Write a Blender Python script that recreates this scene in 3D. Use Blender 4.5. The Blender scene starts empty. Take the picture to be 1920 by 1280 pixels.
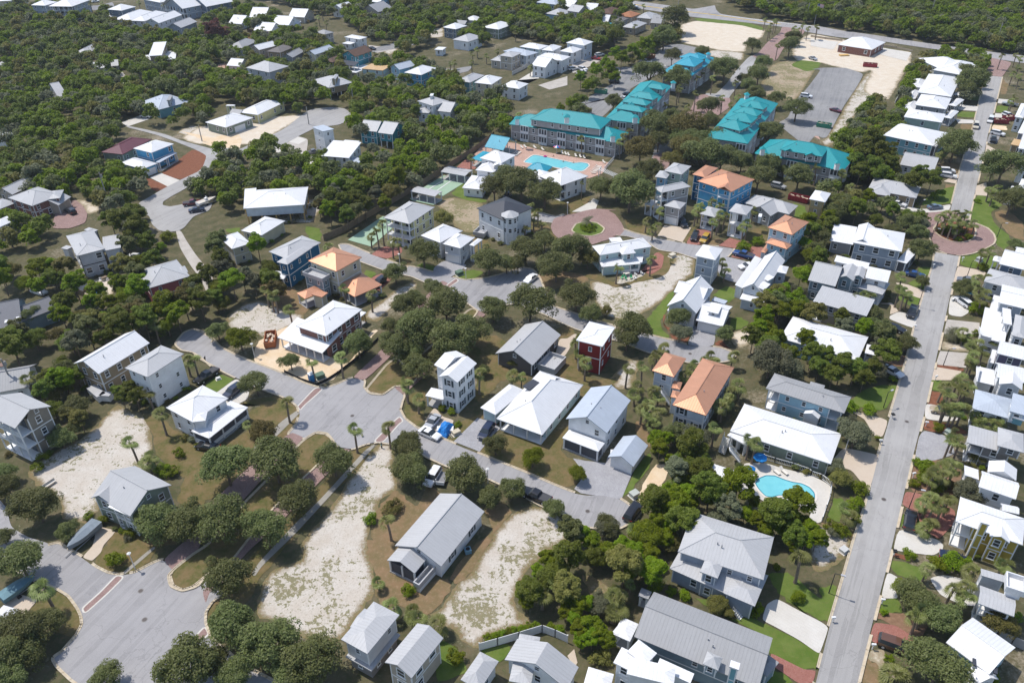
import bpy, bmesh, math, random, re
import numpy as np
from mathutils.geometry import delaunay_2d_cdt
from mathutils import Vector, Matrix
R = math.radians
SC = bpy.context.scene
COL = SC.collection
D = bpy.data

# ------------------------------------------------------------- camera, sky, sun
FPX, PITCH, ROLL, CAMH = 1475.0, R(34.0), R(0.7), 100.0
_f = Vector((0, math.cos(PITCH), -math.sin(PITCH)))
_r0 = Vector((1, 0, 0)); _u0 = Vector((0, math.sin(PITCH), math.cos(PITCH)))
_r = _r0 * math.cos(ROLL) - _u0 * math.sin(ROLL)
_u = _u0 * math.cos(ROLL) + _r0 * math.sin(ROLL)
CAM = Vector((0, 0, CAMH))
cd = D.cameras.new("camera"); cd.sensor_width = 36; cd.lens = FPX / 1920 * 36
cd.clip_start = 1; cd.clip_end = 6000
co = D.objects.new("camera", cd); COL.objects.link(co)
M = Matrix.Identity(4)
for i in range(3):
    M[i][0] = _r[i]; M[i][1] = _u[i]; M[i][2] = -_f[i]; M[i][3] = CAM[i]
co.matrix_world = M
SC.camera = co

SUN_EL, SUN_AZ = R(63), R(-59)      # azimuth measured from +Y (away from the camera), negative = to the left
w = D.worlds.new("World"); SC.world = w; w.use_nodes = True
nt = w.node_tree; nt.nodes.clear()
sky = nt.nodes.new("ShaderNodeTexSky"); sky.sky_type = 'NISHITA'; sky.sun_disc = False
sky.sun_elevation = SUN_EL; sky.sun_rotation = SUN_AZ
bg = nt.nodes.new("ShaderNodeBackground"); bg.inputs[1].default_value = 0.15
wo = nt.nodes.new("ShaderNodeOutputWorld")
nt.links.new(sky.outputs[0], bg.inputs[0]); nt.links.new(bg.outputs[0], wo.inputs[0])
sl = D.lights.new("sun", 'SUN'); sl.energy = 3.5; sl.angle = R(0.5); sl.color = (1, .955, .89)
so = D.objects.new("sun", sl); COL.objects.link(so)
sd = Vector((math.sin(SUN_AZ) * math.cos(SUN_EL), math.cos(SUN_AZ) * math.cos(SUN_EL), math.sin(SUN_EL)))
so.rotation_euler = sd.to_track_quat('Z', 'Y').to_euler(); so.location = (0, 0, 200)
SC.view_settings.view_transform = 'Standard'; SC.view_settings.look = 'None'
SC.view_settings.exposure = 0.25; SC.view_settings.gamma = 1.0
SC.view_settings.use_curve_mapping = False
SC.cycles.max_bounces = 5; SC.cycles.diffuse_bounces = 3; SC.cycles.glossy_bounces = 2
SC.cycles.transmission_bounces = 4; SC.cycles.transparent_max_bounces = 4
SC.cycles.use_denoising = True

# ------------------------------------------------------------- survey: photo position -> place on the ground
TILE = {}
for r_, y_ in enumerate((0, 250, 500, 750, 1010)):
    for c_, x_ in enumerate((0, 380, 760, 1140, 1520)):
        TILE["t%d%d" % (r_, c_)] = (x_, y_, 4.74)
TILE.update(p=(0, 0, 1), z1=(0, 760, 10.667), z2=(160, 660, 10.667), z3=(1490, 340, 10.667), z4=(640, 1130, 8.535),
            z5=(1240, 1040, 10.667), z6=(1550, 420, 10.667), z7=(1420, 690, 9.144), z8=(1280, 450, 14.225),
            z9=(1780, 920, 9.143), za=(110, 420, 10.667), zb=(1200, 320, 10.667), zc=(720, 920, 6.4), zd=(1780, 1060, 9.143),
            y1=(290, 710, 9.142), y2=(1100, 430, 12), y3=(1240, 500, 9.143), y4=(1370, 470, 9.844), y5=(1500, 450, 7.53),
            y6=(1780, 460, 9.143), y7=(1780, 580, 9.143), y8=(1780, 700, 9.143), x1=(1760, 820, 9.144), x2=(1640, 90, 6.095),
            x3=(1780, 180, 5.333), x4=(940, 170, 6.857), x5=(1220, 80, 6.096), x6=(1400, 240, 8.727), x7=(1080, 1180, 4.8),
            x8=(1700, 1150, 8.727))

def at(px, py, z=0.0):
    d = _f + _r * ((px - 960) / FPX) + _u * ((640 - py) / FPX)
    t = (z - CAMH) / d.z
    return CAM + d * t

def project(p):
    q = Vector(p) - CAM
    zc = q.dot(_f)
    return 960 + FPX * q.dot(_r) / zc, 640 - FPX * q.dot(_u) / zc, zc

def toks(s):
    """'t03 10,20 30,40 t04 5,6' -> [(px,py)...] in photo pixels, plus leftover words"""
    t = (0, 0, 1); pts = []; rest = []
    for w_ in s.split():
        if w_ in TILE: t = TILE[w_]
        elif re.match(r'^-?[\d.]+,-?[\d.]+$', w_):
            a, b = w_.split(','); pts.append((t[0] + float(a) / t[2], t[1] + float(b) / t[2]))
        else: rest.append(w_)
    return pts, rest

def inside(x, y, poly):
    c = False; n = len(poly); j = n - 1
    for i in range(n):
        xi, yi = poly[i]; xj, yj = poly[j]
        if (yi > y) != (yj > y) and x < (xj - xi) * (y - yi) / (yj - yi) + xi: c = not c
        j = i
    return c

# ------------------------------------------------------------- objects
def meshobj(name, me, parent=None, loc=None):
    o = D.objects.new(name, me); COL.objects.link(o)
    if parent: o.parent = parent
    if loc is not None: o.location = loc
    return o

def empty(name, loc, rz=0.0):
    o = D.objects.new(name, None); COL.objects.link(o)
    o.location = loc; o.rotation_euler = (0, 0, rz); o.empty_display_size = 0.5
    return o

USED = {}
def tag(o, label, cat, group=None):
    o["label"] = label; o["category"] = cat
    if group: o["group"] = group
    USED[label] = USED.get(label, 0) + 1

def struct(o, kind="structure"): o["kind"] = kind

class MB:
    """collects polygons, builds one mesh"""
    def __init__(s): s.v = []; s.f = []; s.m = []
    def poly(s, pts, mi=0):
        n = len(s.v); s.v.extend(tuple(p) for p in pts); s.f.append(tuple(range(n, n + len(pts)))); s.m.append(mi)
    def box(s, x0, y0, z0, x1, y1, z1, xf=None, mi=0, bottom=True):
        P = [(x0, y0, z0), (x1, y0, z0), (x1, y1, z0), (x0, y1, z0), (x0, y0, z1), (x1, y0, z1), (x1, y1, z1), (x0, y1, z1)]
        if xf: P = [xf(*p) for p in P]
        n = len(s.v); s.v.extend(tuple(p) for p in P)
        F = [(4, 5, 6, 7), (0, 1, 5, 4), (1, 2, 6, 5), (2, 3, 7, 6), (3, 0, 4, 7)] + ([(3, 2, 1, 0)] if bottom else [])
        for f in F: s.f.append(tuple(n + i for i in f)); s.m.append(mi)
    def tube(s, p0, p1, r0, r1=None, n=8, mi=0):
        p0 = Vector(p0); p1 = Vector(p1); r1 = r0 if r1 is None else r1
        d = (p1 - p0).normalized(); a = d.orthogonal().normalized(); b = d.cross(a)
        k = len(s.v)
        for p, r in ((p0, r0), (p1, r1)):
            for i in range(n):
                t = 2 * math.pi * i / n; s.v.append(tuple(p + a * (r * math.cos(t)) + b * (r * math.sin(t))))
        for i in range(n):
            j = (i + 1) % n; s.f.append((k + i, k + j, k + n + j, k + n + i)); s.m.append(mi)
        s.f.append(tuple(k + n + i for i in range(n))); s.m.append(mi)
        s.f.append(tuple(k + n - 1 - i for i in range(n))); s.m.append(mi)
    def mesh(s, name, mats, uv=False, fix=True):
        me = D.meshes.new(name); me.from_pydata(s.v, [], s.f)
        for m in (mats if isinstance(mats, (list, tuple)) else [mats]): me.materials.append(m)
        if s.m and max(s.m) > 0: me.polygons.foreach_set("material_index", s.m)
        if fix:
            bm = bmesh.new(); bm.from_mesh(me); bmesh.ops.recalc_face_normals(bm, faces=bm.faces); bm.to_mesh(me); bm.free()
        if uv:
            L = me.uv_layers.new(name="UVMap")
            for p in me.polygons:
                n = p.normal
                ud = Vector((0, 0, 1)).cross(n)
                ud = ud.normalized() if ud.length > 1e-3 else Vector((1, 0, 0))
                vd = n.cross(ud)
                for li in p.loop_indices:
                    q = me.vertices[me.loops[li].vertex_index].co
                    L.data[li].uv = (q.dot(ud), q.dot(vd))
        me.update(); return me

# ------------------------------------------------------------- materials
MATS = {}
def newmat(name, rough=.6, spec=.3, metal=0.0):
    m = D.materials.new(name); m.use_nodes = True
    nt = m.node_tree; b = nt.nodes["Principled BSDF"]
    b.inputs["Roughness"].default_value = rough; b.inputs["Metallic"].default_value = metal
    b.inputs["Specular IOR Level"].default_value = spec
    return m, nt, b
def N(nt, t, **k):
    n = nt.nodes.new(t)
    for a, v in k.items():
        if a.startswith("i_"):
            key = a[2:]; key = int(key) if key.isdigit() else key
            n.inputs[key].default_value = v
        else: setattr(n, a, v)
    return n
def ramp(nt, fac, stops):
    n = nt.nodes.new("ShaderNodeValToRGB"); e = n.color_ramp.elements
    while len(e) < len(stops): e.new(.5)
    for i, (p, c) in enumerate(stops):
        e[i].position = p; e[i].color = (*c, 1) if len(c) == 3 else c
    nt.links.new(fac, n.inputs[0]); return n.outputs[0]
def noise(nt, vec, scale, detail=4, rough=.6):
    n = N(nt, "ShaderNodeTexNoise", i_Scale=scale, i_Detail=detail, i_Roughness=rough)
    nt.links.new(vec, n.inputs["Vector"]); return n.outputs["Fac"]
def mix(nt, fac, a, b, mode='MIX'):
    n = nt.nodes.new("ShaderNodeMix"); n.data_type = 'RGBA'; n.blend_type = mode
    for s_, v in ((n.inputs[0], fac), (n.inputs[6], a), (n.inputs[7], b)):
        if isinstance(v, (int, float)): s_.default_value = v
        elif isinstance(v, tuple): s_.default_value = (*v, 1) if len(v) == 3 else v
        else: nt.links.new(v, s_)
    return n.outputs[2]
def mth(nt, op, a, b=None):
    n = nt.nodes.new("ShaderNodeMath"); n.operation = op
    for i, v in enumerate((a, b)):
        if v is None: continue
        if isinstance(v, (int, float)): n.inputs[i].default_value = v
        else: nt.links.new(v, n.inputs[i])
    return n.outputs[0]
def geo(nt): return N(nt, "ShaderNodeNewGeometry").outputs["Position"]

WALLC = dict(wh=(.82, .82, .82), cr=(.66, .60, .44), tan=(.36, .28, .18), beige=(.50, .44, .36), gry=(.36, .36, .38), lgr=(.62, .63, .65),
             dgr=(.13, .12, .115), slate=(.16, .21, .27), lbl=(.36, .56, .66), blu=(.09, .36, .60), sky=(.26, .52, .72), nav=(.02, .13, .26),
             teal=(.07, .30, .36), grn=(.42, .52, .44), sage=(.27, .31, .25), brick=(.20, .075, .055), red=(.24, .028, .025),
             salm=(.48, .14, .14), ylw=(.66, .62, .33), mus=(.48, .36, .07), drk=(.07, .065, .06), tau=(.26, .235, .20), bgr=(.36, .41, .48),
             mint=(.50, .64, .64), osb=(.42, .34, .19), purp=(.15, .13, .20), pale=(.60, .66, .72), aqua=(.20, .42, .48), steel=(.25, .33, .37),
             peach=(.52, .42, .33), cgr=(.40, .38, .37), umb=(.26, .24, .23), ply=(.58, .36, .16))
ROOFC = dict(W=(.74, .74, .745), L=(.46, .46, .465), G=(.33, .33, .335), D=(.055, .06, .075), S=(.22, .20, .19), T=(.015, .30, .33), U=(.03, .34, .47),
             K=(.66, .33, .20), M=(.13, .035, .05), B=(.15, .09, .065), P=(.48, .53, .60), Q=(.25, .25, .265), O=(.46, .20, .10), Y=(.62, .42, .22), R=(.42, .27, .22))
def wallmat(c):
    k = "wall_" + c
    if k in MATS: return MATS[k]
    m, nt, b = newmat(k, .75, .2); col = WALLC[c]; P = geo(nt)
    dk = tuple(x * .82 for x in col)
    f = noise(nt, P, .6, 5, .65)
    cc = mix(nt, ramp(nt, f, [(.35, (0, 0, 0)), (.7, (1, 1, 1))]), dk, col)
    sep = N(nt, "ShaderNodeSeparateXYZ"); nt.links.new(P, sep.inputs[0])
    fr = mth(nt, 'FRACT', mth(nt, 'MULTIPLY', sep.outputs[2], 12.0 if c == 'brick' else 5.0))
    if c == 'brick':
        cc = mix(nt, ramp(nt, noise(nt, P, 5, 3), [(.35, (0, 0, 0)), (.65, (1, 1, 1))]), cc, (.27, .11, .08))
        cc = mix(nt, mth(nt, 'LESS_THAN', fr, .16), cc, (.33, .27, .24))
    bp = N(nt, "ShaderNodeBump", i_Strength=.5, i_Distance=.03); nt.links.new(fr, bp.inputs["Height"])
    nt.links.new(bp.outputs[0], b.inputs["Normal"]); nt.links.new(cc, b.inputs["Base Color"])
    MATS[k] = m; return m
def roofmat(c):
    k = "roof_" + c
    if k in MATS: return MATS[k]
    sh = c in 'SBORQ'
    m, nt, b = newmat(k, .8 if sh else (.42 if c == 'K' else .5), .3, .35 if c == 'K' else 0.0); col = ROOFC[c]
    P = geo(nt)
    uvn = N(nt, "ShaderNodeUVMap"); sep = N(nt, "ShaderNodeSeparateXYZ"); nt.links.new(uvn.outputs[0], sep.inputs[0])
    f = noise(nt, P, .35, 6, .7)
    a = .80 if c not in 'WLG' else .88
    cc = mix(nt, ramp(nt, f, [(.3, (0, 0, 0)), (.7, (1, 1, 1))]), tuple(x * a for x in col), col)
    if sh:
        cc = mix(nt, noise(nt, P, 3.5, 3, .8), cc, tuple(x * .6 for x in col))
        h = mth(nt, 'FRACT', mth(nt, 'MULTIPLY', sep.outputs[1], 4.0)); di = .02
    else:
        pan = mth(nt, 'FLOOR', mth(nt, 'MULTIPLY', sep.outputs[0], 2.0))
        wn = N(nt, "ShaderNodeTexWhiteNoise", noise_dimensions='1D'); nt.links.new(pan, wn.inputs["W"])
        cc = mix(nt, wn.outputs["Value"], cc, tuple(x * (.93 if c in 'WLG' else .88) for x in col))
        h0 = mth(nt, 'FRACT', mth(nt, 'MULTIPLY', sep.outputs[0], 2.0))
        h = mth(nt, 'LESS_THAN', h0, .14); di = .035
        cc = mix(nt, mth(nt, 'MULTIPLY', h, .5 if c in 'TUK' else .22), cc, tuple(x * .62 for x in col))  # seam lines darkened in the colour, standing in for shade along the ribs
        st = noise(nt, P, 1.7, 8, .75)
        cc = mix(nt, mth(nt, 'MULTIPLY', ramp(nt, st, [(.52, (0, 0, 0)), (.75, (1, 1, 1))]), .4), cc, tuple(x * .72 for x in col))
        # dirt washed down the slope in streaks
        cv = N(nt, "ShaderNodeCombineXYZ"); nt.links.new(mth(nt, 'MULTIPLY', sep.outputs[0], 2.6), cv.inputs[0]); nt.links.new(mth(nt, 'MULTIPLY', sep.outputs[1], .18), cv.inputs[1])
        sk = noise(nt, cv.outputs[0], 1.0, 5, .7)
        cc = mix(nt, mth(nt, 'MULTIPLY', ramp(nt, sk, [(.5, (0, 0, 0)), (.72, (1, 1, 1))]), .42), cc, tuple(x * f_ for x, f_ in zip(col, (.70, .69, .66))))
    bp = N(nt, "ShaderNodeBump", i_Strength=.6, i_Distance=di); nt.links.new(h, bp.inputs["Height"])
    nt.links.new(bp.outputs[0], b.inputs["Normal"]); nt.links.new(cc, b.inputs["Base Color"])
    MATS[k] = m; return m
def plain(name, col, rough=.6, spec=.3, metal=0.0, var=.15, sc=1.5):
    if name in MATS: return MATS[name]
    m, nt, b = newmat(name, rough, spec, metal)
    cc = mix(nt, noise(nt, geo(nt), sc, 4), tuple(x * (1 - var) for x in col), tuple(min(1, x * (1 + var)) for x in col))
    nt.links.new(cc, b.inputs["Base Color"]); MATS[name] = m; return m
TRIM = plain("white_trim", (.76, .76, .75), .6, var=.05)
GLASS = plain("window_glass", (.03, .038, .045), .12, .6, var=.5, sc=.4)
SHADE = plain("porch_interior", (.10, .10, .11), .8, .1)
WOOD = plain("weathered_wood", (.22, .17, .12), .8, .1, var=.3)
YWOOD = plain("new_lumber", (.55, .36, .14), .75, .1, var=.2)
CONC = plain("pale_concrete", (.56, .52, .46), .8, .15, var=.15, sc=.4)
DOORM = plain("door_paint", (.30, .33, .36), .5)
# ------------------------------------------------------------- ground, roads, lots
def edge_fade(nt, P, c, amt):
    # sand gives way to weeds and dry grass towards the rim of a lot, in ragged patches
    at_ = N(nt, "ShaderNodeAttribute", attribute_name="rim"); a = at_.outputs["Fac"]
    n1 = noise(nt, P, .28, 5, .7); n2 = noise(nt, P, 2.2, 5, .75)
    v = mth(nt, 'ADD', a, mth(nt, 'ADD', mth(nt, 'MULTIPLY', mth(nt, 'SUBTRACT', n1, .5), 1.5), mth(nt, 'MULTIPLY', mth(nt, 'SUBTRACT', n2, .5), 1.1)))
    f = ramp(nt, v, [(.18, (1, 1, 1)), (.62, (0, 0, 0))])
    g = mix(nt, ramp(nt, n2, [(.4, (0, 0, 0)), (.62, (1, 1, 1))]), (.235, .17, .10), (.15, .14, .055))
    return mix(nt, mth(nt, 'MULTIPLY', f, amt), c, g)
RIMK = ('sand', 'sandy', 'thatch', 'bare')
def rim_mesh(name, P, mat):
    xs = [p[0] for p in P]; ys = [p[1] for p in P]; A = np.array(P); B = np.roll(A, -1, 0)
    st = max(1.3, math.sqrt((max(xs) - min(xs)) * (max(ys) - min(ys)) / 900)); V = [Vector(p) for p in P]; n = len(P)
    for gx in np.arange(min(xs) + st / 2, max(xs), st):
        for gy in np.arange(min(ys) + st / 2, max(ys), st):
            x, y = gx + GR.uniform(-.3, .3) * st, gy + GR.uniform(-.3, .3) * st
            if inside(x, y, P): V.append(Vector((x, y)))
    vv, _, ff, *_r = delaunay_2d_cdt(V, [], [list(range(n))], 1, 1e-4)
    me = D.meshes.new(name); me.from_pydata([(v.x, v.y, 0) for v in vv], [], [list(f) for f in ff]); me.materials.append(mat)
    q = np.array([(v.x, v.y) for v in vv]); d = np.full(len(q), 1e9)
    for a, b in zip(A, B):
        ab = b - a; t = np.clip(((q - a) @ ab) / max(ab @ ab, 1e-9), 0, 1); d = np.minimum(d, np.linalg.norm(q - a - t[:, None] * ab, axis=1))
    at_ = me.attributes.new("rim", 'FLOAT', 'POINT'); at_.data.foreach_set("value", np.minimum(d / 1.9, 1).astype(np.float32))
    for p in me.polygons:
        if p.normal.z < 0: p.flip()
    me.update(); return me
def gmat(k):
    key = "ground_" + k
    if key in MATS: return MATS[key]
    m, nt, b = newmat(key, .9, .12); P = geo(nt)
    n1 = noise(nt, P, .05, 4); n2 = noise(nt, P, .35, 5, .65); n3 = noise(nt, P, 1.6, 5, .7); n4 = noise(nt, P, 6, 3, .7)
    bw = lambda f, a, c: ramp(nt, f, [(a, (0, 0, 0)), (c, (1, 1, 1))])
    bump = None
    if k == 'scrub':
        c = mix(nt, bw(n2, .35, .65), (.072, .072, .034), (.14, .115, .068)); c = mix(nt, bw(n3, .5, .7), c, (.065, .082, .03))
        c = mix(nt, mth(nt, 'MULTIPLY', bw(mth(nt, 'ADD', mth(nt, 'MULTIPLY', n1, .6), mth(nt, 'MULTIPLY', n3, .4)), .55, .66), .8), c, (.36, .30, .23)); bump = n3
    elif k in ('sand', 'sandy', 'thatch'):
        base = mix(nt, bw(n2, .3, .7), (.47, .415, .35), (.56, .525, .475))
        if k == 'thatch': base = mix(nt, bw(n2, .3, .7), (.30, .23, .15), (.40, .33, .24))
        n5 = noise(nt, P, 3.0, 6, .8); n6 = noise(nt, P, .09, 5, .7)
        dens = mth(nt, 'ADD', mth(nt, 'MULTIPLY', n6, .75), mth(nt, 'MULTIPLY', n2, .25))      # where grass has taken hold
        c = mix(nt, mth(nt, 'MULTIPLY', bw(n5, .5, .62), .55), base, (.30, .255, .20))
        th = mth(nt, 'SUBTRACT', .715 if k != 'thatch' else .66, mth(nt, 'MULTIPLY', bw(dens, .42, .60), .20))
        tn = noise(nt, P, 1.25, 5, .68)
        tuft = mth(nt, 'GREATER_THAN', mth(nt, 'ADD', mth(nt, 'MULTIPLY', tn, .7), mth(nt, 'MULTIPLY', n5, .3)), mth(nt, 'SUBTRACT', th, .06))
        tc = mix(nt, bw(n4, .35, .65), (.19, .17, .08), (.12, .13, .045)); tc = mix(nt, bw(n3, .5, .7), tc, (.25, .205, .115))
        c = mix(nt, mth(nt, 'MULTIPLY', tuft, .85), c, tc)
        c = mix(nt, mth(nt, 'MULTIPLY', bw(dens, .52, .68), .45), c, (.25, .20, .12)); bump = n5
        c = edge_fade(nt, P, c, 1.0)
    elif k == 'bare':
        c = mix(nt, bw(n2, .3, .7), (.55, .46, .35), (.62, .56, .47)); c = mix(nt, mth(nt, 'MULTIPLY', bw(n3, .55, .7), .5), c, (.44, .35, .25)); bump = n3; c = edge_fade(nt, P, c, .75)
    elif k == 'dig':
        c = mix(nt, bw(n2, .3, .7), (.60, .44, .27), (.66, .55, .41)); c = mix(nt, mth(nt, 'MULTIPLY', bw(n3, .55, .7), .5), c, (.48, .33, .19)); bump = n3
    elif k == 'lawn':
        c = mix(nt, bw(n2, .35, .62), (.085, .092, .026), (.175, .125, .06)); c = mix(nt, mth(nt, 'MULTIPLY', bw(n3, .45, .7), .6), c, (.20, .15, .08)); bump = n4
    elif k == 'dry':
        c = mix(nt, bw(n2, .35, .62), (.23, .15, .085), (.16, .125, .06)); c = mix(nt, mth(nt, 'MULTIPLY', bw(n3, .5, .7), .6), c, (.30, .21, .13)); bump = n4
    elif k == 'green':
        c = mix(nt, bw(n2, .35, .65), (.085, .135, .022), (.13, .17, .04)); c = mix(nt, mth(nt, 'MULTIPLY', bw(n3, .5, .75), .5), c, (.16, .15, .055)); bump = n4
    elif k in ('road', 'lot', 'street'):
        lo, hi = dict(road=((.27, .262, .255), (.35, .34, .33)), lot=((.18, .18, .185), (.27, .265, .26)), street=((.25, .243, .245), (.335, .325, .325)))[k]
        c = mix(nt, bw(n1, .35, .65), lo, hi); c = mix(nt, mth(nt, 'MULTIPLY', bw(n2, .45, .75), .35), c, tuple(x * .72 for x in lo))
        c = mix(nt, mth(nt, 'MULTIPLY', bw(n4, .45, .7), .25), c, tuple(min(1, x * 1.25) for x in hi))
        # paler wheel paths and darker drip lines running with the traffic, old patches
        for ang_, w_ in (((1.045, .30),) if k == 'road' else ((1.157, .26),)):
            mp = N(nt, "ShaderNodeMapping", vector_type='TEXTURE'); mp.inputs["Rotation"].default_value = (0, 0, ang_); mp.inputs["Scale"].default_value = (26, .95, 1); nt.links.new(P, mp.inputs[0])
            sn = noise(nt, mp.outputs[0], .8, 4, .6)
            c = mix(nt, mth(nt, 'MULTIPLY', bw(sn, .52, .72), w_), c, tuple(x * .66 for x in lo)); c = mix(nt, mth(nt, 'MULTIPLY', bw(sn, .47, .30), w_), c, tuple(min(1, x * 1.22) for x in hi))
        pv = N(nt, "ShaderNodeTexVoronoi", distance='CHEBYCHEV', i_Scale=.075); nt.links.new(P, pv.inputs["Vector"]); ps = N(nt, "ShaderNodeSeparateColor"); nt.links.new(pv.outputs["Color"], ps.inputs[0])
        c = mix(nt, mth(nt, 'MULTIPLY', mth(nt, 'LESS_THAN', ps.outputs[0], .12), mth(nt, 'MULTIPLY', mth(nt, 'LESS_THAN', pv.outputs["Distance"], .22), .35)), c, tuple(x * .68 for x in lo))
        # cracks
        vo = N(nt, "ShaderNodeTexVoronoi", feature='DISTANCE_TO_EDGE', i_Scale=.09)
        wv = N(nt, "ShaderNodeVectorMath", operation='ADD'); nz = N(nt, "ShaderNodeTexNoise", i_Scale=.4, i_Detail=5)
        nt.links.new(P, nz.inputs["Vector"]); sc_ = N(nt, "ShaderNodeVectorMath", operation='SCALE'); sc_.inputs["Scale"].default_value = 5
        nt.links.new(nz.outputs["Color"], sc_.inputs[0]); nt.links.new(P, wv.inputs[0]); nt.links.new(sc_.outputs[0], wv.inputs[1]); nt.links.new(wv.outputs[0], vo.inputs["Vector"])
        c = mix(nt, mth(nt, 'MULTIPLY', mth(nt, 'LESS_THAN', vo.outputs["Distance"], .006), .22), c, tuple(x * .45 for x in lo)); bump = n4
    elif k in ('brick', 'pinkdeck', 'redbrick', 'pavers', 'court', 'conc', 'cream', 'walk'):
        lo, hi, s = dict(brick=((.31, .20, .18), (.40, .29, .265), 3), pinkdeck=((.52, .33, .26), (.60, .42, .34), 1.6), redbrick=((.34, .14, .11), (.42, .21, .17), 3),
                         pavers=((.36, .355, .37), (.47, .46, .47), 2.2), court=((.30, .42, .30), (.36, .48, .36), 1), conc=((.52, .49, .44), (.60, .575, .53), .5), cream=((.55, .45, .35), (.63, .54, .44), 2), walk=((.27, .25, .22), (.35, .33, .29), .5))[k]
        br = N(nt, "ShaderNodeTexBrick", i_Scale=s, i_Color1=(*lo, 1), i_Color2=(*hi, 1), i_Mortar=(*[x * .72 for x in lo], 1)); br.inputs["Mortar Size"].default_value = .03
        mp = N(nt, "ShaderNodeMapping"); mp.inputs["Rotation"].default_value = (0, 0, .75); nt.links.new(P, mp.inputs[0]); nt.links.new(mp.outputs[0], br.inputs["Vector"])
        c = mix(nt, mth(nt, 'MULTIPLY', bw(n2, .4, .75), .45), br.outputs["Color"], tuple(x * .66 for x in lo)); bump = br.outputs["Fac"]
        c = mix(nt, mth(nt, 'MULTIPLY', bw(n3, .5, .8), .3), c, tuple(min(1, x * 1.2) for x in hi))
        if k in ('conc', 'court', 'cream', 'walk'): c = mix(nt, .93 if k in ('conc', 'walk') else .65, c, mix(nt, bw(n2, .3, .7), lo, hi))
    elif k == 'mulch':
        c = mix(nt, bw(n3, .3, .7), (.16, .062, .034), (.25, .11, .065)); c = mix(nt, mth(nt, 'MULTIPLY', bw(n4, .5, .7), .5), c, (.07, .03, .02)); bump = n4
    elif k == 'leaf':
        c = mix(nt, bw(n3, .3, .7), (.17, .10, .06), (.27, .17, .11)); bump = n4
    elif k == 'gravel':
        c = mix(nt, bw(n4, .3, .7), (.38, .35, .32), (.52, .48, .43)); c = mix(nt, mth(nt, 'MULTIPLY', bw(n2, .4, .7), .5), c, (.28, .25, .21)); bump = n4
    elif k == 'line': c = mix(nt, bw(n3, .3, .8), (.70, .70, .68), (.48, .48, .47))
    elif k == 'yline': c = mix(nt, bw(n3, .3, .8), (.62, .42, .06), (.45, .33, .12))
    elif k == 'kerb': c = mix(nt, bw(n3, .3, .7), (.44, .36, .25), (.58, .51, .40))
    if bump is not None:
        bp = N(nt, "ShaderNodeBump", i_Strength=.6, i_Distance=.12 if k in ('scrub', 'sand', 'thatch', 'sandy') else .05)
        nt.links.new(bump, bp.inputs["Height"]); nt.links.new(bp.outputs[0], b.inputs["Normal"])
    nt.links.new(c, b.inputs["Base Color"]); MATS[key] = m; return m

ZC = dict(scrub=.010, sand=.02, sandy=.02, thatch=.022, bare=.024, dig=.026, lawn=.045, dry=.05, green=.055, leaf=.07, mulch=.075, gravel=.08, conc=.09, walk=.0905, cream=.092, redbrick=.095,
          pavers=.1, pinkdeck=.1, court=.115, lot=.125, street=.13, road=.135, brick=.155, line=.175, yline=.176)
NAMES = dict(scrub='scrub_ground', sand='sandy_lot', sandy='sandy_lot', thatch='dry_grass_lot', bare='bare_sand', dig='construction_sand', lawn='lawn', dry='dry_lawn', green='green_lawn', leaf='leaf_litter',
             mulch='mulch_bed', gravel='gravel_drive', conc='concrete_drive', walk='pavement', cream='paved_drive', redbrick='brick_drive', pavers='stone_drive', pinkdeck='pool_deck', court='shuffleboard_court',
             lot='parking_lot', street='street', road='road', brick='brick_paving', line='road_marking', yline='road_marking')
SHEETS = []; HARD = []
GR = random.Random(3)
def smooth(P, it=2, closed=True):
    for _ in range(it):
        Q = []; n = len(P)
        for i in range(n if closed else n - 1):
            a = P[i]; b = P[(i + 1) % n]
            t = .13 if _ == 0 else .25
            Q += [(a[0] * (1 - t) + b[0] * t, a[1] * (1 - t) + b[1] * t), (a[0] * t + b[0] * (1 - t), a[1] * t + b[1] * (1 - t))]
        if not closed: Q = [P[0]] + Q + [P[-1]]
        P = Q
    return P
def ragged(P, amp, step):
    Q = []; n = len(P)
    for i in range(n):
        a = Vector(P[i]); b = Vector(P[(i + 1) % n]); L = (b - a).length; k = max(1, int(L / step))
        nr = Vector((-(b - a).y, (b - a).x)) / max(L, 1e-6)
        for j in range(k):
            p = a + (b - a) * (j / k) + nr * GR.uniform(-amp, amp); Q.append((p.x, p.y))
    return Q
_zi = {}
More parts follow.
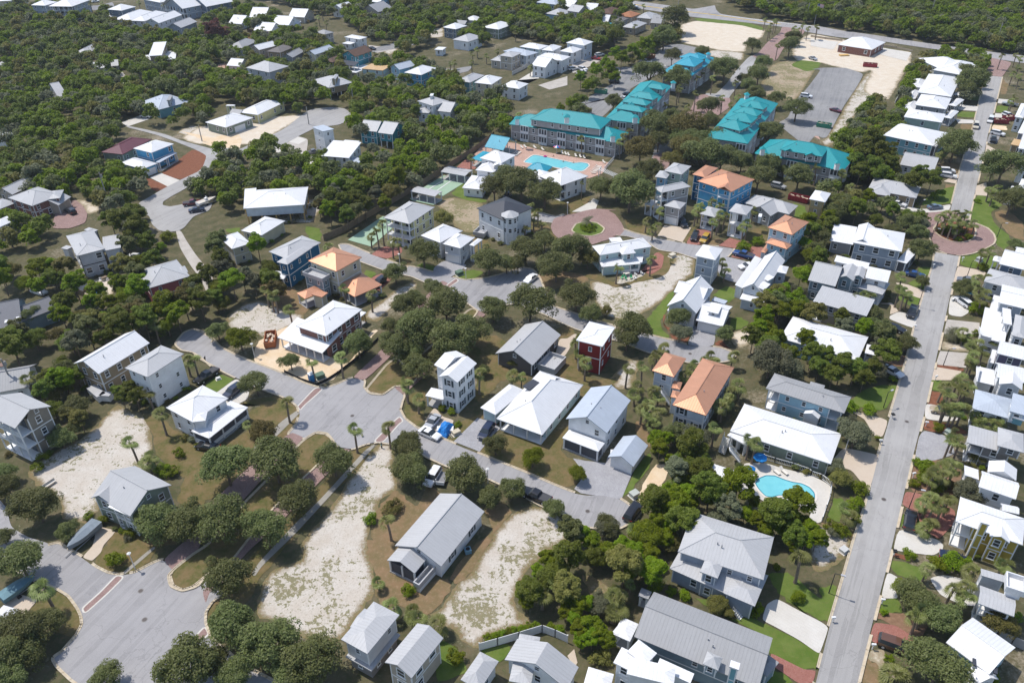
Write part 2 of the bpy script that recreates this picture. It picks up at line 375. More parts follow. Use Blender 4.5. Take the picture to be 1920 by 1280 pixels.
def build_sheets(txt):
    for ln in txt.strip().splitlines():
        ln = ln.strip()
        if not ln or ln[0] == '#': continue
        k, body = ln.split(None, 1)
        pts, fl = toks(body)
        W = [at(*p) for p in pts]; P = [(p.x, p.y) for p in W]
        if 'w' in fl: pass
        if 'x' not in fl and not (len(P) <= 4 and k in ('conc', 'cream', 'gravel', 'pavers', 'redbrick')): P = smooth(P, 2)
        if k in ('sand', 'sandy', 'thatch', 'bare', 'dig', 'lawn', 'dry', 'green', 'leaf', 'mulch', 'scrub') and 'x' not in fl and 'k' not in fl: P = ragged(P, .28, 1.2)
        i = _zi.get(k, 0); _zi[k] = i + 1
        z = ZC[k] + i * .0005
        if ('k' in fl or 'i' in fl) and k in ('green', 'lawn', 'dry', 'mulch'): z = .163 + i * .0003
        if k in RIMK: me = rim_mesh(NAMES[k], P, gmat(k))
        else:
            m = MB(); m.poly([(x, y, 0) for x, y in P])
            me = m.mesh(NAMES[k], gmat(k), fix=False)
            if me.polygons[0].normal.z < 0: me.flip_normals()
            bm = bmesh.new(); bm.from_mesh(me); bmesh.ops.triangulate(bm, faces=bm.faces, ngon_method='EAR_CLIP'); bm.to_mesh(me); bm.free()
        o = meshobj(NAMES[k], me, None, (0, 0, z)); struct(o)
        xs = [p[0] for p in P]; ys = [p[1] for p in P]
        if 'b' in fl:
            n = len(P); ar = sum(P[i][0] * P[(i + 1) % n][1] - P[(i + 1) % n][0] * P[i][1] for i in range(n)); s = 1 if ar > 0 else -1; m = MB(); Q = []
            for i in range(n):
                d = Vector(P[(i + 1) % n]) - Vector(P[i - 1]); d.normalize(); Q.append((P[i][0] + d.y * s * .28, P[i][1] - d.x * s * .28))
            for i in range(n): j = (i + 1) % n; m.poly([(*P[i], 0), (*P[j], 0), (*Q[j], 0), (*Q[i], 0)])
            me = m.mesh("paving_border", gmat('conc'), fix=False)
            for p in me.polygons:
                if p.normal.z < 0: p.flip()
            struct(meshobj("paving_border", me, None, (0, 0, z + .004)))
        SHEETS.append((k, P, (min(xs), max(xs), min(ys), max(ys)), 'k' in fl, z))
def onsheet(x, y, kinds):
    for k, P, bb, _, _ in SHEETS:
        if k in kinds and bb[0] <= x <= bb[1] and bb[2] <= y <= bb[3] and inside(x, y, P): return True
    return False
HARDK = ('walk', 'road', 'street', 'lot', 'brick', 'conc', 'cream', 'redbrick', 'pavers', 'gravel', 'pinkdeck', 'court')
def build_kerbs():
    for k, P, bb, kf, z in list(SHEETS):
        if not kf: continue
        n = len(P); area = sum(P[i][0] * P[(i + 1) % n][1] - P[(i + 1) % n][0] * P[i][1] for i in range(n))
        s = 1 if area > 0 else -1
        m = MB()
        for i in range(n):
            a = Vector(P[i]); b = Vector(P[(i + 1) % n]); L = (b - a).length
            if L < .02: continue
            d = (b - a) / L; nr = Vector((d.y, -d.x)) * s
            q = max(1, int(L / 2.5))
            for j in range(q):
                p0 = a + d * (L * j / q - .03); p1 = a + d * (L * (j + 1) / q + .03); mid = (p0 + p1) / 2 + nr * .8
                inner = k in ('green', 'lawn', 'dry', 'mulch')
                if (not inner) and onsheet(mid.x, mid.y, HARDK): continue
                w0, w1 = (0.0, .42); 
                c = [p0 + nr * w0, p1 + nr * w0, p1 + nr * w1, p0 + nr * w1]
                for (u0, u1, h) in ((0, .28, .055), (.28, .42, .14)):
                    c = [p0 + nr * u0, p1 + nr * u0, p1 + nr * u1, p0 + nr * u1]
                    nn = len(m.v)
                    for q2 in c: m.v.append((q2.x, q2.y, z - .02))
                    for q2 in c: m.v.append((q2.x, q2.y, z + h))
                    for f in ((4, 5, 6, 7), (0, 1, 5, 4), (2, 3, 7, 6), (1, 2, 6, 5), (3, 0, 4, 7)): m.f.append(tuple(nn + t for t in f)); m.m.append(0)
        if m.v: struct(meshobj("kerb", m.mesh("kerb", gmat('kerb'))))
m_ = MB(); m_.poly([(-2500, -300, 0), (2500, -300, 0), (2500, 4500, 0), (-2500, 4500, 0)])
struct(meshobj("ground", m_.mesh("ground", gmat('scrub'))))
GROUND = r"""
# ---- streets of the centre
street t40 -60,0 100,60 220,180 300,200 400,80 450,60 520,45 620,110 730,170 850,260 950,310 1050,330 1200,310 1330,240 1440,190 1560,240 1500,330 1530,430 1620,470 1720,440 1960,240 1960,500 1880,560 1820,650 1815,750 1850,850 t41 60,890 200,1000 350,1130 480,1200 760,1340 500,1400 t40 1896,1420 1250,1420 700,1300 520,1130 480,1060 560,1010 690,860 745,760 735,680 700,610 620,500 500,430 380,380 200,300 60,250 -60,250 k
street t30 -60,830 10,900 60,960 100,1130 250,1220 420,1270 t40 450,60 380,110 300,220 200,300 60,250 -60,100
street t21 -80,560 0,600 90,650 150,720 290,790 430,850 620,920 740,965 900,1040 1010,1075 1090,1085 1200,1050 1330,990 1440,1015 1425,1080 1480,1130 1600,1150 1680,1100 1710,1075 1790,1150 1770,1200 1752,1270 t31 1745,80 1790,170 1896,250 t32 130,262 330,350 500,420 700,500 850,562 1100,662 1300,752 1500,832 1600,850 1750,850 t33 0,860 100,880 190,940 205,1010 190,1090 100,1140 0,1120 t32 1800,1140 1620,1130 1500,1070 1400,1000 1210,940 1060,850 850,750 720,690 500,640 330,570 200,510 100,440 t31 1760,400 1690,392 1560,376 1450,392 1330,440 1210,420 1170,380 1150,340 1100,302 1000,290 910,345 850,330 760,310 840,220 865,130 850,60 t21 800,1200 700,1150 560,1100 480,1080 380,1030 290,985 180,930 100,880 0,830 -60,800 k
street t20 1560,690 1640,590 1720,560 1820,590 1896,640 t21 60,690 20,800 0,830 t20 1896,900 1800,810 1720,760 1620,745 k
street t11 1210,990 1290,990 1500,1080 1640,1130 1830,1200 t22 -40,10 40,0 120,15 300,70 430,100 530,125 720,108 900,60 1030,10 1130,30 1190,100 1240,230 1290,350 1430,395 1560,440 1700,490 1860,530 t23 40,580 200,590 330,600 480,640 600,665 740,710 900,712 1000,725 1080,755 1130,790 1080,840 900,860 700,855 560,790 380,770 250,720 100,660 -20,640 t22 1700,610 1530,560 1400,505 1250,430 1120,380 1000,330 880,340 760,400 660,400 560,330 480,280 380,235 280,180 150,130 60,90 -40,70 t21 1700,90 t11 1700,1250 1560,1200 1400,1140 1260,1080 k
street t12 1180,700 1240,722 1340,745 1420,720 1340,800 1240,790 1140,780 1060,760 k
street t13 120,850 230,890 400,930 680,982 820,1000 1000,1010 1125,1030 1060,1100 1015,1130 1000,1180 960,1180 900,1150 770,1112 620,1062 450,1040 350,965 170,915 60,910 k
pavers t13 1060,1100 1190,1130 1250,1150 1210,1290 1150,1330 t23 1080,130 1000,100 970,20 t13 985,1130
# ---- brick lanes of the boulevard and roundabouts
brick t31 740,320 800,292 900,335 860,380 700,540 520,720 400,850 260,1000 100,1160 t41 0,0 t40 1720,220 1560,310 1450,190 1600,60 1760,-80 t31 100,900 300,700 480,540
brick t31 960,600 1010,590 1180,430 1330,440 1090,680 960,810 740,1040 560,1210 t41 420,100 200,340 60,480 t40 1830,580 1800,470 1890,380 t41 80,240 280,60 t31 500,1050 720,860
brick t21 1330,990 1440,1015 1640,830 1800,660 t22 0,600 180,420 330,260 420,180 330,120 200,250 40,400 t21 1800,520 1640,690 1500,830
brick t21 1690,1070 1795,1150 t22 20,1110 160,980 300,840 480,650 640,480 720,430 650,390 560,430 400,560 240,740 60,920
brick t12 1290,830 1320,760 1400,735 1500,718 1600,690 1700,672 1896,690 t13 0,690 60,720 120,800 150,860 110,910 30,920 t12 1880,930 1760,960 1640,1000 1480,990 1370,950 1310,890
brick t14 975,710 1030,750 1040,870 1070,960 1120,1040 1220,1075 1330,1090 1440,1070 1560,1020 1620,985 1635,950 1620,900 1570,850 1500,820 1420,790 1330,720 1240,690 1100,705 k
brick t21 1005,1080 1070,1085 900,1235 870,1270 t31 865,85 850,60 t21 860,1235 b
brick t31 1525,372 1600,376 1740,215 1775,190 1750,155 1700,200 b
brick t40 1040,332 1095,345 960,480 760,660 740,620 900,480 b
brick t40 1820,790 1850,850 1740,940 1690,970 1650,960 1740,880 b
brick t22 380,190 470,130 450,110 370,170 b
brick t04 1555,670 1568,600 1570,540 1600,515 1790,560 1755,610 1700,690 1630,680
# ---- right road
road p 1849,141 1836.5,190 1821.7,250 1801.6,313 1781.6,395.6 1774,425 1814,425 1819.6,395.6 1839.6,313 1853,250 1868,190 1878.6,145 k x
road p 1753,474 1749,500 1722.5,584 1699,679 1672,770 1647,855 1623,950 1603,1010 1579,1094 1555,1175 1522,1310 1600,1310 1637,1162 1665.6,1052 1689,950 1708,868 1731,782 1756,669 1779.5,563 1794,500 1797.5,481 k x
# ---- upper left roads
road t00 1130,1120 1300,1155 1480,1200 1600,1250 1896,1330 t11 60,110 200,132 330,148 500,60 620,0 t01 490,1270 740,1140 900,1010 960,975 1120,955 1260,965 1320,1010 1300,1070 1220,1110 1120,1125 1000,1140 850,1215 720,1290 t11 560,130 400,190 240,215 170,240 100,290 t10 1890,330 1800,390 1640,500 1520,565 1450,610 1445,640 1510,655 1640,630 1760,620 1896,615 1860,690 1720,740 1640,840 1590,870 1500,880 1410,865 1350,810 1330,740 1235,690 1235,620 1290,590 1480,480 1640,400 1760,345 1800,310 1840,200 1720,140 1540,70 1400,20 1250,-20 1130,-50
gravel t10 1560,860 1610,870 1660,960 1740,1080 1840,1200 1896,1290 t20 1860,180 1896,260 1840,240 1790,120 1700,0 t10 1600,1020
lot t01 1560,420 1700,390 1896,370 1896,400 1740,430 1500,470 1500,440
road t02 -40,340 70,330 60,390 -40,400
# ---- highway
street t03 -200,-60 0,-20 300,20 600,60 760,85 900,60 950,50 960,90 1000,130 1250,165 1500,195 1896,240 t04 240,270 600,320 920,370 1200,410 1530,455 1896,500 2300,560 2300,640 1896,565 1590,520 1200,455 900,412 600,365 240,335 -20,290 t03 1540,240 1100,190 750,155 600,130 300,85 0,30 -200,0
yline t03 0,5 300,52 600,95 900,128 1250,180 1540,218 1540,222 1250,184 900,132 600,99 300,56 0,9
line t03 1000,134 1250,169 1500,199 1896,244 1896,247 1500,202 1250,172 1000,137
brick t03 1545,238 1750,268 1740,300 1640,370 1560,430 1500,540 1400,560 1320,520 1280,500 1340,470 1420,375 1530,295
road t03 1270,500 1330,500 1330,520 1250,640 1180,740 1090,850 1060,900 960,890 850,870 870,830 960,840 1060,740 1130,640 1240,520
brick t03 780,860 860,840 960,880 1090,870 1080,960 1020,1000 900,1080 760,1130 640,1060 740,970
road t03 760,1130 640,1060 560,1180 500,1290 t13 430,80 400,180 380,260 500,330 560,200 600,20 t03 600,1280 700,1180
brick t13 480,180 560,200 540,300 470,380 380,330 400,200
# ---- parking lots
lot t03 480,420 560,398 650,395 850,440 640,560 620,640 440,660 200,790 180,850 0,900 -60,880 t02 1896,900 1740,1060 1600,1000 1520,950 1640,860 1750,800 1896,715 t03 0,610 140,600 290,590 380,540
lot t04 110,605 310,605 475,660 400,790 290,950 140,1240 t14 40,20 t04 -30,1290 t03 1760,1310 1500,1100 1600,1050 1660,900 1760,800 1896,620 t04 0,620
pinkdeck t03 1800,1190 1896,1180 t04 60,1200 90,1250 t14 10,20 t13 1780,30 t03 1760,1250
# ---- sandy lots
sandy t03 740,235 1000,222 1340,292 1300,345 1100,365 960,330 800,345 660,330
green t03 760,165 960,165 1180,178 1400,255 1370,275 1180,225 960,205 800,190
bare t03 640,220 760,190 960,170 1180,180 1400,260 1380,330 1230,400 1220,470 1000,450 800,410 640,380
sandy t03 900,440 1220,470 1200,540 1000,520 900,500
bare t03 1640,430 1720,340 1780,310 t04 0,300 240,340 600,430 900,460 890,560 830,650 700,890 560,880 460,800 540,620 470,650 200,590 t03 1896,560 1700,550 1640,510
conc t04 0,345 245,375 200,445 0,410
conc t04 620,425 895,470 850,545 590,480
thatch t03 1430,600 1520,550 1700,530 1880,560 1780,720 1680,890 1430,890 1340,790
green t03 1620,580 1700,535 1896,555 1860,620 1760,640
sandy t04 480,660 560,640 640,880 420,1000 t14 230,80 150,130 80,60 t04 130,1240 300,960
thatch t12 280,650 330,590 420,570 560,590 690,620 700,690 700,850 580,890 440,840 400,740
green t12 400,540 560,400 640,360 700,430 530,480 520,560 740,600 690,620 560,600
sand t30 1040,40 1270,130 1330,180 1350,500 1340,600 1180,700 900,850 860,1000 760,1100 560,1060 540,900 330,760 240,640 330,560 560,420 760,320 860,230 960,120
sand t31 1380,590 1500,450 1570,380 1700,400 1690,560 1740,780 1560,900 1580,1010 1480,1120 1460,1280 t41 1500,140 1530,400 1500,520 1380,680 1260,860 1200,920 1000,900 830,860 700,760 500,700 490,560 560,330 700,240 900,180 t31 880,1270 1040,1080 1200,860
sand t32 960,1010 1100,940 1300,960 1420,1090 1480,1210 1380,1290 t42 1400,50 1140,200 1000,400 960,600 1100,700 1200,740 1000,780 700,860 660,990 500,900 380,780 200,680 330,600 430,440 560,330 640,200 760,40 t32 780,1180 860,1080
sand t21 400,310 560,300 680,370 900,430 880,490 760,540 560,640 480,600 220,560 200,440
dig t21 560,620 760,530 860,500 1100,780 1300,880 1500,560 1560,560 1420,740 1160,1000 1040,1060 740,960 440,840 480,680
sand t21 1420,440 1530,350 1640,260 1740,180 1896,120 t22 100,180 60,260 t21 1860,250 1700,330 1560,500
sand t22 1640,120 1860,150 t23 100,60 440,0 560,-20 t13 620,1060 780,1110 760,1260 t23 640,140 560,240 380,380 200,470 60,500 t22 1896,470 1760,430 1700,330 1640,220
bare t23 1080,600 1180,560 1320,500 1320,640 1200,720 1120,700
sand t22 1800,1050 1896,980 t23 0,1000 180,830 260,800 300,840 240,1000 200,1080 100,1090 20,1040 t22 1860,1110
dig t33 420,560 540,580 480,760 440,860 300,990 200,1120 260,900 300,740
sandy t24 840,1160 900,1100 1020,900 1060,960
sand t34 0,1130 60,1080 300,1200 380,1250 t44 300,160 200,260 60,300 -20,200
thatch t42 1560,320 1700,340 1850,480 1740,600 1640,480
dig t10 1600,-20 1896,40 2100,-20 t11 300,-30 350,60 330,130 220,135 60,110 0,90 t10 1800,60 x
bare t01 0,1110 200,1150 500,1000 700,1040 880,1010 900,1040 740,1130 480,1280 330,1290 60,1290 -100,1270 -200,1230
mulch t10 1480,330 1570,250 1700,150 1760,150 1896,190 t11 60,190 150,210 90,280 t10 1780,340 1600,420 1430,360
mulch t10 1220,380 1320,400 1500,470 1390,525 1330,470
conc t10 1330,395 1430,355 1600,420 1500,480 x
brick t10 460,850 500,680 560,640 670,590 740,650 780,720 760,800 620,850
bare t10 670,590 760,590 900,670 860,700 780,720 740,650
bare t20 640,200 880,100 1060,100 1050,180 960,280 780,270
gravel t11 600,70 800,20 940,50 920,190 840,180 620,100
conc t11 700,60 800,15 925,60 850,100 x
conc t11 540,140 620,100 740,155 690,180 x
conc t11 780,180 930,170 1080,260 1040,300 820,240
sand t11 900,590 1100,560 1120,620 1000,740 1000,800 600,800 500,760 880,700
conc t31 -60,330 t21 -80,1240 140,1110 300,990 420,1090 400,1180 240,1260 t31 -40,60
conc t00 1080,1090 1240,1030 1330,1060 1130,1130
sandy t00 1560,1180 1700,1110 1830,1130 1896,1180 1896,1240 1700,1230
gravel t00 1060,650 1090,640 1180,760 1160,820 1110,790
gravel t00 1260,770 1480,700 1600,690 1560,750 1290,800
green t00 1030,640 1060,600 1180,750 1090,770
green t00 820,160 880,135 920,150 860,200 750,230
lot t00 720,60 900,50 1000,20 1020,60 940,90 760,95
gravel t01 660,330 760,320 980,330 960,380 800,370
mulch t01 380,300 560,330 640,340 600,370 420,360
gravel t01 1460,400 1600,420 1820,340 1896,330 1896,370 1760,420 1540,480
sandy t01 1600,440 1700,400 1740,440 1640,510
pinkdeck t01 90,680 140,570 210,570 220,640 420,640 380,710
conc t02 600,960 1160,620 1190,700 940,720
gravel t02 1480,560 1600,520 1700,500 1740,540 1600,610 1480,660
gravel t02 1180,760 1440,680 1440,760 1280,800
sandy t02 180,270 340,240 350,330 220,340
lot t02 280,610 420,620 520,600 600,590 560,640 330,680
# ---- pool deck and green court
pinkdeck t12 580,230 720,60 980,90 1260,170 1420,200 1700,250 1810,260 1750,360 1640,400 1560,400 1300,300 1000,330 950,350 680,330 x
court t12 135,500 345,375 560,420 335,560 x
court t12 40,580 110,560 330,600 250,640 60,600 x
line t12 190,510 380,390 388,392 198,514 x
line t12 250,530 440,400 448,402 258,534 x
court t11 1290,950 1600,740 1660,750 1680,850 1500,1010 x
redbrick t12 440,320 540,230 640,290 620,320
conc t12 1560,700 1670,580 1720,600 1690,680
conc t12 1480,700 1680,590 1690,660 1600,700
redbrick t11 1490,1080 1600,1010 1760,1000 1780,1060 1640,1120
redbrick t21 1500,100 1590,60 1700,95 1590,200 1500,250 1440,180
pavers t12 250,1200 340,1130 560,1170 440,1260 360,1300 250,1260
lawn t12 380,980 700,860 760,1010 660,1080 560,1090
green t11 200,850 340,840 330,880 230,890
green t11 900,820 1050,850 1060,960 960,960
green t21 1440,20 1560,60 1440,150
# ---- lawns of the centre
lawn t11 1590,1140 1700,1090 1896,1130 t12 60,1130 20,1180 t11 1840,1180 1760,1170
dry t21 480,150 620,120 830,180 860,320 980,330 900,440 640,360 520,220
green t12 70,1190 150,1150 320,1200 200,1240
green t12 460,1250 600,1210 700,1230 t22 620,110 500,130 430,100
lawn t12 1060,720 1280,620 1500,560 1660,560 1600,660 1500,720 1380,730 1240,715
lawn t12 960,740 1080,780 1200,790 1290,830 1310,890 1370,960 1300,1000 1080,1000
green t12 1480,870 1520,810 1600,790 1700,800 1765,850 1740,890 1660,915 1560,910 k
lawn t13 190,870 140,760 290,760 420,930
lawn t13 660,960 780,810 780,860 700,970
dry t13 880,980 960,930 1050,960 940,1000
lawn t13 1220,880 1400,820 1440,960 1280,1040 1140,1010
green t13 1610,700 1640,610 1760,650 1760,790 1640,790
green t23 380,420 560,220 600,220 540,360 470,470 480,560 560,640 380,600 340,480
green t23 920,260 1050,170 1180,220 1080,330 960,260
green t23 1080,460 1180,450 1260,500 1180,560 1080,560
pavers t23 680,540 760,520 960,600 940,700 880,715 700,700 750,590
mulch t23 500,420 480,480 560,640 700,690 740,590 660,540 560,560 500,520
mulch t23 940,680 1000,650 1090,730 1000,740
redbrick t13 430,1050 500,1090 480,1200 380,1260 t23 300,40 200,60 150,30 t13 260,1270
dry t22 1180,20 1560,60 1640,120 1560,160 1400,180 1250,230 1200,120
lawn t13 440,1040 580,1060 560,1200 480,1280 t23 300,130 80,190 -40,150 t22 1560,80 1680,60 1896,160 t23 200,130 350,60
redbrick t13 690,980 780,850 920,870 900,980 740,1000
redbrick t13 980,1000 1080,930 1180,960 1130,1025
redbrick t13 1080,1100 1180,1050 1280,1010 1380,1010 1380,1130 1200,1120
cream t13 440,910 500,820 740,840 660,970
gravel t13 500,840 560,840 540,920 440,920
lawn t22 560,640 800,600 960,700 800,780 920,920 1100,980 1060,1060 900,1000 840,1010 760,1120 700,1240 620,1180 640,900 560,800 520,700
lawn t22 1120,960 1340,950 1440,810 1520,740 1560,960 1700,1000 1896,990 1800,1080 1580,1200 1500,1060 1240,930
lawn t22 1290,600 1400,520 1500,560 1520,600 1430,650 1370,640
cream t22 1370,640 1440,640 1500,600 1530,600 1420,800 1330,790
lawn t21 1460,1100 1500,1050 1640,880 1720,820 t22 0,900 160,780 320,640 470,480 560,400 600,380 640,400 520,560 380,700 200,880 40,1060 t21 1700,1060 1600,1140 1500,1130 k
lawn t31 910,360 1010,295 1100,305 1160,380 1140,440 1000,590 860,720 700,880 540,1050 t41 280,160 100,340 t40 1880,260 1760,420 1630,460 1530,420 1510,330 1580,260 1720,150 t41 60,60 t31 200,1130 400,900 620,680 800,470 k
lawn t31 0,420 300,350 420,240 400,100 740,-20 t21 800,1200 840,1250 t31 845,60 862,130 840,210 740,320 500,520 300,700 80,880 0,900 t30 1860,1100 1700,1000 1560,900 1720,500 1840,420 1896,420
walk t31 850,85 868,110 840,140 480,500 410,520 400,480 700,190
lawn t30 1270,130 1400,120 1560,280 1680,320 1860,430 1896,560 1640,700 1500,600 1380,480 1350,260
green t21 20,1040 160,945 290,1000 140,1110 60,1120
lawn t21 300,1260 420,1180 640,1150 760,1190 840,1260 t31 700,60 380,40 300,20
lawn t31 1330,440 1450,395 1520,420 1500,470 1400,600 1080,900 840,1180 760,1280 t41 520,330 400,560 260,760 80,900 40,820 30,700 60,560 300,300 t31 560,1270 760,1060 960,830 1120,690
walk t31 1440,450 1510,400 1540,400 1080,910 850,1160 790,1220 t41 520,250 470,330 430,320 500,210 t31 820,1100 1040,890
dry t31 1580,930 1700,800 1780,840 1896,960 t32 200,740 330,830 60,1180 t31 1700,1280 1500,1260 1480,1130
dry t41 1460,0 1700,20 1896,120 t42 120,420 380,340 420,420 330,560 180,700 60,640 t41 1700,560 1640,760 1540,520 1530,300 1460,140
dry t32 780,1180 700,980 860,900 960,1000 780,1200 t42 560,320 440,400 380,340 620,30
lawn t40 250,640 330,560 430,470 520,430 600,500 700,620 740,700 700,860 560,850 380,760
lawn t40 820,200 960,40 1040,-80 t30 1300,1180 1500,1200 1600,1280 t40 1400,70 1340,200 1200,300 1060,320 940,300
cream t30 860,1120 1040,1160 920,1290 t40 900,120 820,200 730,165 830,60
walk t40 1060,325 1110,320 1390,80 1360,70
cream t40 0,540 100,470 340,540 270,620 220,680 100,640
lawn t32 0,180 0,60 t22 0,1150 180,1080 170,1290 t32 160,170 120,250
cream t32 165,200 260,60 330,150 440,180 350,330 260,320
lawn t32 330,340 470,200 680,120 700,160 440,370
pavers t32 430,370 640,160 760,190 850,250 800,290 660,460 x
lawn t32 660,460 720,330 900,300 1200,380 1440,220 1450,300 1360,450 1490,530 1660,620 1600,660 1480,780 1300,740 1000,610 850,550
pavers t32 1490,520 1600,540 1780,560 t33 0,500 220,640 120,880 40,870 t32 1700,850 1560,830 1500,790 1600,660 x
green t33 220,650 370,460 400,540 260,740 120,885
dry t33 250,180 400,260 380,420 340,400 240,280
green t42 700,980 960,920 840,1120 660,1010
green t42 320,900 480,1000 560,1200 300,1280 260,1100
green t43 740,520 900,540 1120,720 1260,680 1380,740 1700,900 1896,1020 1840,1165 1740,1160 1600,1100 1440,1020 1400,860 1100,720
green t43 1400,300 1600,300 1896,540 t44 80,440 240,400 200,640 160,740 60,720 -60,650 t43 1800,700 1600,560 1480,440
conc t43 1365,720 1410,580 1500,530 1700,640 1896,740 t44 160,790 80,1020 t43 1840,1000 1700,900 1500,790
redbrick t43 1440,1010 1600,1090 1740,1160 1850,1170 t44 20,1280 t43 1700,1290 1540,1180 1460,1130
green t43 1420,1160 1560,1200 1660,1290 1400,1290
green t44 -20,960 80,1030 60,1160 t43 1850,1165 1880,1080
cream t34 290,420 610,490 590,560 520,810 440,720 360,620 t33 1896,560 t34 200,530
cream t34 330,90 520,130 690,180 640,330 560,320 480,170
green t34 200,870 300,880 270,1090 150,1040
dry t34 80,1090 300,1100 420,1200 380,1250 200,1180
pavers t34 960,330 1000,270 1220,320 1290,480 1100,540 920,540
conc t34 1020,30 1180,60 1340,180 1180,190 1010,170
mulch t34 1000,180 1200,200 1400,280 1300,320 1200,300 990,260
leaf t34 870,560 960,520 1340,560 1360,800 1200,860 900,820 860,740
redbrick t34 840,810 1000,840 1290,980 1270,1100 1140,1240 1040,1180 900,980 810,930
green t34 800,1010 960,1020 1060,1180 880,1160 790,1130
conc t34 780,1140 1130,1240 1180,1290 t44 1170,100 1090,150 850,120 730,100
mulch t44 710,130 860,140 840,190 700,160
green t44 690,250 720,180 900,220 1050,330 960,380 820,350
conc t44 620,530 680,290 800,360 740,440 780,530
conc t44 1050,350 1180,320 1370,360 1460,480 1480,600 1340,590 1150,500
green t44 610,560 780,530 800,660 660,660 590,640
leaf t44 590,650 800,660 1100,740 940,900 760,790 570,700
redbrick t44 560,740 760,770 920,880 980,980 880,1040 640,960 520,900
bare t44 500,1010 660,970 640,1190 580,1180 570,1090 490,1070
dry t44 480,1060 580,1100 600,1190 800,1280 440,1290
leaf t44 1380,780 1640,830 1640,920 1480,860
# along the right road
conc t33 1180,640 1210,560 1400,560 1560,610 1896,690 t34 0,670 90,710 180,765 165,880 100,1080 60,1095 -20,1060 t33 1800,1010 1700,940 1560,890 1400,910 1300,850 1180,800
green t14 1440,620 1480,550 1560,560 1720,640 1600,700 1640,820 1760,900 1790,980 1720,1040 1640,980 1600,880 1500,810 1420,780
dry t14 1620,700 1740,680 1896,800 1896,960 1780,920 1680,800
green t14 1320,1110 1500,1060 1620,1090 1660,1190 1540,1220 1320,1170
cream t14 1310,1180 1560,1230 1540,1280 1290,1290 t24 1280,80 1300,20
green t14 950,1190 1070,1190 1060,1290 t24 1080,40 1060,90 960,50
conc t14 720,630 840,640 1000,680 1250,630 1230,690 980,715 700,650
green t14 980,640 1060,540 1290,460 1260,630 1000,640
dry t14 1190,450 1290,460 1280,520 1190,520
cream t14 1180,430 1300,360 1320,370 1290,450
dry t14 1140,270 1240,260 1330,290 1310,360 1180,330
cream t14 1470,470 1560,440 1570,560 1460,550
cream t14 1560,100 1680,170 1620,180 1550,180
conc t24 700,440 780,400 960,440 940,560 700,470
cream t24 600,330 720,320 760,370 780,400 700,430 720,340
cream t24 740,140 860,160 1020,220 990,290 900,260
green t24 850,150 960,100 1040,190 1000,210
green t24 740,270 880,240 1000,300 970,370 900,360
leaf t24 700,760 850,800 830,900 680,870
green t24 580,1060 780,1050 740,1180 640,1290 t34 340,50 400,-60
conc t24 1240,260 1380,260 1420,400 1340,450 1220,430
cream t24 1290,60 1340,80 1340,120 1260,200 1270,120
gravel t24 1210,470 1500,500 1500,600 1180,600
bare t24 1160,660 1440,720 1400,760 1150,730
gravel t24 1150,750 1400,770 1380,900 1110,870
mulch t24 1110,865 1360,905 1340,930 1100,890
cream t24 1100,890 1340,930 1300,1010 1070,1010
mulch t24 1060,1100 1180,1120 1180,1240 1040,1230
green t24 1070,1010 1160,1000 1160,1110 1060,1100
green t04 1360,840 1500,860 1490,900 1350,880
conc t04 1330,930 1500,950 1480,990 1310,980
green t04 1300,990 1470,1000 1460,1050 1300,1040
conc t04 1290,1060 1460,1070 1440,1100 1310,1100
dry t04 1330,1100 1440,1110 1420,1170 1340,1160
dry t04 1690,690 1760,760 1740,840 1680,840
conc t04 1670,880 1770,890 1740,930 1660,920
green t04 1650,940 1780,950 1760,1010 1640,1000
dig t04 1620,1110 1740,1120 1750,1160 1600,1150
conc t04 1640,1010 1800,1020 1760,1060 1630,1060
lot t14 1590,0 1690,10 1650,100 1560,90
mulch t14 1095,850 1130,810 1200,790 1330,790 1420,810 1460,860 1450,920 1400,958 1330,972 1250,962 1170,930 1120,890 k
cream t42 1500,980 1530,1100 1500,1150 1440,1040
"""
build_sheets(GROUND)
build_kerbs()
# ------------------------------------------------------------- houses
_unit = {}
def frame_mesh():
    if 'f' in _unit: return _unit['f']
    m = MB(); w_, h_ = .5, .5; t = .11
    for (a, b_, c, d) in ((-w_, -h_, w_, -h_ + t * .8), (-w_, h_ - t * .8, w_, h_), (-w_, -h_ + t * .8, -w_ + t, h_ - t * .8), (w_ - t, -h_ + t * .8, w_, h_ - t * .8), (-w_ + t, -.025, w_ - t, .025)):
        m.box(a, -.05, b_, c, .06, d)
    m.box(-.56, -.05, -h_ - .06, .56, .10, -h_ - .001)
    _unit['f'] = m.mesh("window_frame", TRIM); return _unit['f']
def pane_mesh():
    if 'p' in _unit: return _unit['p']
    m = MB(); m.box(-.42, -.06, -.45, .42, .015, .45)
    _unit['p'] = m.mesh("pane", GLASS); return _unit['p']
def shutter_mesh():
    if 's' in _unit: return _unit['s']
    m = MB(); m.box(-.5, -.02, -.5, .5, .05, .5)
    for k in range(6): m.box(-.42, .05, -.45 + k * .155, .42, .07, -.36 + k * .155)
    _unit['s'] = m.mesh("shutter", plain("shutter_paint", (.06, .08, .09), .6)); return _unit['s']

LAND = []      # (handle, world point) landmarks for tree labels
FOOT = []      # house footprints
HRNG = random.Random(7)

def add_window(root, org, p, ang, w_, h_, shut=False):
    """p: world point on the wall face, ang: outward direction"""
    o = meshobj("window", frame_mesh(), root, Vector(p) - org); o.rotation_euler = (0, 0, ang - math.pi / 2); o.scale = (w_, 1, h_)
    q = meshobj("pane", pane_mesh(), o)
    if shut:
        for s in (-1, 1):
            k = meshobj("shutter", shutter_mesh(), o, (s * .78, 0, 0)); k.scale = (.42, 1, 1)

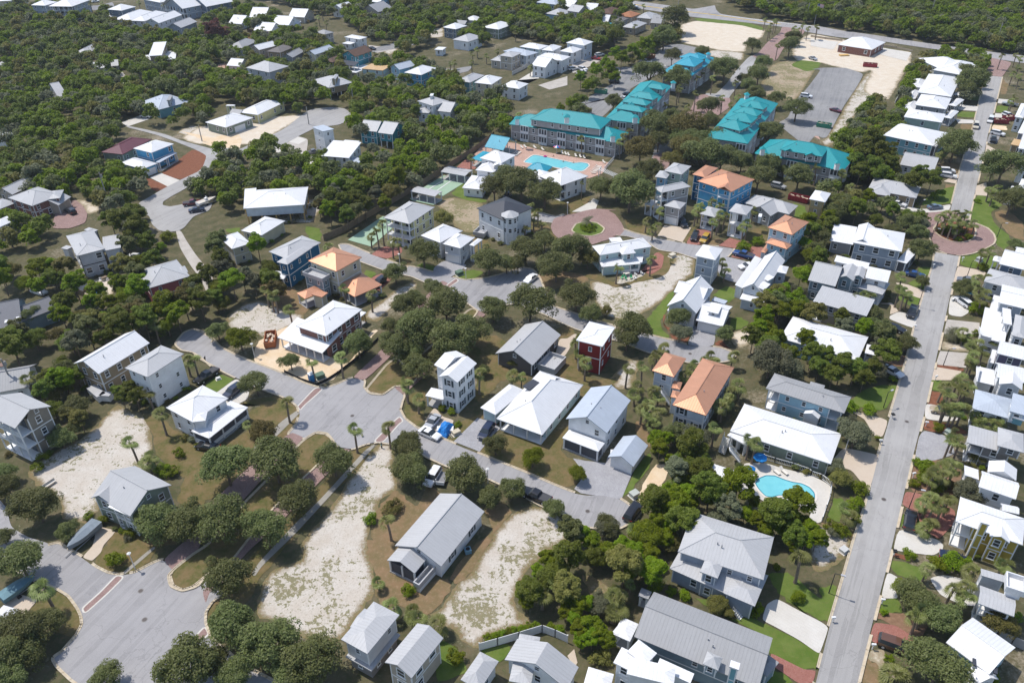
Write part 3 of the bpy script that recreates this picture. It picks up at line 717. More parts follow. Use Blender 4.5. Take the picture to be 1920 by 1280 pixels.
def rect(pts, z):
    a, b, c = (at(*p, z) for p in pts[:3])
    a = Vector((a.x, a.y)); b = Vector((b.x, b.y)); c = Vector((c.x, c.y))
    ab = b - a; bc = c - b
    cr = ab.x * bc.y - ab.y * bc.x
    s = 1 if cr > 0 else -1
    t1 = math.atan2(ab.y, ab.x); t2 = math.atan2(bc.y, bc.x) - s * math.pi / 2
    l1, l2 = ab.length, bc.length
    X = l1 * math.cos(t1) + l2 * math.cos(t2); Y = l1 * math.sin(t1) + l2 * math.sin(t2)
    t = math.atan2(Y, X)
    u = Vector((math.cos(t), math.sin(t))); v = Vector((-u.y, u.x)) * s
    L = abs(ab.dot(u)); Dp = abs(bc.dot(v))
    o = b - u * L
    return o, u, v, L, Dp

def build_block(root, org, pts, words):
    h = None; kind = 'hip'; pit = .42; flags = []; cols = []
    for w_ in words:
        if h is None and re.match(r'^-?[\d.]+(-[\d.]+)?$', w_):
            z0, h = (float(x) for x in w_.split('-')) if '-' in w_ else (0.0, float(w_))
        elif re.match(r'^(hip|gx|gy|sA|sB|sC|sD|flat)[\d.]*$', w_):
            k = re.match(r'^(hip|gx|gy|sA|sB|sC|sD|flat)([\d.]*)$', w_); kind = k[1]
            if k[2]: pit = float(k[2])
            elif kind[0] == 's': pit = .2
            elif kind[0] == 'g': pit = .5
        elif len(cols) < 2: cols.append(w_)
        else: flags.append(w_)
    wc, rc = cols
    o, u, v, L, Dp = rect(pts, h)
    if 'dbg' in flags: print(L, Dp)
    org2 = Vector((org.x, org.y))
    def X(x, y, z): q = o + u * x + v * y; return Vector((q.x - org.x, q.y - org.y, z))
    FOOT.append([tuple(o), tuple(o + u * L), tuple(o + u * L + v * Dp), tuple(o + v * Dp)])
    ov = .45
    for f in flags:
        if f[0] == 'o' and f[1:].replace('.', '').isdigit(): ov = float(f[1:])
    ov = min(ov, L * .14, Dp * .14)
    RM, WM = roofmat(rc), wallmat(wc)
    t = .16
    # ---- roof
    m = MB(); apex = h
    if kind == 'hip':
        s = min(L, Dp) / 2; rise = pit * s; apex = h + rise
        if L >= Dp: r0, r1 = (s, Dp / 2), (L - s, Dp / 2)
        else: r0, r1 = (L / 2, s), (L / 2, Dp - s)
        e = [X(0, 0, h), X(L, 0, h), X(L, Dp, h), X(0, Dp, h)]; A = X(*r0, h + rise); B = X(*r1, h + rise)
        if abs(L - Dp) < .6:
            A = B = X(L / 2, Dp / 2, h + rise)
            for i in range(4): m.poly([e[i], e[(i + 1) % 4], A])
        elif L >= Dp: m.poly([e[0], e[1], B, A]); m.poly([e[1], e[2], B]); m.poly([e[2], e[3], A, B]); m.poly([e[3], e[0], A])
        else: m.poly([e[0], e[1], A]); m.poly([e[1], e[2], B, A]); m.poly([e[2], e[3], B]); m.poly([e[3], e[0], A, B])
        lo = [p - Vector((0, 0, t)) for p in e]
        for i in range(4): m.poly([e[i], e[(i + 1) % 4], lo[(i + 1) % 4], lo[i]])
        m.poly(lo[::-1])
    elif kind in ('gx', 'gy'):
        sp = Dp if kind == 'gx' else L; ln = L if kind == 'gx' else Dp
        rise = pit * sp / 2; apex = h + rise
        prof = [(0, h), (sp / 2, h + rise), (sp, h), (sp, h - t), (sp / 2, h + rise - t), (0, h - t)]
        P = (lambda a, s_, z: X(a, s_, z)) if kind == 'gx' else (lambda a, s_, z: X(s_, a, z))
        c0 = [P(0, s_, z) for s_, z in prof]; c1 = [P(ln, s_, z) for s_, z in prof]
        for i in range(6): j = (i + 1) % 6; m.poly([c0[i], c0[j], c1[j], c1[i]])
        for c in (c0, c1):
            m.poly([c[0], c[1], c[4], c[5]]); m.poly([c[1], c[2], c[3], c[4]])
    elif kind[0] == 's':
        ln = Dp if kind in ('sA', 'sC') else L; rise = pit * ln; apex = h + rise
        zz = dict(sA=(0, 0, 1, 1), sC=(1, 1, 0, 0), sB=(1, 0, 0, 1), sD=(0, 1, 1, 0))[kind]
        e = [X(x, y, h + rise * k) for (x, y), k in zip(((0, 0), (L, 0), (L, Dp), (0, Dp)), zz)]
        lo = [p - Vector((0, 0, t)) for p in e]
        m.poly(e); m.poly(lo[::-1])
        for i in range(4): m.poly([e[i], e[(i + 1) % 4], lo[(i + 1) % 4], lo[i]])
    else:
        m.box(0, 0, h - .25, L, Dp, h, X)
        if 'par' in flags:
            for (a, b_, c, d) in ((0, 0, L, .2), (0, Dp - .2, L, Dp), (0, .2, .2, Dp - .2), (L - .2, .2, L, Dp - .2)): m.box(a, b_, h + .001, c, d, h + .8, X)
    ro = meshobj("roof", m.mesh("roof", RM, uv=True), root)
    if kind != 'flat' and rc not in 'SBORD' and L * Dp > 40 and 'nc' not in flags:
        # ridge caps and a couple of plumbing vents
        m = MB()
        if kind == 'hip' and abs(L - Dp) >= .6:
            m.tube(A + Vector((0, 0, .02)), B + Vector((0, 0, .02)), .11, n=6)
            for p_, q_ in ((e[0], A), (e[1], B if L >= Dp else A), (e[2], B), (e[3], A if L >= Dp else B)): m.tube(p_, q_, .07, n=6)
        elif kind in ('gx', 'gy'): m.tube(P(0, sp / 2, apex + .02), P(ln, sp / 2, apex + .02), .11, n=6)
        if m.v: meshobj("ridge_cap", m.mesh("ridge_cap", RM, uv=True), ro)
        if L * Dp > 70 and kind in ('hip', 'gx', 'gy'):
            for k in range(HRNG.randint(1, 2)):
                m = MB(); q = X(L * HRNG.uniform(.3, .7), Dp * HRNG.uniform(.28, .42), 0)
                m.tube((0, 0, -.9), (0, 0, .55), .09, n=6)
                fz = h + (apex - h) * .62
                meshobj("vent_pipe", m.mesh("vent_pipe", plain("galvanised", (.35, .35, .36), .5)), ro, (q.x, q.y, fz))
    # ---- walls
    ins = [ov, ov, ov, ov]       # AB, BC, CD, DA
    pf = [int(f[1]) for f in flags if re.match(r'^P\d$', f)]
    for k in pf: ins[k] = ov + 2.2
    x0, x1, y0, y1 = ins[3], L - ins[1], ins[0], Dp - ins[2]
    zb = z0; posts = []
    if 'st' in flags: zb = z0 + 2.4
    if 'po' not in flags and 'nw' not in flags:
        m = MB(); zt = h - .02
        m.box(x0, y0, zb, x1, y1, zt, X)
        if kind in ('gx', 'gy'):
            q = t + .05
            if kind == 'gx':
                zz = lambda y: h + (apex - h) * (1 - abs(y - Dp / 2) / (Dp / 2)) - q
                for x in (x0, x1 - .08):
                    a = [X(x, y0, zt), X(x, Dp / 2, apex - q), X(x, y1, zt)]; b_ = [X(x + .08, y0, zt), X(x + .08, Dp / 2, apex - q), X(x + .08, y1, zt)]
                    m.poly(a); m.poly(b_[::-1]); m.poly([a[0], a[1], b_[1], b_[0]]); m.poly([a[1], a[2], b_[2], b_[1]])
            else:
                for y in (y0, y1 - .08):
                    a = [X(x0, y, zt), X(L / 2, y, apex - q), X(x1, y, zt)]; b_ = [X(x0, y + .08, zt), X(L / 2, y + .08, apex - q), X(x1, y + .08, zt)]
                    m.poly(a); m.poly(b_[::-1]); m.poly([a[0], a[1], b_[1], b_[0]]); m.poly([a[1], a[2], b_[2], b_[1]])
        elif kind[0] == 's':
            def zz(x, y):
                k = dict(sA=y / Dp, sC=1 - y / Dp, sB=1 - x / L, sD=x / L)[kind]; return h + (apex - h) * k - t - .03
            c = [(x0, y0), (x1, y0), (x1, y1), (x0, y1)]
            for i in range(4):
                a, b_ = c[i], c[(i + 1) % 4]
                if max(zz(*a), zz(*b_)) > zt + .1:
                    m.poly([X(*a, zt), X(*b_, zt), X(*b_, max(zz(*b_), zt + .01)), X(*a, max(zz(*a), zt + .01))])
        nm = 'chimney' if 'chim' in flags else 'wall'
        wall = meshobj(nm, m.mesh(nm, WM), root)
        if 'st' in flags or 'post' in flags:
            for i in range(max(2, round(L / 4)) + 1):
                for j in range(max(1, round(Dp / 5)) + 1):
                    q = X(x0 + .2 + (x1 - x0 - .4) * i / max(2, round(L / 4)), y0 + .2 + (y1 - y0 - .4) * j / max(1, round(Dp / 5)), 0)
                    m2 = MB(); m2.box(-.17, -.17, 0, .17, .17, zb - .005); meshobj("post", m2.mesh("post", YWOOD if 'uc' in flags else TRIM), root, q)
    if 'po' in flags:
        # open porch or carport roof on posts
        nx = max(1, round(L / 3.2)); ny = max(1, round(Dp / 4))
        ring = [(i / nx, 0) for i in range(nx + 1)] + [(1, j / ny) for j in range(1, ny + 1)] + [(i / nx, 1) for i in range(nx - 1, -1, -1)] + [(0, j / ny) for j in range(ny - 1, 0, -1)]
        for a, b_ in ring:
            q = X(.3 + (L - .6) * a, .3 + (Dp - .6) * b_, 0); rz = math.atan2(u.y, u.x)
            m2 = MB(); m2.box(-.13, -.13, 0, .13, .13, h - t - .01 - z0)
            pp = meshobj("post", m2.mesh("post", YWOOD if 'uc' in flags else TRIM), root, (q.x, q.y, z0)); pp.rotation_euler = (0, 0, rz)
        m = MB(); m.box(.1, .1, z0 + .0, L - .1, Dp - .1, z0 + (.12 if 'slab' in flags else .3), X)
        meshobj("porch_floor", m.mesh("porch_floor", plain("deck_boards", (.36, .35, .34), .7)), root)
        if 'scr' in flags:
            m = MB(); m.box(.36, .36, z0 + .32, L - .36, Dp - .36, h - t - .3, X); meshobj("screen", m.mesh("screen", SHADE), root)
        if 'rail' in flags:
            m = MB()
            for (a, b_, c, d) in ((.25, .25, L - .25, .33), (.25, .33, .33, Dp - .25), (L - .33, .33, L - .25, Dp - .25)):
                m.box(a, b_, z0 + 1.1, c, d, z0 + 1.2, X); m.box(a + .02, b_ + .02, z0 + .45, c - .02, d - .02, z0 + 1.05, X)
            meshobj("railing", m.mesh("railing", TRIM), root)
        return
    if 'nw' in flags: return
    # ---- faces
    ns = max(1, round((h - zb) / 3.05))
    for f in flags:
        if re.match(r'^n\d$', f): ns = int(f[1])
    faces = [(X(x0, y0, 0), X(x1, y0, 0), -v), (X(x1, y0, 0), X(x1, y1, 0), u), (X(x1, y1, 0), X(x0, y1, 0), v), (X(x0, y1, 0), X(x0, y0, 0), -u)]
    hs = (h - zb) / ns
    # trim: corner boards and storey bands
    if 'nt' not in flags and h - zb > 1.8:
        m = MB(); e_ = .035
        for (cx, cy) in ((x0, y0), (x1, y0), (x1, y1), (x0, y1)):
            sx = 1 if cx == x0 else -1; sy = 1 if cy == y0 else -1
            xa, xb = sorted((cx - sx * e_, cx + sx * .14)); ya, yb = sorted((cy - sy * e_, cy + sy * .14))
            m.box(xa, ya, zb, xb, yb, h - .03, X)
        for i in range(1, ns):
            z = zb + i * hs
            m.box(x0 + .145, y0 - e_ + .005, z - .1, x1 - .145, y0 + .05, z + .1, X); m.box(x0 + .145, y1 - .05, z - .1, x1 - .145, y1 + e_ - .005, z + .1, X)
            m.box(x0 - e_ + .005, y0 + .145, z - .1, x0 + .05, y1 - .145, z + .1, X); m.box(x1 - .05, y0 + .145, z - .1, x1 + e_ - .005, y1 - .145, z + .1, X)
        meshobj("trim", m.mesh("trim", plain("dark_trim", (.05, .05, .055)) if 'dt' in flags else (YWOOD if 'uc' in flags else TRIM)), root)
    dist = (Vector((o.x, o.y, 0)) - CAM).length
    cam2 = Vector((CAM.x - org.x, CAM.y - org.y, CAM.z))
    for k, (p, q, n) in enumerate(faces):
        Lw = (q - p).length
        nn = Vector((n.x, n.y, 0)).normalized(); ang = math.atan2(nn.y, nn.x)
        mid = (p + q) / 2; cv = cam2 - mid
        d_ = cv.dot(nn) / cv.length
        if k in pf:
            # stacked porch in front of the set-back wall
            dep = 2.2; col = max(1, round(Lw / 2.6))
            dirn = (q - p).normalized()
            def Y(a, d, z): r_ = p + dirn * a + nn * d; return Vector((r_.x, r_.y, z))
            pr = None
            for i in range(ns):
                z = zb + i * hs; m = MB(); m.box(0, .01, z - (.1 if i else 0), Lw, dep, z + .12, Y)
                pq = meshobj("porch", m.mesh("porch", TRIM), root); pr = pr or pq
            m = MB()
            for i in range(ns):
                z = zb + i * hs
                if i or 'rl' in flags:
                    m.box(.15, dep - .12, z + 1.0, Lw - .15, dep - .04, z + 1.1, Y)
                    nb = max(4, int(Lw / (.32 if dist < 260 else .6)))
                    for b2 in range(nb + 1): a = .15 + (Lw - .36) * b2 / nb; m.box(a, dep - .11, z + .125, a + .06, dep - .05, z + .995, Y)
            if m.v: meshobj("railing", m.mesh("railing", TRIM), pr)
            for i in range(col + 1):
                m = MB(); m.box(-.11, -.11, zb, .11, .11, h - t - .01)
                qq = Y(.12 + (Lw - .24) * i / col, dep - .13, 0)
                cc_ = meshobj("column", m.mesh("column", TRIM), pr, qq); cc_.rotation_euler = (0, 0, ang)
            m = MB()
            for i in range(ns):
                z = zb + i * hs + .15
                nd = max(1, int(Lw / 3))
                for b2 in range(nd): a = Lw * (b2 + .5) / nd; m.box(a - .8, -.02, z, a + .8, .03, z + 2.15, Y)
            meshobj("glass_door", m.mesh("glass_door", GLASS), root)
            continue
        if 'n' in flags or d_ < -.12 or Lw < 1.4 or ('x%d' % k) in flags: continue
        sp = 3.3 if dist < 330 else 4.2
        for f in flags:
            if re.match(r'^sp[\d.]+$', f): sp = float(f[2:])
        nw = max(1, int(round(Lw / sp)))
        ww = 1.05; wh_ = 1.55
        if 'big' in flags: ww, wh_ = 1.5, 1.7
        if 'sm' in flags: ww, wh_ = .8, 1.1
        if hs < 2.2: wh_ = min(wh_, hs * .55)
        gar = ('g%d' % k) in flags
        door = ('d%d' % k) in flags
        for i in range(ns):
            zc = zb + i * hs + hs * .56
            for j in range(nw):
                a = (j + .5) / nw + HRNG.uniform(-.06, .06) / nw
                if i == 0 and (gar or door) and abs(a - .5) < (1.9 / Lw if gar else .9 / Lw): continue
                if HRNG.random() < .14 and nw > 1: continue
                if 'balc' in flags and j % 2 == 1:
                    pos = p + (q - p) * ((j + .5) / nw); pos.z = zc - .2
                    bal = meshobj("balcony", balcony_mesh(), root, pos); bal.rotation_euler = (0, 0, ang - math.pi / 2)
                    continue
                pos = p + (q - p) * a; pos.z = zc
                add_window(root, Vector((0, 0, 0)), pos, ang, ww, wh_, 'shut' in flags)
        if gar or door:
            m = MB(); wd = 2.5 if gar else .55; hd = 2.25 if gar else 2.1
            wd = min(wd, Lw * .42)
            m.box(-wd, -.02, 0, wd, .04, hd)
            for z in (.02,) if not gar else (.05, .6, 1.15, 1.7): m.box(-wd + .08, .041, z, wd - .08, .055, z + .45)
            dn = "garage_door" if gar else "door"
            pos = mid.copy(); pos.z = zb + .02
            do_ = meshobj(dn, m.mesh(dn, TRIM if gar else DOORM), root, pos); do_.rotation_euler = (0, 0, ang - math.pi / 2)
    if kind in ('gx', 'gy') and apex - h > 1.4 and 'n' not in flags:
        for k in ((1, 3) if kind == 'gx' else (0, 2)):
            if ('x%d' % k) in flags: continue
            p, q, n = faces[k]; pos = (p + q) / 2; pos.z = h + (apex - h) * .3
            nn = Vector((n.x, n.y, 0)); cv = cam2 - pos
            if cv.dot(nn) / cv.length > -.1: add_window(root, Vector((0, 0, 0)), pos, math.atan2(nn.y, nn.x), .8, .9)

def balcony_mesh():
    if 'b' in _unit: return _unit['b']
    m = MB()
    for x in (-1.6, -.53, .53, 1.6): m.box(x - .1, 0, -1.4, x + .1, .5, 1.3)
    for x0 in (-1.5, -.43, .63): m.box(x0, .0, -1.3, x0 + .87, .05, 1.2, mi=1)
    m.box(-1.7, 0, 1.301, 1.7, .55, 1.5); m.box(-1.7, 0, -1.6, 1.7, .55, -1.401)
    for x0 in (-1.5, -.43, .63): m.box(x0, .4, -.6, x0 + .87, .46, -.5); m.box(x0, .42, -1.39, x0 + .87, .44, -.61)
    _unit['b'] = m.mesh("balcony", [TRIM, SHADE]); return _unit['b']

def build_houses(txt):
    cur = None; items = []
    for ln in txt.strip().splitlines():
        ln = ln.strip()
        if not ln or ln[0] == '#': continue
        if ln[0] == '@': cur = ([x.strip() for x in ln[1:].split('|')], []); items.append(cur)
        else: cur[1].append(ln)
    for head, lines in items:
        kind, handle, label = head[:3]
        cat = head[3] if len(head) > 3 else kind.split('_')[-1]
        blocks = [toks(l) for l in lines]
        P0 = blocks[0][0]; hh = 3
        for w_ in blocks[0][1]:
            if re.match(r'^[\d.]+(-[\d.]+)?$', w_): hh = float(w_.split('-')[-1]); break
        o, u, v, L, Dp = rect(P0, hh)
        c = o + u * (L / 2) + v * (Dp / 2)
        org = Vector((c.x, c.y, 0))
        root = empty(kind, org); tag(root, label, cat)
        LAND.append((handle, org))
        for pts, words in blocks:
            if words and words[0] == 'steps': build_steps(root, org, pts, words)
            elif words and words[0] == 'oct': build_oct(root, org, pts, words)
            elif words and words[0] == 'cup': build_cup(root, org, pts, words)
            else: build_block(root, org, pts, words)

def build_steps(root, org, pts, words):
    """outside stair: top point at height words[1], bottom point on the ground"""
    h = float(words[1]); a = at(*pts[0], h); b = at(*pts[1], 0)
    d = Vector((b.x - a.x, b.y - a.y)); L = d.length; d.normalize(); n = Vector((-d.y, d.x)); w_ = float(words[2]) if len(words) > 2 else 1.2
    m = MB(); k = max(3, int(h / .2))
    def X(s, t_, z): return Vector((a.x + d.x * s + n.x * t_ - org.x, a.y + d.y * s + n.y * t_ - org.y, z))
    for i in range(k):
        z = h * (1 - (i + 1) / k); m.box(L * i / k, -w_ / 2, z, L * (i + 1) / k + .03, w_ / 2, z + .07, X)
    for s in (-1, 1):
        m.poly([X(0, s * w_ / 2, h + .9), X(L, s * w_ / 2, .9), X(L, s * w_ / 2, 1.0), X(0, s * w_ / 2, h + 1.0)])
        m.poly([X(0, s * (w_ / 2 + .06), h + .9), X(L, s * (w_ / 2 + .06), .9), X(L, s * (w_ / 2 + .06), 1.0), X(0, s * (w_ / 2 + .06), h + 1.0)])
        m.poly([X(0, s * w_ / 2, h - .25), X(L, s * w_ / 2, -.05), X(L, s * w_ / 2, .2), X(0, s * w_ / 2, h + .05)])
        for i in range(k + 1):
            z = h * (1 - i / k); m.box(L * i / k - .03, s * w_ / 2 - .03, z, L * i / k + .03, s * w_ / 2 + .03, z + .9, X)
    meshobj("stairs", m.mesh("stairs", TRIM), root)

def build_cup(root, org, pts, words):
    """small louvred cupola on a roof at height words[1], size words[2]"""
    h = float(words[1]); s = float(words[2]) if len(words) > 2 else .7
    rc = words[3] if len(words) > 3 else 'T'
    for p in pts:
        q = at(*p, h + .6) - org
        m = MB(); m.box(-s, -s, -1.2, s, s, 1.0)
        o = meshobj("cupola", m.mesh("cupola", TRIM), root, (q.x, q.y, h))
        m = MB(); e = [(-s * 1.5, -s * 1.5, 1.0), (s * 1.5, -s * 1.5, 1.0), (s * 1.5, s * 1.5, 1.0), (-s * 1.5, s * 1.5, 1.0)]
        for i in range(4): m.poly([e[i], e[(i + 1) % 4], (0, 0, 1.0 + s * 1.3)])
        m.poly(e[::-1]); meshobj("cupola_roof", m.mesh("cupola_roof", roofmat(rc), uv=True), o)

def build_oct(root, org, pts, words):
    """eight sided corner tower: eave height, radius, wall, roof"""
    h, r = float(words[1]), float(words[2]); q = at(*pts[0], h) - org; q.z = 0
    V = [(math.cos(math.pi / 8 + i * math.pi / 4), math.sin(math.pi / 8 + i * math.pi / 4)) for i in range(8)]
    m = MB()
    for i in range(8):
        a, b = V[i], V[(i + 1) % 8]; m.poly([(a[0] * r, a[1] * r, 0), (b[0] * r, b[1] * r, 0), (b[0] * r, b[1] * r, h), (a[0] * r, a[1] * r, h)])
    meshobj("tower_wall", m.mesh("tower_wall", wallmat(words[3])), root, q)
    m = MB(); R_ = r + .45
    for i in range(8):
        a, b = V[i], V[(i + 1) % 8]; m.poly([(a[0] * R_, a[1] * R_, h), (b[0] * R_, b[1] * R_, h), (0, 0, h + R_ * .5)]); m.poly([(a[0] * R_, a[1] * R_, h - .15), (b[0] * R_, b[1] * R_, h - .15), (b[0] * R_, b[1] * R_, h), (a[0] * R_, a[1] * R_, h)])
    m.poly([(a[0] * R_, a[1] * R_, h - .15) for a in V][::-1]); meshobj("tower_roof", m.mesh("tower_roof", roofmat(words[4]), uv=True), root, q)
    ca = r * math.cos(math.pi / 8)
    for i in range(8):
        ang = i * math.pi / 4
        if math.sin(ang) > .5: continue
        for z, hh in ((h - 1.3, 1.6), (h - 4.0, 1.4)):
            add_window(root, Vector((0, 0, 0)), (q.x + math.cos(ang) * ca, q.y + math.sin(ang) * ca, z), ang, .95, hh)
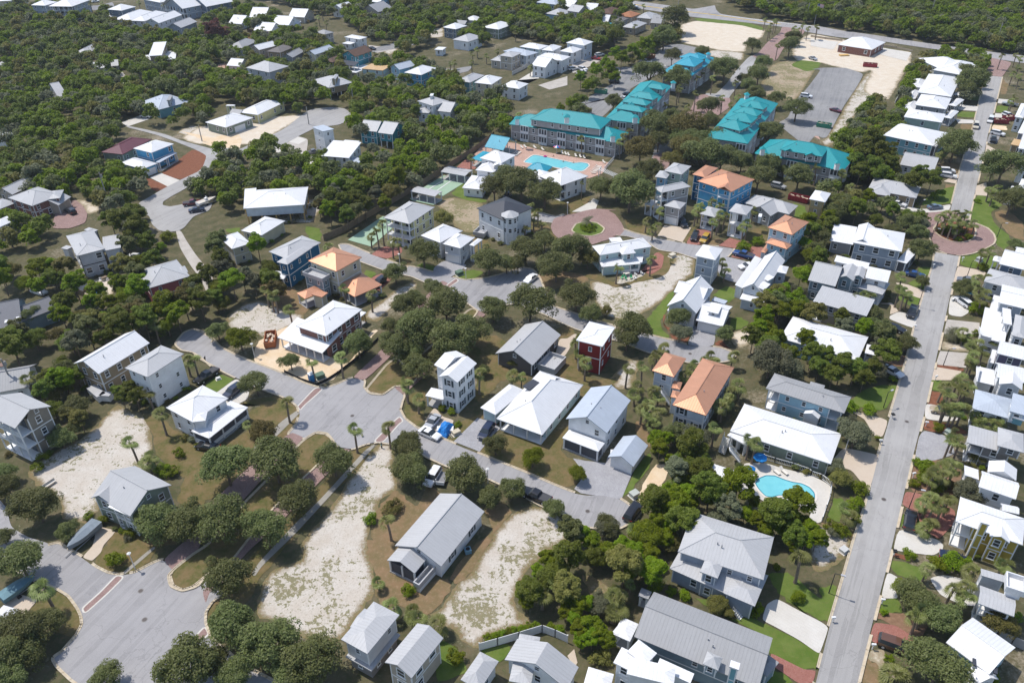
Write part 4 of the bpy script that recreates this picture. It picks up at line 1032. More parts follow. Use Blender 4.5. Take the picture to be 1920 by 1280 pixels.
HOUSES = r"""
# ---------------- far left
@house|the blue grey porch house at the top left corner|blue grey three storey house with white stacked porches at the far top left|house
t00 300,40 400,52 480,18 8.2 hip bgr W
t00 475,42 640,60 730,0 8 hip bgr W P0
@house|the cream house at the top left corner|cream walled tall house cut off by the top left corner of the photo|house
t00 -160,0 96,8 130,-60 7 hip cr W
@house|the dark blue house behind the wood|white hip roofed slate house leftmost of the white row behind the wood|house
t00 968,82 1080,96 1192,60 7 hip slate W
t00 955,135 1035,152 1062,125 3.2 hip wh W po
@house|the first white roof of the row behind the wood|white roofed house second from left in the row behind the wood|house
t00 1060,158 1165,182 1315,105 5.5 hip lgr W
@house|the middle white roof of the row behind the wood|white roofed house in the middle of the row behind the wood|house
t00 1185,176 1285,190 1455,112 5.8 hip lgr W
@house|the last white roof of the row behind the wood|white gabled house with pale wall at the right end of the row behind the wood|house
t00 1312,192 1412,208 1582,132 6 gy lgr W
@house|the grey gabled house behind the row|small grey gabled house tucked below the white row at the wood|house
t00 1540,222 1610,250 1668,190 4.5 gy bgr L
@house|the porch house at the top edge|blue grey house with white porch near the top edge left of centre|house
t00 1555,18 1620,80 1790,15 6.5 gy bgr W P0
t00 1350,-20 1420,25 1500,-10 6 hip bgr W
@house|the navy house at the top edge|slate blue house with large white gable roof at the top edge|house
t01 -62,22 30,62 235,8 6.2 gy slate W
@cottage|the hidden white cottage in the wood|low off white roofed cottage almost hidden by trees in the left wood|cottage
t00 690,458 775,476 872,400 3.6 hip beige L
@house|the modern tan house in the wood|modern tan house with three flat white roof slabs among the trees|house
t00 1322,496 1438,492 1478,412 6.5 sA.12 tan W
t00 1452,532 1560,526 1556,448 4.2 flat tan W o.3
t00 1292,540 1362,532 1350,485 3.6 flat tan W o.3
@cottage|the long low white roof in the wood|long low white roofed cottage beside a grassy track in the left wood|cottage
t00 822,606 946,600 936,566 3.2 gx wh W
@shed|the grey shed by the track|small grey roofed shed at the head of the grassy track|shed
t00 988,586 1054,584 1048,550 2.6 gx gry L
@cottage|the grey roof at the left edge|grey flat roofed cottage at the left edge in the wood|cottage
t00 -40,580 60,578 105,548 3.4 hip lgr G
@shed|the pale shed in the wood|small pale metal roofed shed buried in trees left of the track|shed
t00 530,880 602,856 542,772 3 gx wh L
@cottage|the pale blue hip roof house|pale blue hip roofed cottage with square chimney and turquoise trim|cottage
t00 1325,890 1405,978 1640,885 3.6 hip aqua P
t00 1482,888 1512,890 1520,850 4-6.4 flat gry G chim
@cottage|the white roof at the left edge|corner of a white roofed cottage at the left edge below the grey roof|cottage
t00 -80,1215 40,1236 85,1180 3.2 hip wh W
# ---------------- top middle
@cottage|the small white roof by the dead tree|small white roofed cottage beside the rust coloured dead tree|cottage
t01 270,192 345,216 395,168 3 gx wh W
@cottage|the flat white roof at the top|flat white roofed cottage behind the palms at the top|cottage
t01 440,140 552,160 572,106 3.2 gx wh W
@cottage|the fenced white roof cottage|white roofed cottage inside a brown wooden fence, nearest of the cluster|cottage
t01 485,256 608,280 655,232 3.2 gx wh W
@cottage|the long white roof with awning|long white roofed cottage with lower awning in the fenced cluster|cottage
t01 638,206 765,226 830,178 3.4 gx wh W
t01 806,212 850,214 866,190 2.6 flat wh W
@cottage|the back white roof of the cluster|white roofed cottage at the back of the fenced cluster|cottage
t01 782,140 905,156 950,112 3.4 gx beige W
@house|the little white gable at the top|little white gabled house among palms at the top centre|house
t01 1190,58 1232,80 1290,44 5 gy wh W
@house|the blue gabled house at the top|light blue gabled house with white roof at the top centre|house
t01 1500,12 1570,26 1655,0 6 gx sky W
@house|the grey gabled house at the top|grey gabled house left of the light blue gabled house at the top|house
t01 1470,70 1560,110 1600,60 4.5 gy beige G
@house|the grey beige house beside the palms|grey beige box house with grey roof beside a clump of palms|house
t01 985,292 1085,308 1180,292 5.2 hip cgr G
@house|the white house with flat roofs|white two storey house with a flat white roof and white porch canopies|house
t01 1250,332 1395,352 1472,332 4.8 hip.2 wh W
t01 1255,380 1310,396 1345,372 2.9 flat wh W
@house|the left grey roof below the cluster|dark grey hipped roof house below the fenced cluster|house
t01 245,404 355,428 450,358 4 hip gry G
@house|the white roof between grey roofs|white roofed house between two grey roofs|house
t01 455,420 500,446 640,400 4.2 gy beige W
@house|the brown grey roof house|brown grey shingled house right of the white roof between grey roofs|house
t01 612,440 690,470 758,412 4.2 hip tan S
@house|the grey gable left of the cream house|grey gabled house just left of the tall cream gable house|house
t01 735,490 800,514 868,440 4.5 gy gry G
@house|the cream gable house|cream two storey gable house with pale blue metal roof|house
t01 930,470 997,488 1155,430 6 gy cr P
@house|the brown roof house|single storey olive house with brown shingle roof between cream and teal houses|house
t01 1080,542 1158,556 1246,510 4.2 hip sage B
@house|the teal three storey house|teal house with brown gable roof over a cream ground floor and dark porch roof|house
t01 1240,482 1355,506 1500,452 3.2-8 gy teal B
t01 1250,630 1362,648 1505,585 3.4 flat cr W nt
t01 1218,562 1345,588 1378,568 3.2-5.6 sA cr D po
@house|the unfinished plywood roof house|unfinished pale green house with bare orange plywood roof deck|house
t01 1438,598 1600,628 1636,578 4.6 flat mint Y uc o.1
@house|the small blue gable house|small light blue gable house between the plywood roof and the blue hip house|house
t01 1700,588 1748,622 1860,576 5.2 gy lbl P
@house|the blue hip roof house|bright blue two storey house with white hip roof near the green wood|house
t02 -12,645 142,668 282,606 5.6 hip blu W
@house|the stilted tan house|tan house raised on stilts under a wide grey hip roof with dormer|house
t01 958,716 1120,782 1342,736 5.2 hip.35 tan L st
t01 1145,700 1180,705 1190,668 5-8 gy tan L n
@house|the big pale grey house in the wood|big pale grey two storey house with broad off white roof in the wood|house
t01 400,598 590,645 755,586 6 hip lgr L
t01 380,650 470,662 520,610 3.6 hip lgr L
@cottage|the low white cottage by the fountain court|low white roofed cottage beside the brick court with turquoise fountains|cottage
t01 236,572 330,592 388,546 3.4 gx lgr W
@house|the little yellow house|little pale yellow house with white gable roof behind the long white duplex|house
t01 178,940 214,932 300,924 4.6 hip ylw W
@house|the long white roofed duplex|long yellow walled duplex under joined white hip roofs|house
t01 28,1085 205,1134 446,1045 3.4 hip.35 sage W g1
t01 310,1000 490,1022 740,908 3.6 hip.35 ylw W
t01 250,1000 330,1018 372,985 3.2 gx ylw G n
@house|the teal house with split roof|teal house with two off white gable roofs in the dense wood|house
t01 1398,1150 1548,1172 1622,1098 5 gx teal L
t01 1562,1176 1688,1196 1796,1114 5.4 gx teal L st
@tower_house|the plain white tower house|unfinished white box tower with pale blue slanted roof|house
t01 935,1148 1070,1176 1195,1158 8 sC.06 wh P o.3 sm sp5
@house|the modern white house|modern white house with big slanted white roofs beside the white tower|house
t11 1055,190 1300,220 1388,112 4.6 sA.12 wh W o.5
t11 1215,100 1345,112 1390,68 5.4 flat wh W o.4
t11 1290,245 1390,262 1425,222 3.2 flat lbl P o.3
@house|the grey slate house at the pines|slate grey two storey house with white hip roof beneath tall pines|house
t02 345,240 450,262 536,228 5.2 hip slate W
t02 448,205 530,218 548,198 4.6 gx slate G
@cottage|the white roof deep in the pines|white roof glimpsed deep among the tall pines|cottage
t02 530,172 630,186 660,155 4 hip wh W
@house|the big green grey house in the pines|big green grey house with white hip roof shaded by pines|house
t02 695,240 830,264 950,212 5 hip.35 sage W
@house|the pale roof house below the pines|pale roofed house half hidden below the tall pines|house
t02 455,340 560,374 640,320 4.5 hip wh L
t02 265,436 330,446 345,420 3 flat wh W
@house|the blue trimmed roofs at the top|white and blue roofed low house at the top edge beside the highway|house
t02 1165,20 1340,44 1398,18 4 hip lbl P
@house|the pale roof by the beige gable|pale grey hip roofed house left of the beige gable house|house
t02 1260,115 1388,140 1442,100 4 hip lbl L
@house|the beige gable house near the highway|beige two storey gable house standing among low roofs near the highway|house
t02 1448,92 1540,112 1612,82 5.5 gx beige L
@cottage|the white roof behind the beige gable|low white roofed cottage behind the beige gable house|cottage
t02 1392,52 1480,66 1562,36 3.6 gx beige W
t02 1566,84 1690,98 1722,62 3.6 gx beige W
@cottage|the brown roof near the highway|brown hip roofed cottage near the highway left of the orange roof|cottage
t02 1718,108 1830,128 1896,82 3.4 hip beige B
@cottage|the orange roof near the highway|orange brown hip roofed cottage near the highway|cottage
t03 85,138 210,156 282,122 3.4 hip beige O
@cottage|the grey roof right of the orange roof|grey hip roofed cottage right of the orange brown roof|cottage
t03 265,150 380,170 412,125 3.4 hip beige L
t03 380,200 470,212 497,168 3.2 gx beige G
@cottage|the large grey roof below the orange roof|large pale grey roofed cottage below the orange brown roof|cottage
t03 125,236 240,256 330,205 3.4 hip beige L
@cottage|the dark roof beside the orange roof|dark grey hip roofed cottage left below the orange brown roof|cottage
t03 45,185 110,200 155,162 3.4 hip gry S
@cottage|the white shed with blue awnings|white low roofs with bright blue awnings among trees near the highway|cottage
t02 1722,190 1800,200 1825,162 2.8 gx wh W
t02 1745,222 1810,228 1830,205 2.4 flat wh U n
# ---------------- white row houses above the pool sign
@house|the beige tall house of the white row|tall beige house with cream roof and lower wing in the white row|house
t02 842,490 950,510 1020,470 6.2 hip.3 beige L
t02 775,524 850,546 885,500 3.6 hip beige L
@house|the light blue roof house of the white row|pale house with light blue roof right behind the tall beige house|house
t02 900,445 1075,500 1150,460 5.2 hip.3 pale P
@house|the green white roof of the row|long greenish white roofed house at the back of the white row|house
t02 1020,412 1190,442 1262,406 5 hip.3 mint W
@house|the square white roof of the row|white hip roofed house in the middle of the back of the white row|house
t02 1215,440 1310,456 1376,412 6 hip wh W
@house|the white porch house of the row|white two storey house with hip roof next to the tallest of the row|house
t02 1370,455 1490,473 1575,436 5.5 hip wh W big
@house|the tallest house of the white row|tallest white hip roofed house at the right end of the white row|house
t02 1430,380 1590,406 1667,372 7 hip pale W big
@house|the front white house of the row|white house with gabled front wing at the near end of the white row|house
t02 1182,500 1395,541 1440,500 5.8 hip.35 wh W big
t02 1140,572 1245,602 1330,546 5 gx wh W
@house|the cream white roof house|cream two storey box house with bright white hip roof left of the white row|house
t02 612,735 765,753 862,690 5.4 hip cr W
@house|the pale teal house|pale teal two storey house with grey hip roof beside the cream box house|house
t02 465,712 575,735 690,668 5.2 hip aqua L
@house|the white house under the trees|white hip roofed house partly behind trees right of the cream box house|house
t02 845,770 1010,792 1106,746 5 hip wh W
@house|the white house with the towerlike top|white three part house with chimney and taller middle in the wood|house
t02 160,882 245,942 338,884 6.4 hip.35 wh L sm
t02 112,990 210,1006 222,950 3.8 hip wh L
t02 325,960 400,1000 418,925 4.4 gx wh L
t02 216,850 244,852 248,832 6-8.8 flat wh W chim n
# ---------------- teal roofed condominiums
@condominium|the teal roofed condominium by the pool|long beige condominium with teal roof and white balconies facing the pool|building
x4 100,424 1480,662 1645,540 5.8 hip.5 cgr T sp3.6 balc o.5
x4 365,372 1275,498 1432,372 6.6-9.0 hip.5 cgr T n1 sp3.2 o.3
x4 105,424 235,446 300,345 5.9-6.0 hip.5 cgr T nw nc
x4 1340,650 1482,664 1560,560 5.9-6.0 hip.6 cgr T nw nc
cup 9.6 .7 x4 205,372 x4 1725,352 x4 1435,590
cup 11.6 .8 x4 842,350
@condominium|the teal roofed condominium behind the pool building|teal roofed condominium with four stepped dormers running away behind the pool building|building
x4 1290,400 t03 278,1098 632,772 7.6 hip.5 cgr T sp3.6 balc o.5
t03 70,960 305,1000 340,965 8-10.4 hip.5 cgr T n1
t03 125,900 340,940 380,905 8-10.6 hip.5 cgr T n1
t03 190,850 400,890 450,855 8-10.6 hip.5 cgr T n1
t03 330,775 490,800 530,775 8-10.4 hip.5 cgr T n1
cup 9.6 .7 t03 240,1050 t03 580,745
@condominium|the bright teal condominium nearest the sand lot|bright blue teal roofed condominium nearest the big sand lot|building
t03 490,632 742,676 942,520 7.6 hip.5 cgr U sp3.6 balc o.5
t03 600,560 770,595 815,535 8-10.4 hip.5 cgr U n1
t03 650,500 815,540 850,510 8-10.2 hip.5 cgr U n1
cup 9.4 .7 t03 893,490 U
@condominium|the teal condominium along the drive|teal roofed condominium with four dormers right of the brick drive|building
t03 875,1216 1242,1278 1496,918 7.6 hip.5 cgr T sp3.6 balc o.5
t03 985,1110 1175,1165 1245,1110 8.2-10.4 hip.5 cgr T n1
t03 1050,1050 1275,1095 1315,1040 8.2-10.6 hip.5 cgr T n1
t03 1120,985 1325,1035 1355,990 8.2-10.6 hip.5 cgr T n1
t03 1180,930 1380,975 1400,930 8.2-10.4 hip.5 cgr T n1
cup 9.6 .7 t03 1235,850
@condominium|the teal condominium behind the oaks|teal roofed condominium with two wide dormers behind the oaks|building
x6 160,380 1580,700 1690,440 6.2 hip.5 cgr T sp3.4 balc o.5
x6 545,350 1240,470 1335,325 7-9.4 hip.5 cgr T n1 sp3
x6 608,385 790,395 800,310 7-9.2 gy cgr T n1 big sp2
x6 955,455 1150,465 1160,370 7-9.2 gy cgr T n1 big sp2
x6 160,400 345,462 380,350 6.3-6.4 hip.5 cgr T nw nc
x6 1370,665 1570,700 1640,560 6.3-6.4 hip.5 cgr T nw nc
cup 9 .6 x6 262,355 x6 1485,590
# ---------------- brick office and the row along the far right road
@brick_office|the brick office with the white roof|single storey brick office with a broad white roof on the cleared sand|building
t04 255,388 545,444 622,370 3.6 hip.35 brick W big sp5
@house|the broad white roof at the far end|house with a broad bright white roof at the far end of the long row|house
t04 1120,605 1342,668 1420,560 5.6 hip.3 lgr W
t04 1100,512 1160,618 1340,560 5.2 hip.3 lgr W n
@house|the first house of the long white row|white roofed house with low side wings, topmost of the stepped row|house
t04 955,815 1250,862 1305,690 5.8 hip.3 gry W
t04 890,770 1010,784 1030,715 3.2 hip wh W
t04 1275,830 1325,850 1352,790 3 hip wh W po
@house|the second house of the long white row|white roofed house second in the stepped row with grey walls|house
t04 930,928 1205,972 1232,872 5.8 hip.3 gry W
t04 850,862 930,880 945,805 3.2 hip wh W
t04 1232,925 1290,946 1330,880 3 hip wh W po
@house|the blue shuttered pale house|pale green white roofed house with bright blue windows in the stepped row|house
t04 828,1040 1165,1090 1200,1015 6.4 hip.3 grn W
t04 822,950 920,978 935,905 3.2 hip wh W
t04 1185,1035 1248,1055 1290,985 3.2 hip wh W po
@house|the sea green house of the row|sea green house under a long white roof with a screened end porch|house
t14 675,-5 1090,112 1140,-20 5.6 hip.25 aqua W
t14 1030,95 1120,120 1132,60 5.2 hip.3 wh W po scr
@cottage|the low grey roof below the sea green house|low cottage with long grey roof just below the sea green house|cottage
t14 795,275 1098,332 1132,240 3.4 gx lgr L
@cottage|the tan bungalow with grey roof|tan brown bungalow with grey hip roof and two cars outside|cottage
t14 508,495 940,575 986,466 3.3 hip.35 tan L
t14 512,542 702,560 760,480 3.3 hip tan L
t14 870,575 940,578 970,540 3.2 flat tan L n
@house|the big white porch house|big white roofed blue grey house with gable dormer and long front balcony|house
z6 540,335 1502,552 1482,165 5.8 hip.3 bgr W big
z6 548,330 865,405 930,60 5.8 gy bgr W big x3
z6 65,305 530,412 535,112 3.6 sA.1 gry W n1
z6 1440,690 1600,790 1715,500 3.2 hip.2 wh W po scr
z6 545,490 1420,690 1440,600 3.1 flat wh W n
@house|the white and grey cross roofed house|white roofed house with long cross gables beside the big porch house|house
y5 460,335 950,410 1090,350 6.2 gx wh W
y5 920,520 1240,600 1255,430 5.6 gx wh W
@house|the teal grey house with cross gables|slate teal house with pale grey cross gabled roofs and palms beside it|house
y5 115,560 500,655 620,390 5.4 gx steel L
y5 530,520 755,580 830,400 6.2 gy steel L
y5 740,520 900,545 960,420 6.2 gy steel L
y5 800,650 1165,772 1235,600 3.6 hip.2 steel L P1
@house|the beige house with red chairs|beige house with a plain grey sloping roof and red chairs behind it|house
y5 185,860 940,1075 1035,880 5 sA.12 beige L P3
@house|the long white roof above the grey blue house|low pale blue house under a long white hip roof among dark trees|house
t23 1525,636 t24 420,832 520,625 3.8 hip.3 lbl W
t24 480,770 585,790 612,712 3.2 hip.2 wh W po
@house|the pale blue house with grey roof|pale blue two storey house with grey hip roof and porches at both ends|house
z7 145,345 1490,772 1612,490 5.2 hip.3 lbl G P1 P3 sm
z7 800,762 1050,870 1065,800 3.0 gy wh W n
z7 895,275 1140,350 1152,292 5.1 hip.3 lbl G nw
@house|the white roofed house with the kidney pool|sage green house with wide white hip roof beside the kidney shaped pool|house
t33 1085,272 t34 180,566 272,296 3.3 hip.3 sage W sp4
t33 1070,300 1230,400 1262,350 2.6-3.0 flat wh W post n
steps 2.9 1.3 t33 1060,330 t33 1010,470
steps 2.9 1.2 t33 1080,430 t33 1170,545
@shed|the white roofed pool shed|small pale green pool shed with white roof by the kidney pool|shed
t33 905,652 1092,720 1122,632 2.5 sA.08 sage W n
# ---------------- right edge, going down
@house|the top right edge house|pale grey white roofed house at the top right edge beside two palms|house
t04 1815,1035 1890,1050 1930,930 5.5 hip wh W
@house|the pale roofed house by the red dumpster|white roofed house with dark blue wall beside the red dumpster|house
x3 690,360 745,380 790,270 5.2 gx slate W
x3 615,480 700,500 720,440 3 flat tan Y n
x3 690,520 760,535 790,400 5.2 gx slate W
@house|the white house behind the round tree|white roofed house hidden behind the big round tree at the right edge|house
x3 700,690 760,710 800,620 5.5 hip wh W
x3 570,980 640,1010 660,905 3 flat wh W po rail
x3 680,920 760,940 790,840 5 hip wh W
@house|the white house with the blue side|large white roofed house with slate blue side at the lower roundabout|house
y6 860,300 1290,420 1330,180 6 gx slate W
y6 740,260 870,290 900,200 4 hip wh W po rail
y6 1125,175 1270,200 1280,60 6-7.5 gx wh W n
@house|the pale grey roof beside the driveway|pale grey metal roofed house beside the cream driveway at right|house
y6 600,600 1300,800 1340,555 5.2 hip.3 lgr L
y6 605,560 730,600 790,440 3.6 hip lgr L
@house|the white flat roofed house at right|white house with flat white roof and blue grey wall at the right edge|house
y6 840,970 1290,1085 1320,760 6 gx.15 bgr W
y6 690,1085 860,1140 905,880 3.4 flat wh W n
@house|the white rooftop deck house|white house with a large rooftop deck, pergola and loungers|house
y7 505,470 950,580 1040,60 3.6 flat wh W n2 big
y7 1075,440 1300,500 1340,130 6.4 hip lgr L
y7 930,250 1075,265 1085,0 5.6 flat wh W po
y7 545,440 730,490 735,480 3.7-4.6 flat wh W n nt
y7 530,300 545,440 560,435 3.7-4.6 flat wh W n nt
@house|the purple walled house|dark purple walled house with white roofs at the right edge|house
y7 815,745 1300,870 1310,640 5.8 gx purp W
y7 680,900 760,925 810,700 3.2 flat wh W n
@house|the white house with deck below the purple house|white gabled house with a railed upper deck below the purple house|house
y7 820,1200 1300,1260 1330,1010 5.8 gx wh W
y8 850,185 1250,285 1280,40 5.8 gy lgr W
y7 460,1240 770,1300 790,1040 3.4 flat wh W n
y7 465,1235 480,1240 540,975 3.5-4.5 flat wh W n nt
@house|the pale blue metal roofed house|pale metal roofed house with turquoise trimmed lookout at the right edge|house
y8 395,600 1050,780 1090,440 4.6 hip.3 lgr P
y8 1040,640 1300,720 1340,400 5-7.6 flat pale P
y8 1080,740 1300,810 1330,690 5-6.6 flat aqua W n
@house|the taupe house with roof terrace|taupe walled house with grey metal roof and a railed roof terrace|house
x1 490,95 1280,300 1300,20 4.6 sA.08 umb L P3
x1 560,60 900,80 920,-60 4.2 hip.3 umb L n
x1 1010,150 1463,260 1480,-60 4.5-6.5 hip.3 umb L
@house|the white cross gabled house at right|white cross gabled house with balcony behind a grey green tree|house
x1 680,850 1325,1056 1385,780 6 gx wh W
x1 840,580 1330,735 1340,540 6.2 gy wh W
x1 440,680 690,720 720,560 4.6 sB.1 wh W
x1 400,790 640,850 690,720 3.2 flat wh W P3
@house|the mustard yellow house|mustard yellow house with white roof, tall chimney and red awnings|house
z9 110,515 1260,925 1290,470 5.6 hip.35 mus W P3
z9 690,785 1035,890 1080,640 5.6 gy mus W
z9 545,545 692,580 704,530 0-8.2 flat mus W chim n
z9 910,360 1200,400 1210,280 5.4 gx wh W n
@house|the grey roofed house with roof hot tub|grey metal roofed house with white railed roof terrace at the right edge|house
zd 490,655 1110,870 1150,560 5.2 gx.3 bgr L P0
zd 950,430 1290,530 1300,260 5.2-6.6 flat wh W n par
zd 545,190 950,300 960,170 4.9 sC.1 lgr L n
@house|the white roof in the lower right corner|house with long bright white ribbed roof and two skylights at the lower right corner|house
x8 500,600 1350,990 2050,740 4 gx.3 aqua W
x8 1000,900 1180,1140 1500,1060 3.2 gx wh W
x8 1080,845 1140,850 1160,745 3.6-4.2 flat wh D n nt
x8 1425,975 1490,985 1505,880 3.6-4.2 flat wh D n nt
# ---------------- left side, middle
@house|the maroon roofed house|house with maroon metal hip roof beside the bright blue house|house
t10 930,150 1090,188 1310,48 4 hip.35 sage M
@house|the bright blue house with white hip roofs|bright blue house with white hip roof, porch and attached garage|house
t10 1195,130 1345,173 1536,92 5.8 hip blu W
t10 1082,258 1266,319 1386,262 3.2 hip blu W g1 sm
t10 1385,258 1415,262 1572,172 3.1 sB.1 wh P po slab
@house|the brick duplex|dark brick two storey house with pale grey cross hip roof and garage|house
t10 85,567 285,646 545,540 4.8 hip.4 brick L
t10 405,620 535,574 655,490 4.8 hip.4 brick L g0
t10 405,600 520,640 560,560 3.2 gy beige L n
@cottage|the pale roof behind the brick duplex|long off white roofed cottage directly behind the brick duplex|cottage
t10 -30,520 110,545 322,440 3.6 gy beige L
@cottage|the pale roof left of the brick duplex|off white roofed cottage left of the brick duplex at the photo edge|cottage
t10 -90,620 0,672 122,610 3.4 hip brick L
@house|the beige house at the left edge|beige house with white roof and dark deck stairs at the left edge|house
t10 -90,800 0,832 152,758 5.2 hip beige W
@house|the modern grey house with black trim|modern pale grey house with black trim, tall windows and a screened porch|house
za 90,250 362,640 935,516 6.8 hip.3 lgr L dt big
za 905,545 1270,550 1030,230 5 sC.1 lgr L dt n
za 470,130 690,165 820,125 5.6 hip.2 lgr L dt n
za 105,450 165,510 225,440 3.4 flat lgr L n
@house|the salmon red house|salmon red two storey stucco house with pale ribbed hip roof|house
t20 1215,36 1316,193 1686,80 5.8 hip.4 salm L sm sp6
t20 1485,30 1590,66 1690,75 5.8 hip salm L nw
@house|the grey shingle roof at the left edge|long grey shingle gable roof with two small skylights at the left edge|house
t20 -140,600 200,528 232,275 3.4 gx steel Q
t20 205,530 510,366 498,240 3.6 gx steel Q
t20 140,470 170,466 168,440 4.6-5.0 flat wh W n nt
t20 38,496 64,494 62,470 4.6-5.0 flat wh W n nt
@house|the tan gable house|tall tan gable house with long white roof and curved rear deck|house
t20 668,850 875,952 1318,672 6.2 gy tan W
z2 50,700 230,900 390,800 .3-1.8 flat wh L n nt o.05
z2 230,900 470,880 600,800 .3-1.8 flat wh L n nt o.05
@house|the tall white house by the tan house|tall white three storey house with pale hip roof beside the tan gable house|house
t20 1120,890 1312,980 1622,768 8 hip.35 wh L sm
@house|the white house with wraparound porch|white two storey house with bright hip roof and a shaded wraparound porch|house
y1 160,515 640,735 1290,345 5.2 hip.4 wh W
y1 640,735 870,715 900,560 5.2 hip.4 wh W n
y1 640,880 930,1020 1585,480 2.9 hip.15 wh W po scr rail o.2
@house|the taupe balcony house at the left edge|tall taupe three storey gable house with timber balconies at the left edge|house
z1 325,470 1022,12 t20 200,1106 8.6 gy tau L P3
@house|the red roofed house at the left edge|low house with half red half grey gable roof at the left edge|house
t20 -60,1075 265,1066 230,880 3.4 gx wh G
t20 -140,920 40,880 60,845 3.5 gx wh R n
@house|the grey gabled house by the sandy lot|pale green house with grey cross gable roof and white porch by the sandy lot|house
t30 845,832 1156,1030 1512,746 5.4 gx.55 sage L
t30 845,832 990,925 1150,730 5.3 gy.6 sage L
t30 985,925 1156,1032 1270,905 5.2 sA.25 sage W P0
@house|the roof corner at the lower left edge|white roof corner of a grey house at the lower left edge|house
t40 -160,780 0,795 190,632 3.2 hip.3 sage W
# ---------------- middle left
@house|the house on stilts under construction|house under construction on timber stilts with bright white roof|house
t11 365,657 906,634 912,476 5.2 hip.3 pale W st uc sp9
t11 365,650 470,655 445,520 3-5 sA.1 pale W po uc
@cottage|the cream cottage with broad white roof|cream cottage with broad dazzling white roof below the stilt house|cottage
t11 320,875 525,906 757,782 3.6 hip.35 cr W
@house|the small cream house|small cream two storey house with white pyramid roof beside the gravel lane|house
t11 160,920 260,1028 423,970 5 hip.4 cr W sm sp5
@tower_house|the navy blue tower house|tall deep blue tower house with grey hip roof|house
t11 597,1045 755,1118 1042,968 6.9 hip.35 nav L sm
t11 670,1135 752,1166 960,1010 6.9 hip.3 nav L sm
t21 612,75 720,110 740,60 3 sA.15 wh W po slab
@house|the cream house with copper roof|cream three storey house with copper roof, roof terrace and copper carports|house
t11 908,1145 1190,1226 1442,1110 7.6 hip.4 cr K
t21 886,72 1065,132 1142,88 5.2 flat steel L par n2 sm
t21 805,246 910,286 1092,230 2.9 hip.4 cr K po slab
t21 1262,120 1350,268 1530,122 2.9 hip.4 cr K po slab
t21 980,235 1060,270 1095,225 3.6 flat cr K n
@house|the yellow three storey house|pale yellow three storey house with grey hip roof and stacked white porches|house
t11 1615,742 1836,806 t12 246,652 7.8 hip.4 ylw L P0
@house|the white house with three linked roofs|white house with three linked bright hip roofs, garage and outside stair|house
t12 123,912 310,972 522,870 5.2 hip.45 lgr W
t12 342,972 490,1022 600,920 5.2 hip.45 lgr W g0 sm
t12 575,985 612,1002 676,940 5.0 hip wh W po
t12 355,1060 480,1092 490,1080 2.4-2.6 flat wh W nw
steps 2.7 1.1 t12 555,1050 t12 505,1160
@house|the white house with charcoal roof|tall white house with charcoal roof and round pale turret|house
t12 690,642 870,772 1082,640 7.6 hip.4 wh D
oct t12 930,722 8.3 2.1 wh L
t12 618,880 700,915 735,842 .1-1.0 flat wh L n nt par
t12 1010,650 1082,672 1090,640 7.5 hip wh D P1
@house|the white house left of the big pool|white cottage with stepped white roofs between the green court and the pool|house
t12 678,210 855,266 960,188 6.6 hip.45 wh W
t12 628,320 785,348 850,270 4.9 hip.4 wh W
t12 516,468 690,502 730,385 2.9 hip.4 wh W sm
t12 780,290 870,296 880,240 6 gy wh W n
@house|the white house in front of the big pool|white octagonal fronted house with bright white hip roof in front of the pool|house
t12 1225,365 1380,466 1588,365 5.4 hip.5 wh W P0
t12 1112,362 1240,420 1300,350 4.6 hip.4 wh W
@pavilion|the long teal pavilion by the pool|open pavilion with long teal gable roof at the far end of the pool deck|pavilion
t12 705,120 870,152 990,75 3 gx.6 wh U po slab
@pavilion|the low teal pavilion by the pool|small low teal roofed pavilion left of the white pool cottage|pavilion
t12 612,210 690,248 745,168 2.6 hip.3 wh U po slab
@pavilion|the teal pavilion at the pool edge|teal hip roofed pavilion standing at the near pool edge|pavilion
t12 1062,322 1240,352 1312,298 2.8 hip.6 wh U po slab
@shelter|the shelter at the far end of the green court|open metal roofed shelter at the far end of the green shuffleboard court|shelter
t12 322,335 530,380 586,325 2.7 gx.12 wh L po slab
@shelter|the shelter at the near end of the green court|open metal roofed shelter at the near end of the green shuffleboard court|shelter
t12 48,511 262,562 321,516 2.7 gx.12 wh L po slab
# ---------------- centre and right of centre
@house|the grey house with garage wing|tall grey house with pale hip roof, stacked porches and a garage wing|house
zb 190,355 430,442 1072,350 9.0 hip.4 cgr L P0 sp4
zb 480,692 805,768 912,640 5.6 hip.45 cgr L g0 n2 sm
zb 105,655 240,705 330,600 3.4 hip.3 wh W po slab
@house|the pale green house behind the grey house|pale green house with grey hip roof and round corner tower behind the grey house|house
t13 500,330 655,366 732,290 9.4 hip.4 grn L
t13 418,385 520,402 560,345 8.6 hip.45 sky L sm
@house|the blue house with copper roof|tall blue house with large copper hip roof and balcony|house
t13 858,392 1097,520 1207,380 8.2 hip.4 blu K sm
t13 743,368 862,392 990,310 8.2 hip.35 nav K sm
t13 965,490 1095,520 1160,440 8.25 gy blu K P0
@house|the little white porch house|little white house with pale hip roof and blue shutters by two jeeps|house
t13 812,716 950,746 1026,680 4.6 hip.45 wh L P0
@house|the narrow three porch house|narrow white house with three stacked porches and pale hip roof|house
t13 1072,692 1230,727 1292,655 7.6 hip.4 wh L P0 rl
@house|the wide grey roofed house|low grey house with wide pale grey cross gable roof and small chimney|house
t13 1285,645 1445,735 1500,640 3.6 gy cgr L n1
t13 1230,605 1610,720 1648,632 3.6 hip.5 cgr L n
t13 1335,740 1365,744 1372,715 3-5 flat wh W chim n
@house|the light blue house with copper roofs|tall light blue house with three stepped copper roofs and white trim|house
t13 1425,830 1640,902 1778,785 8 hip.45 lbl K
t13 1402,965 1590,1029 1632,985 5 hip.4 lbl K sm
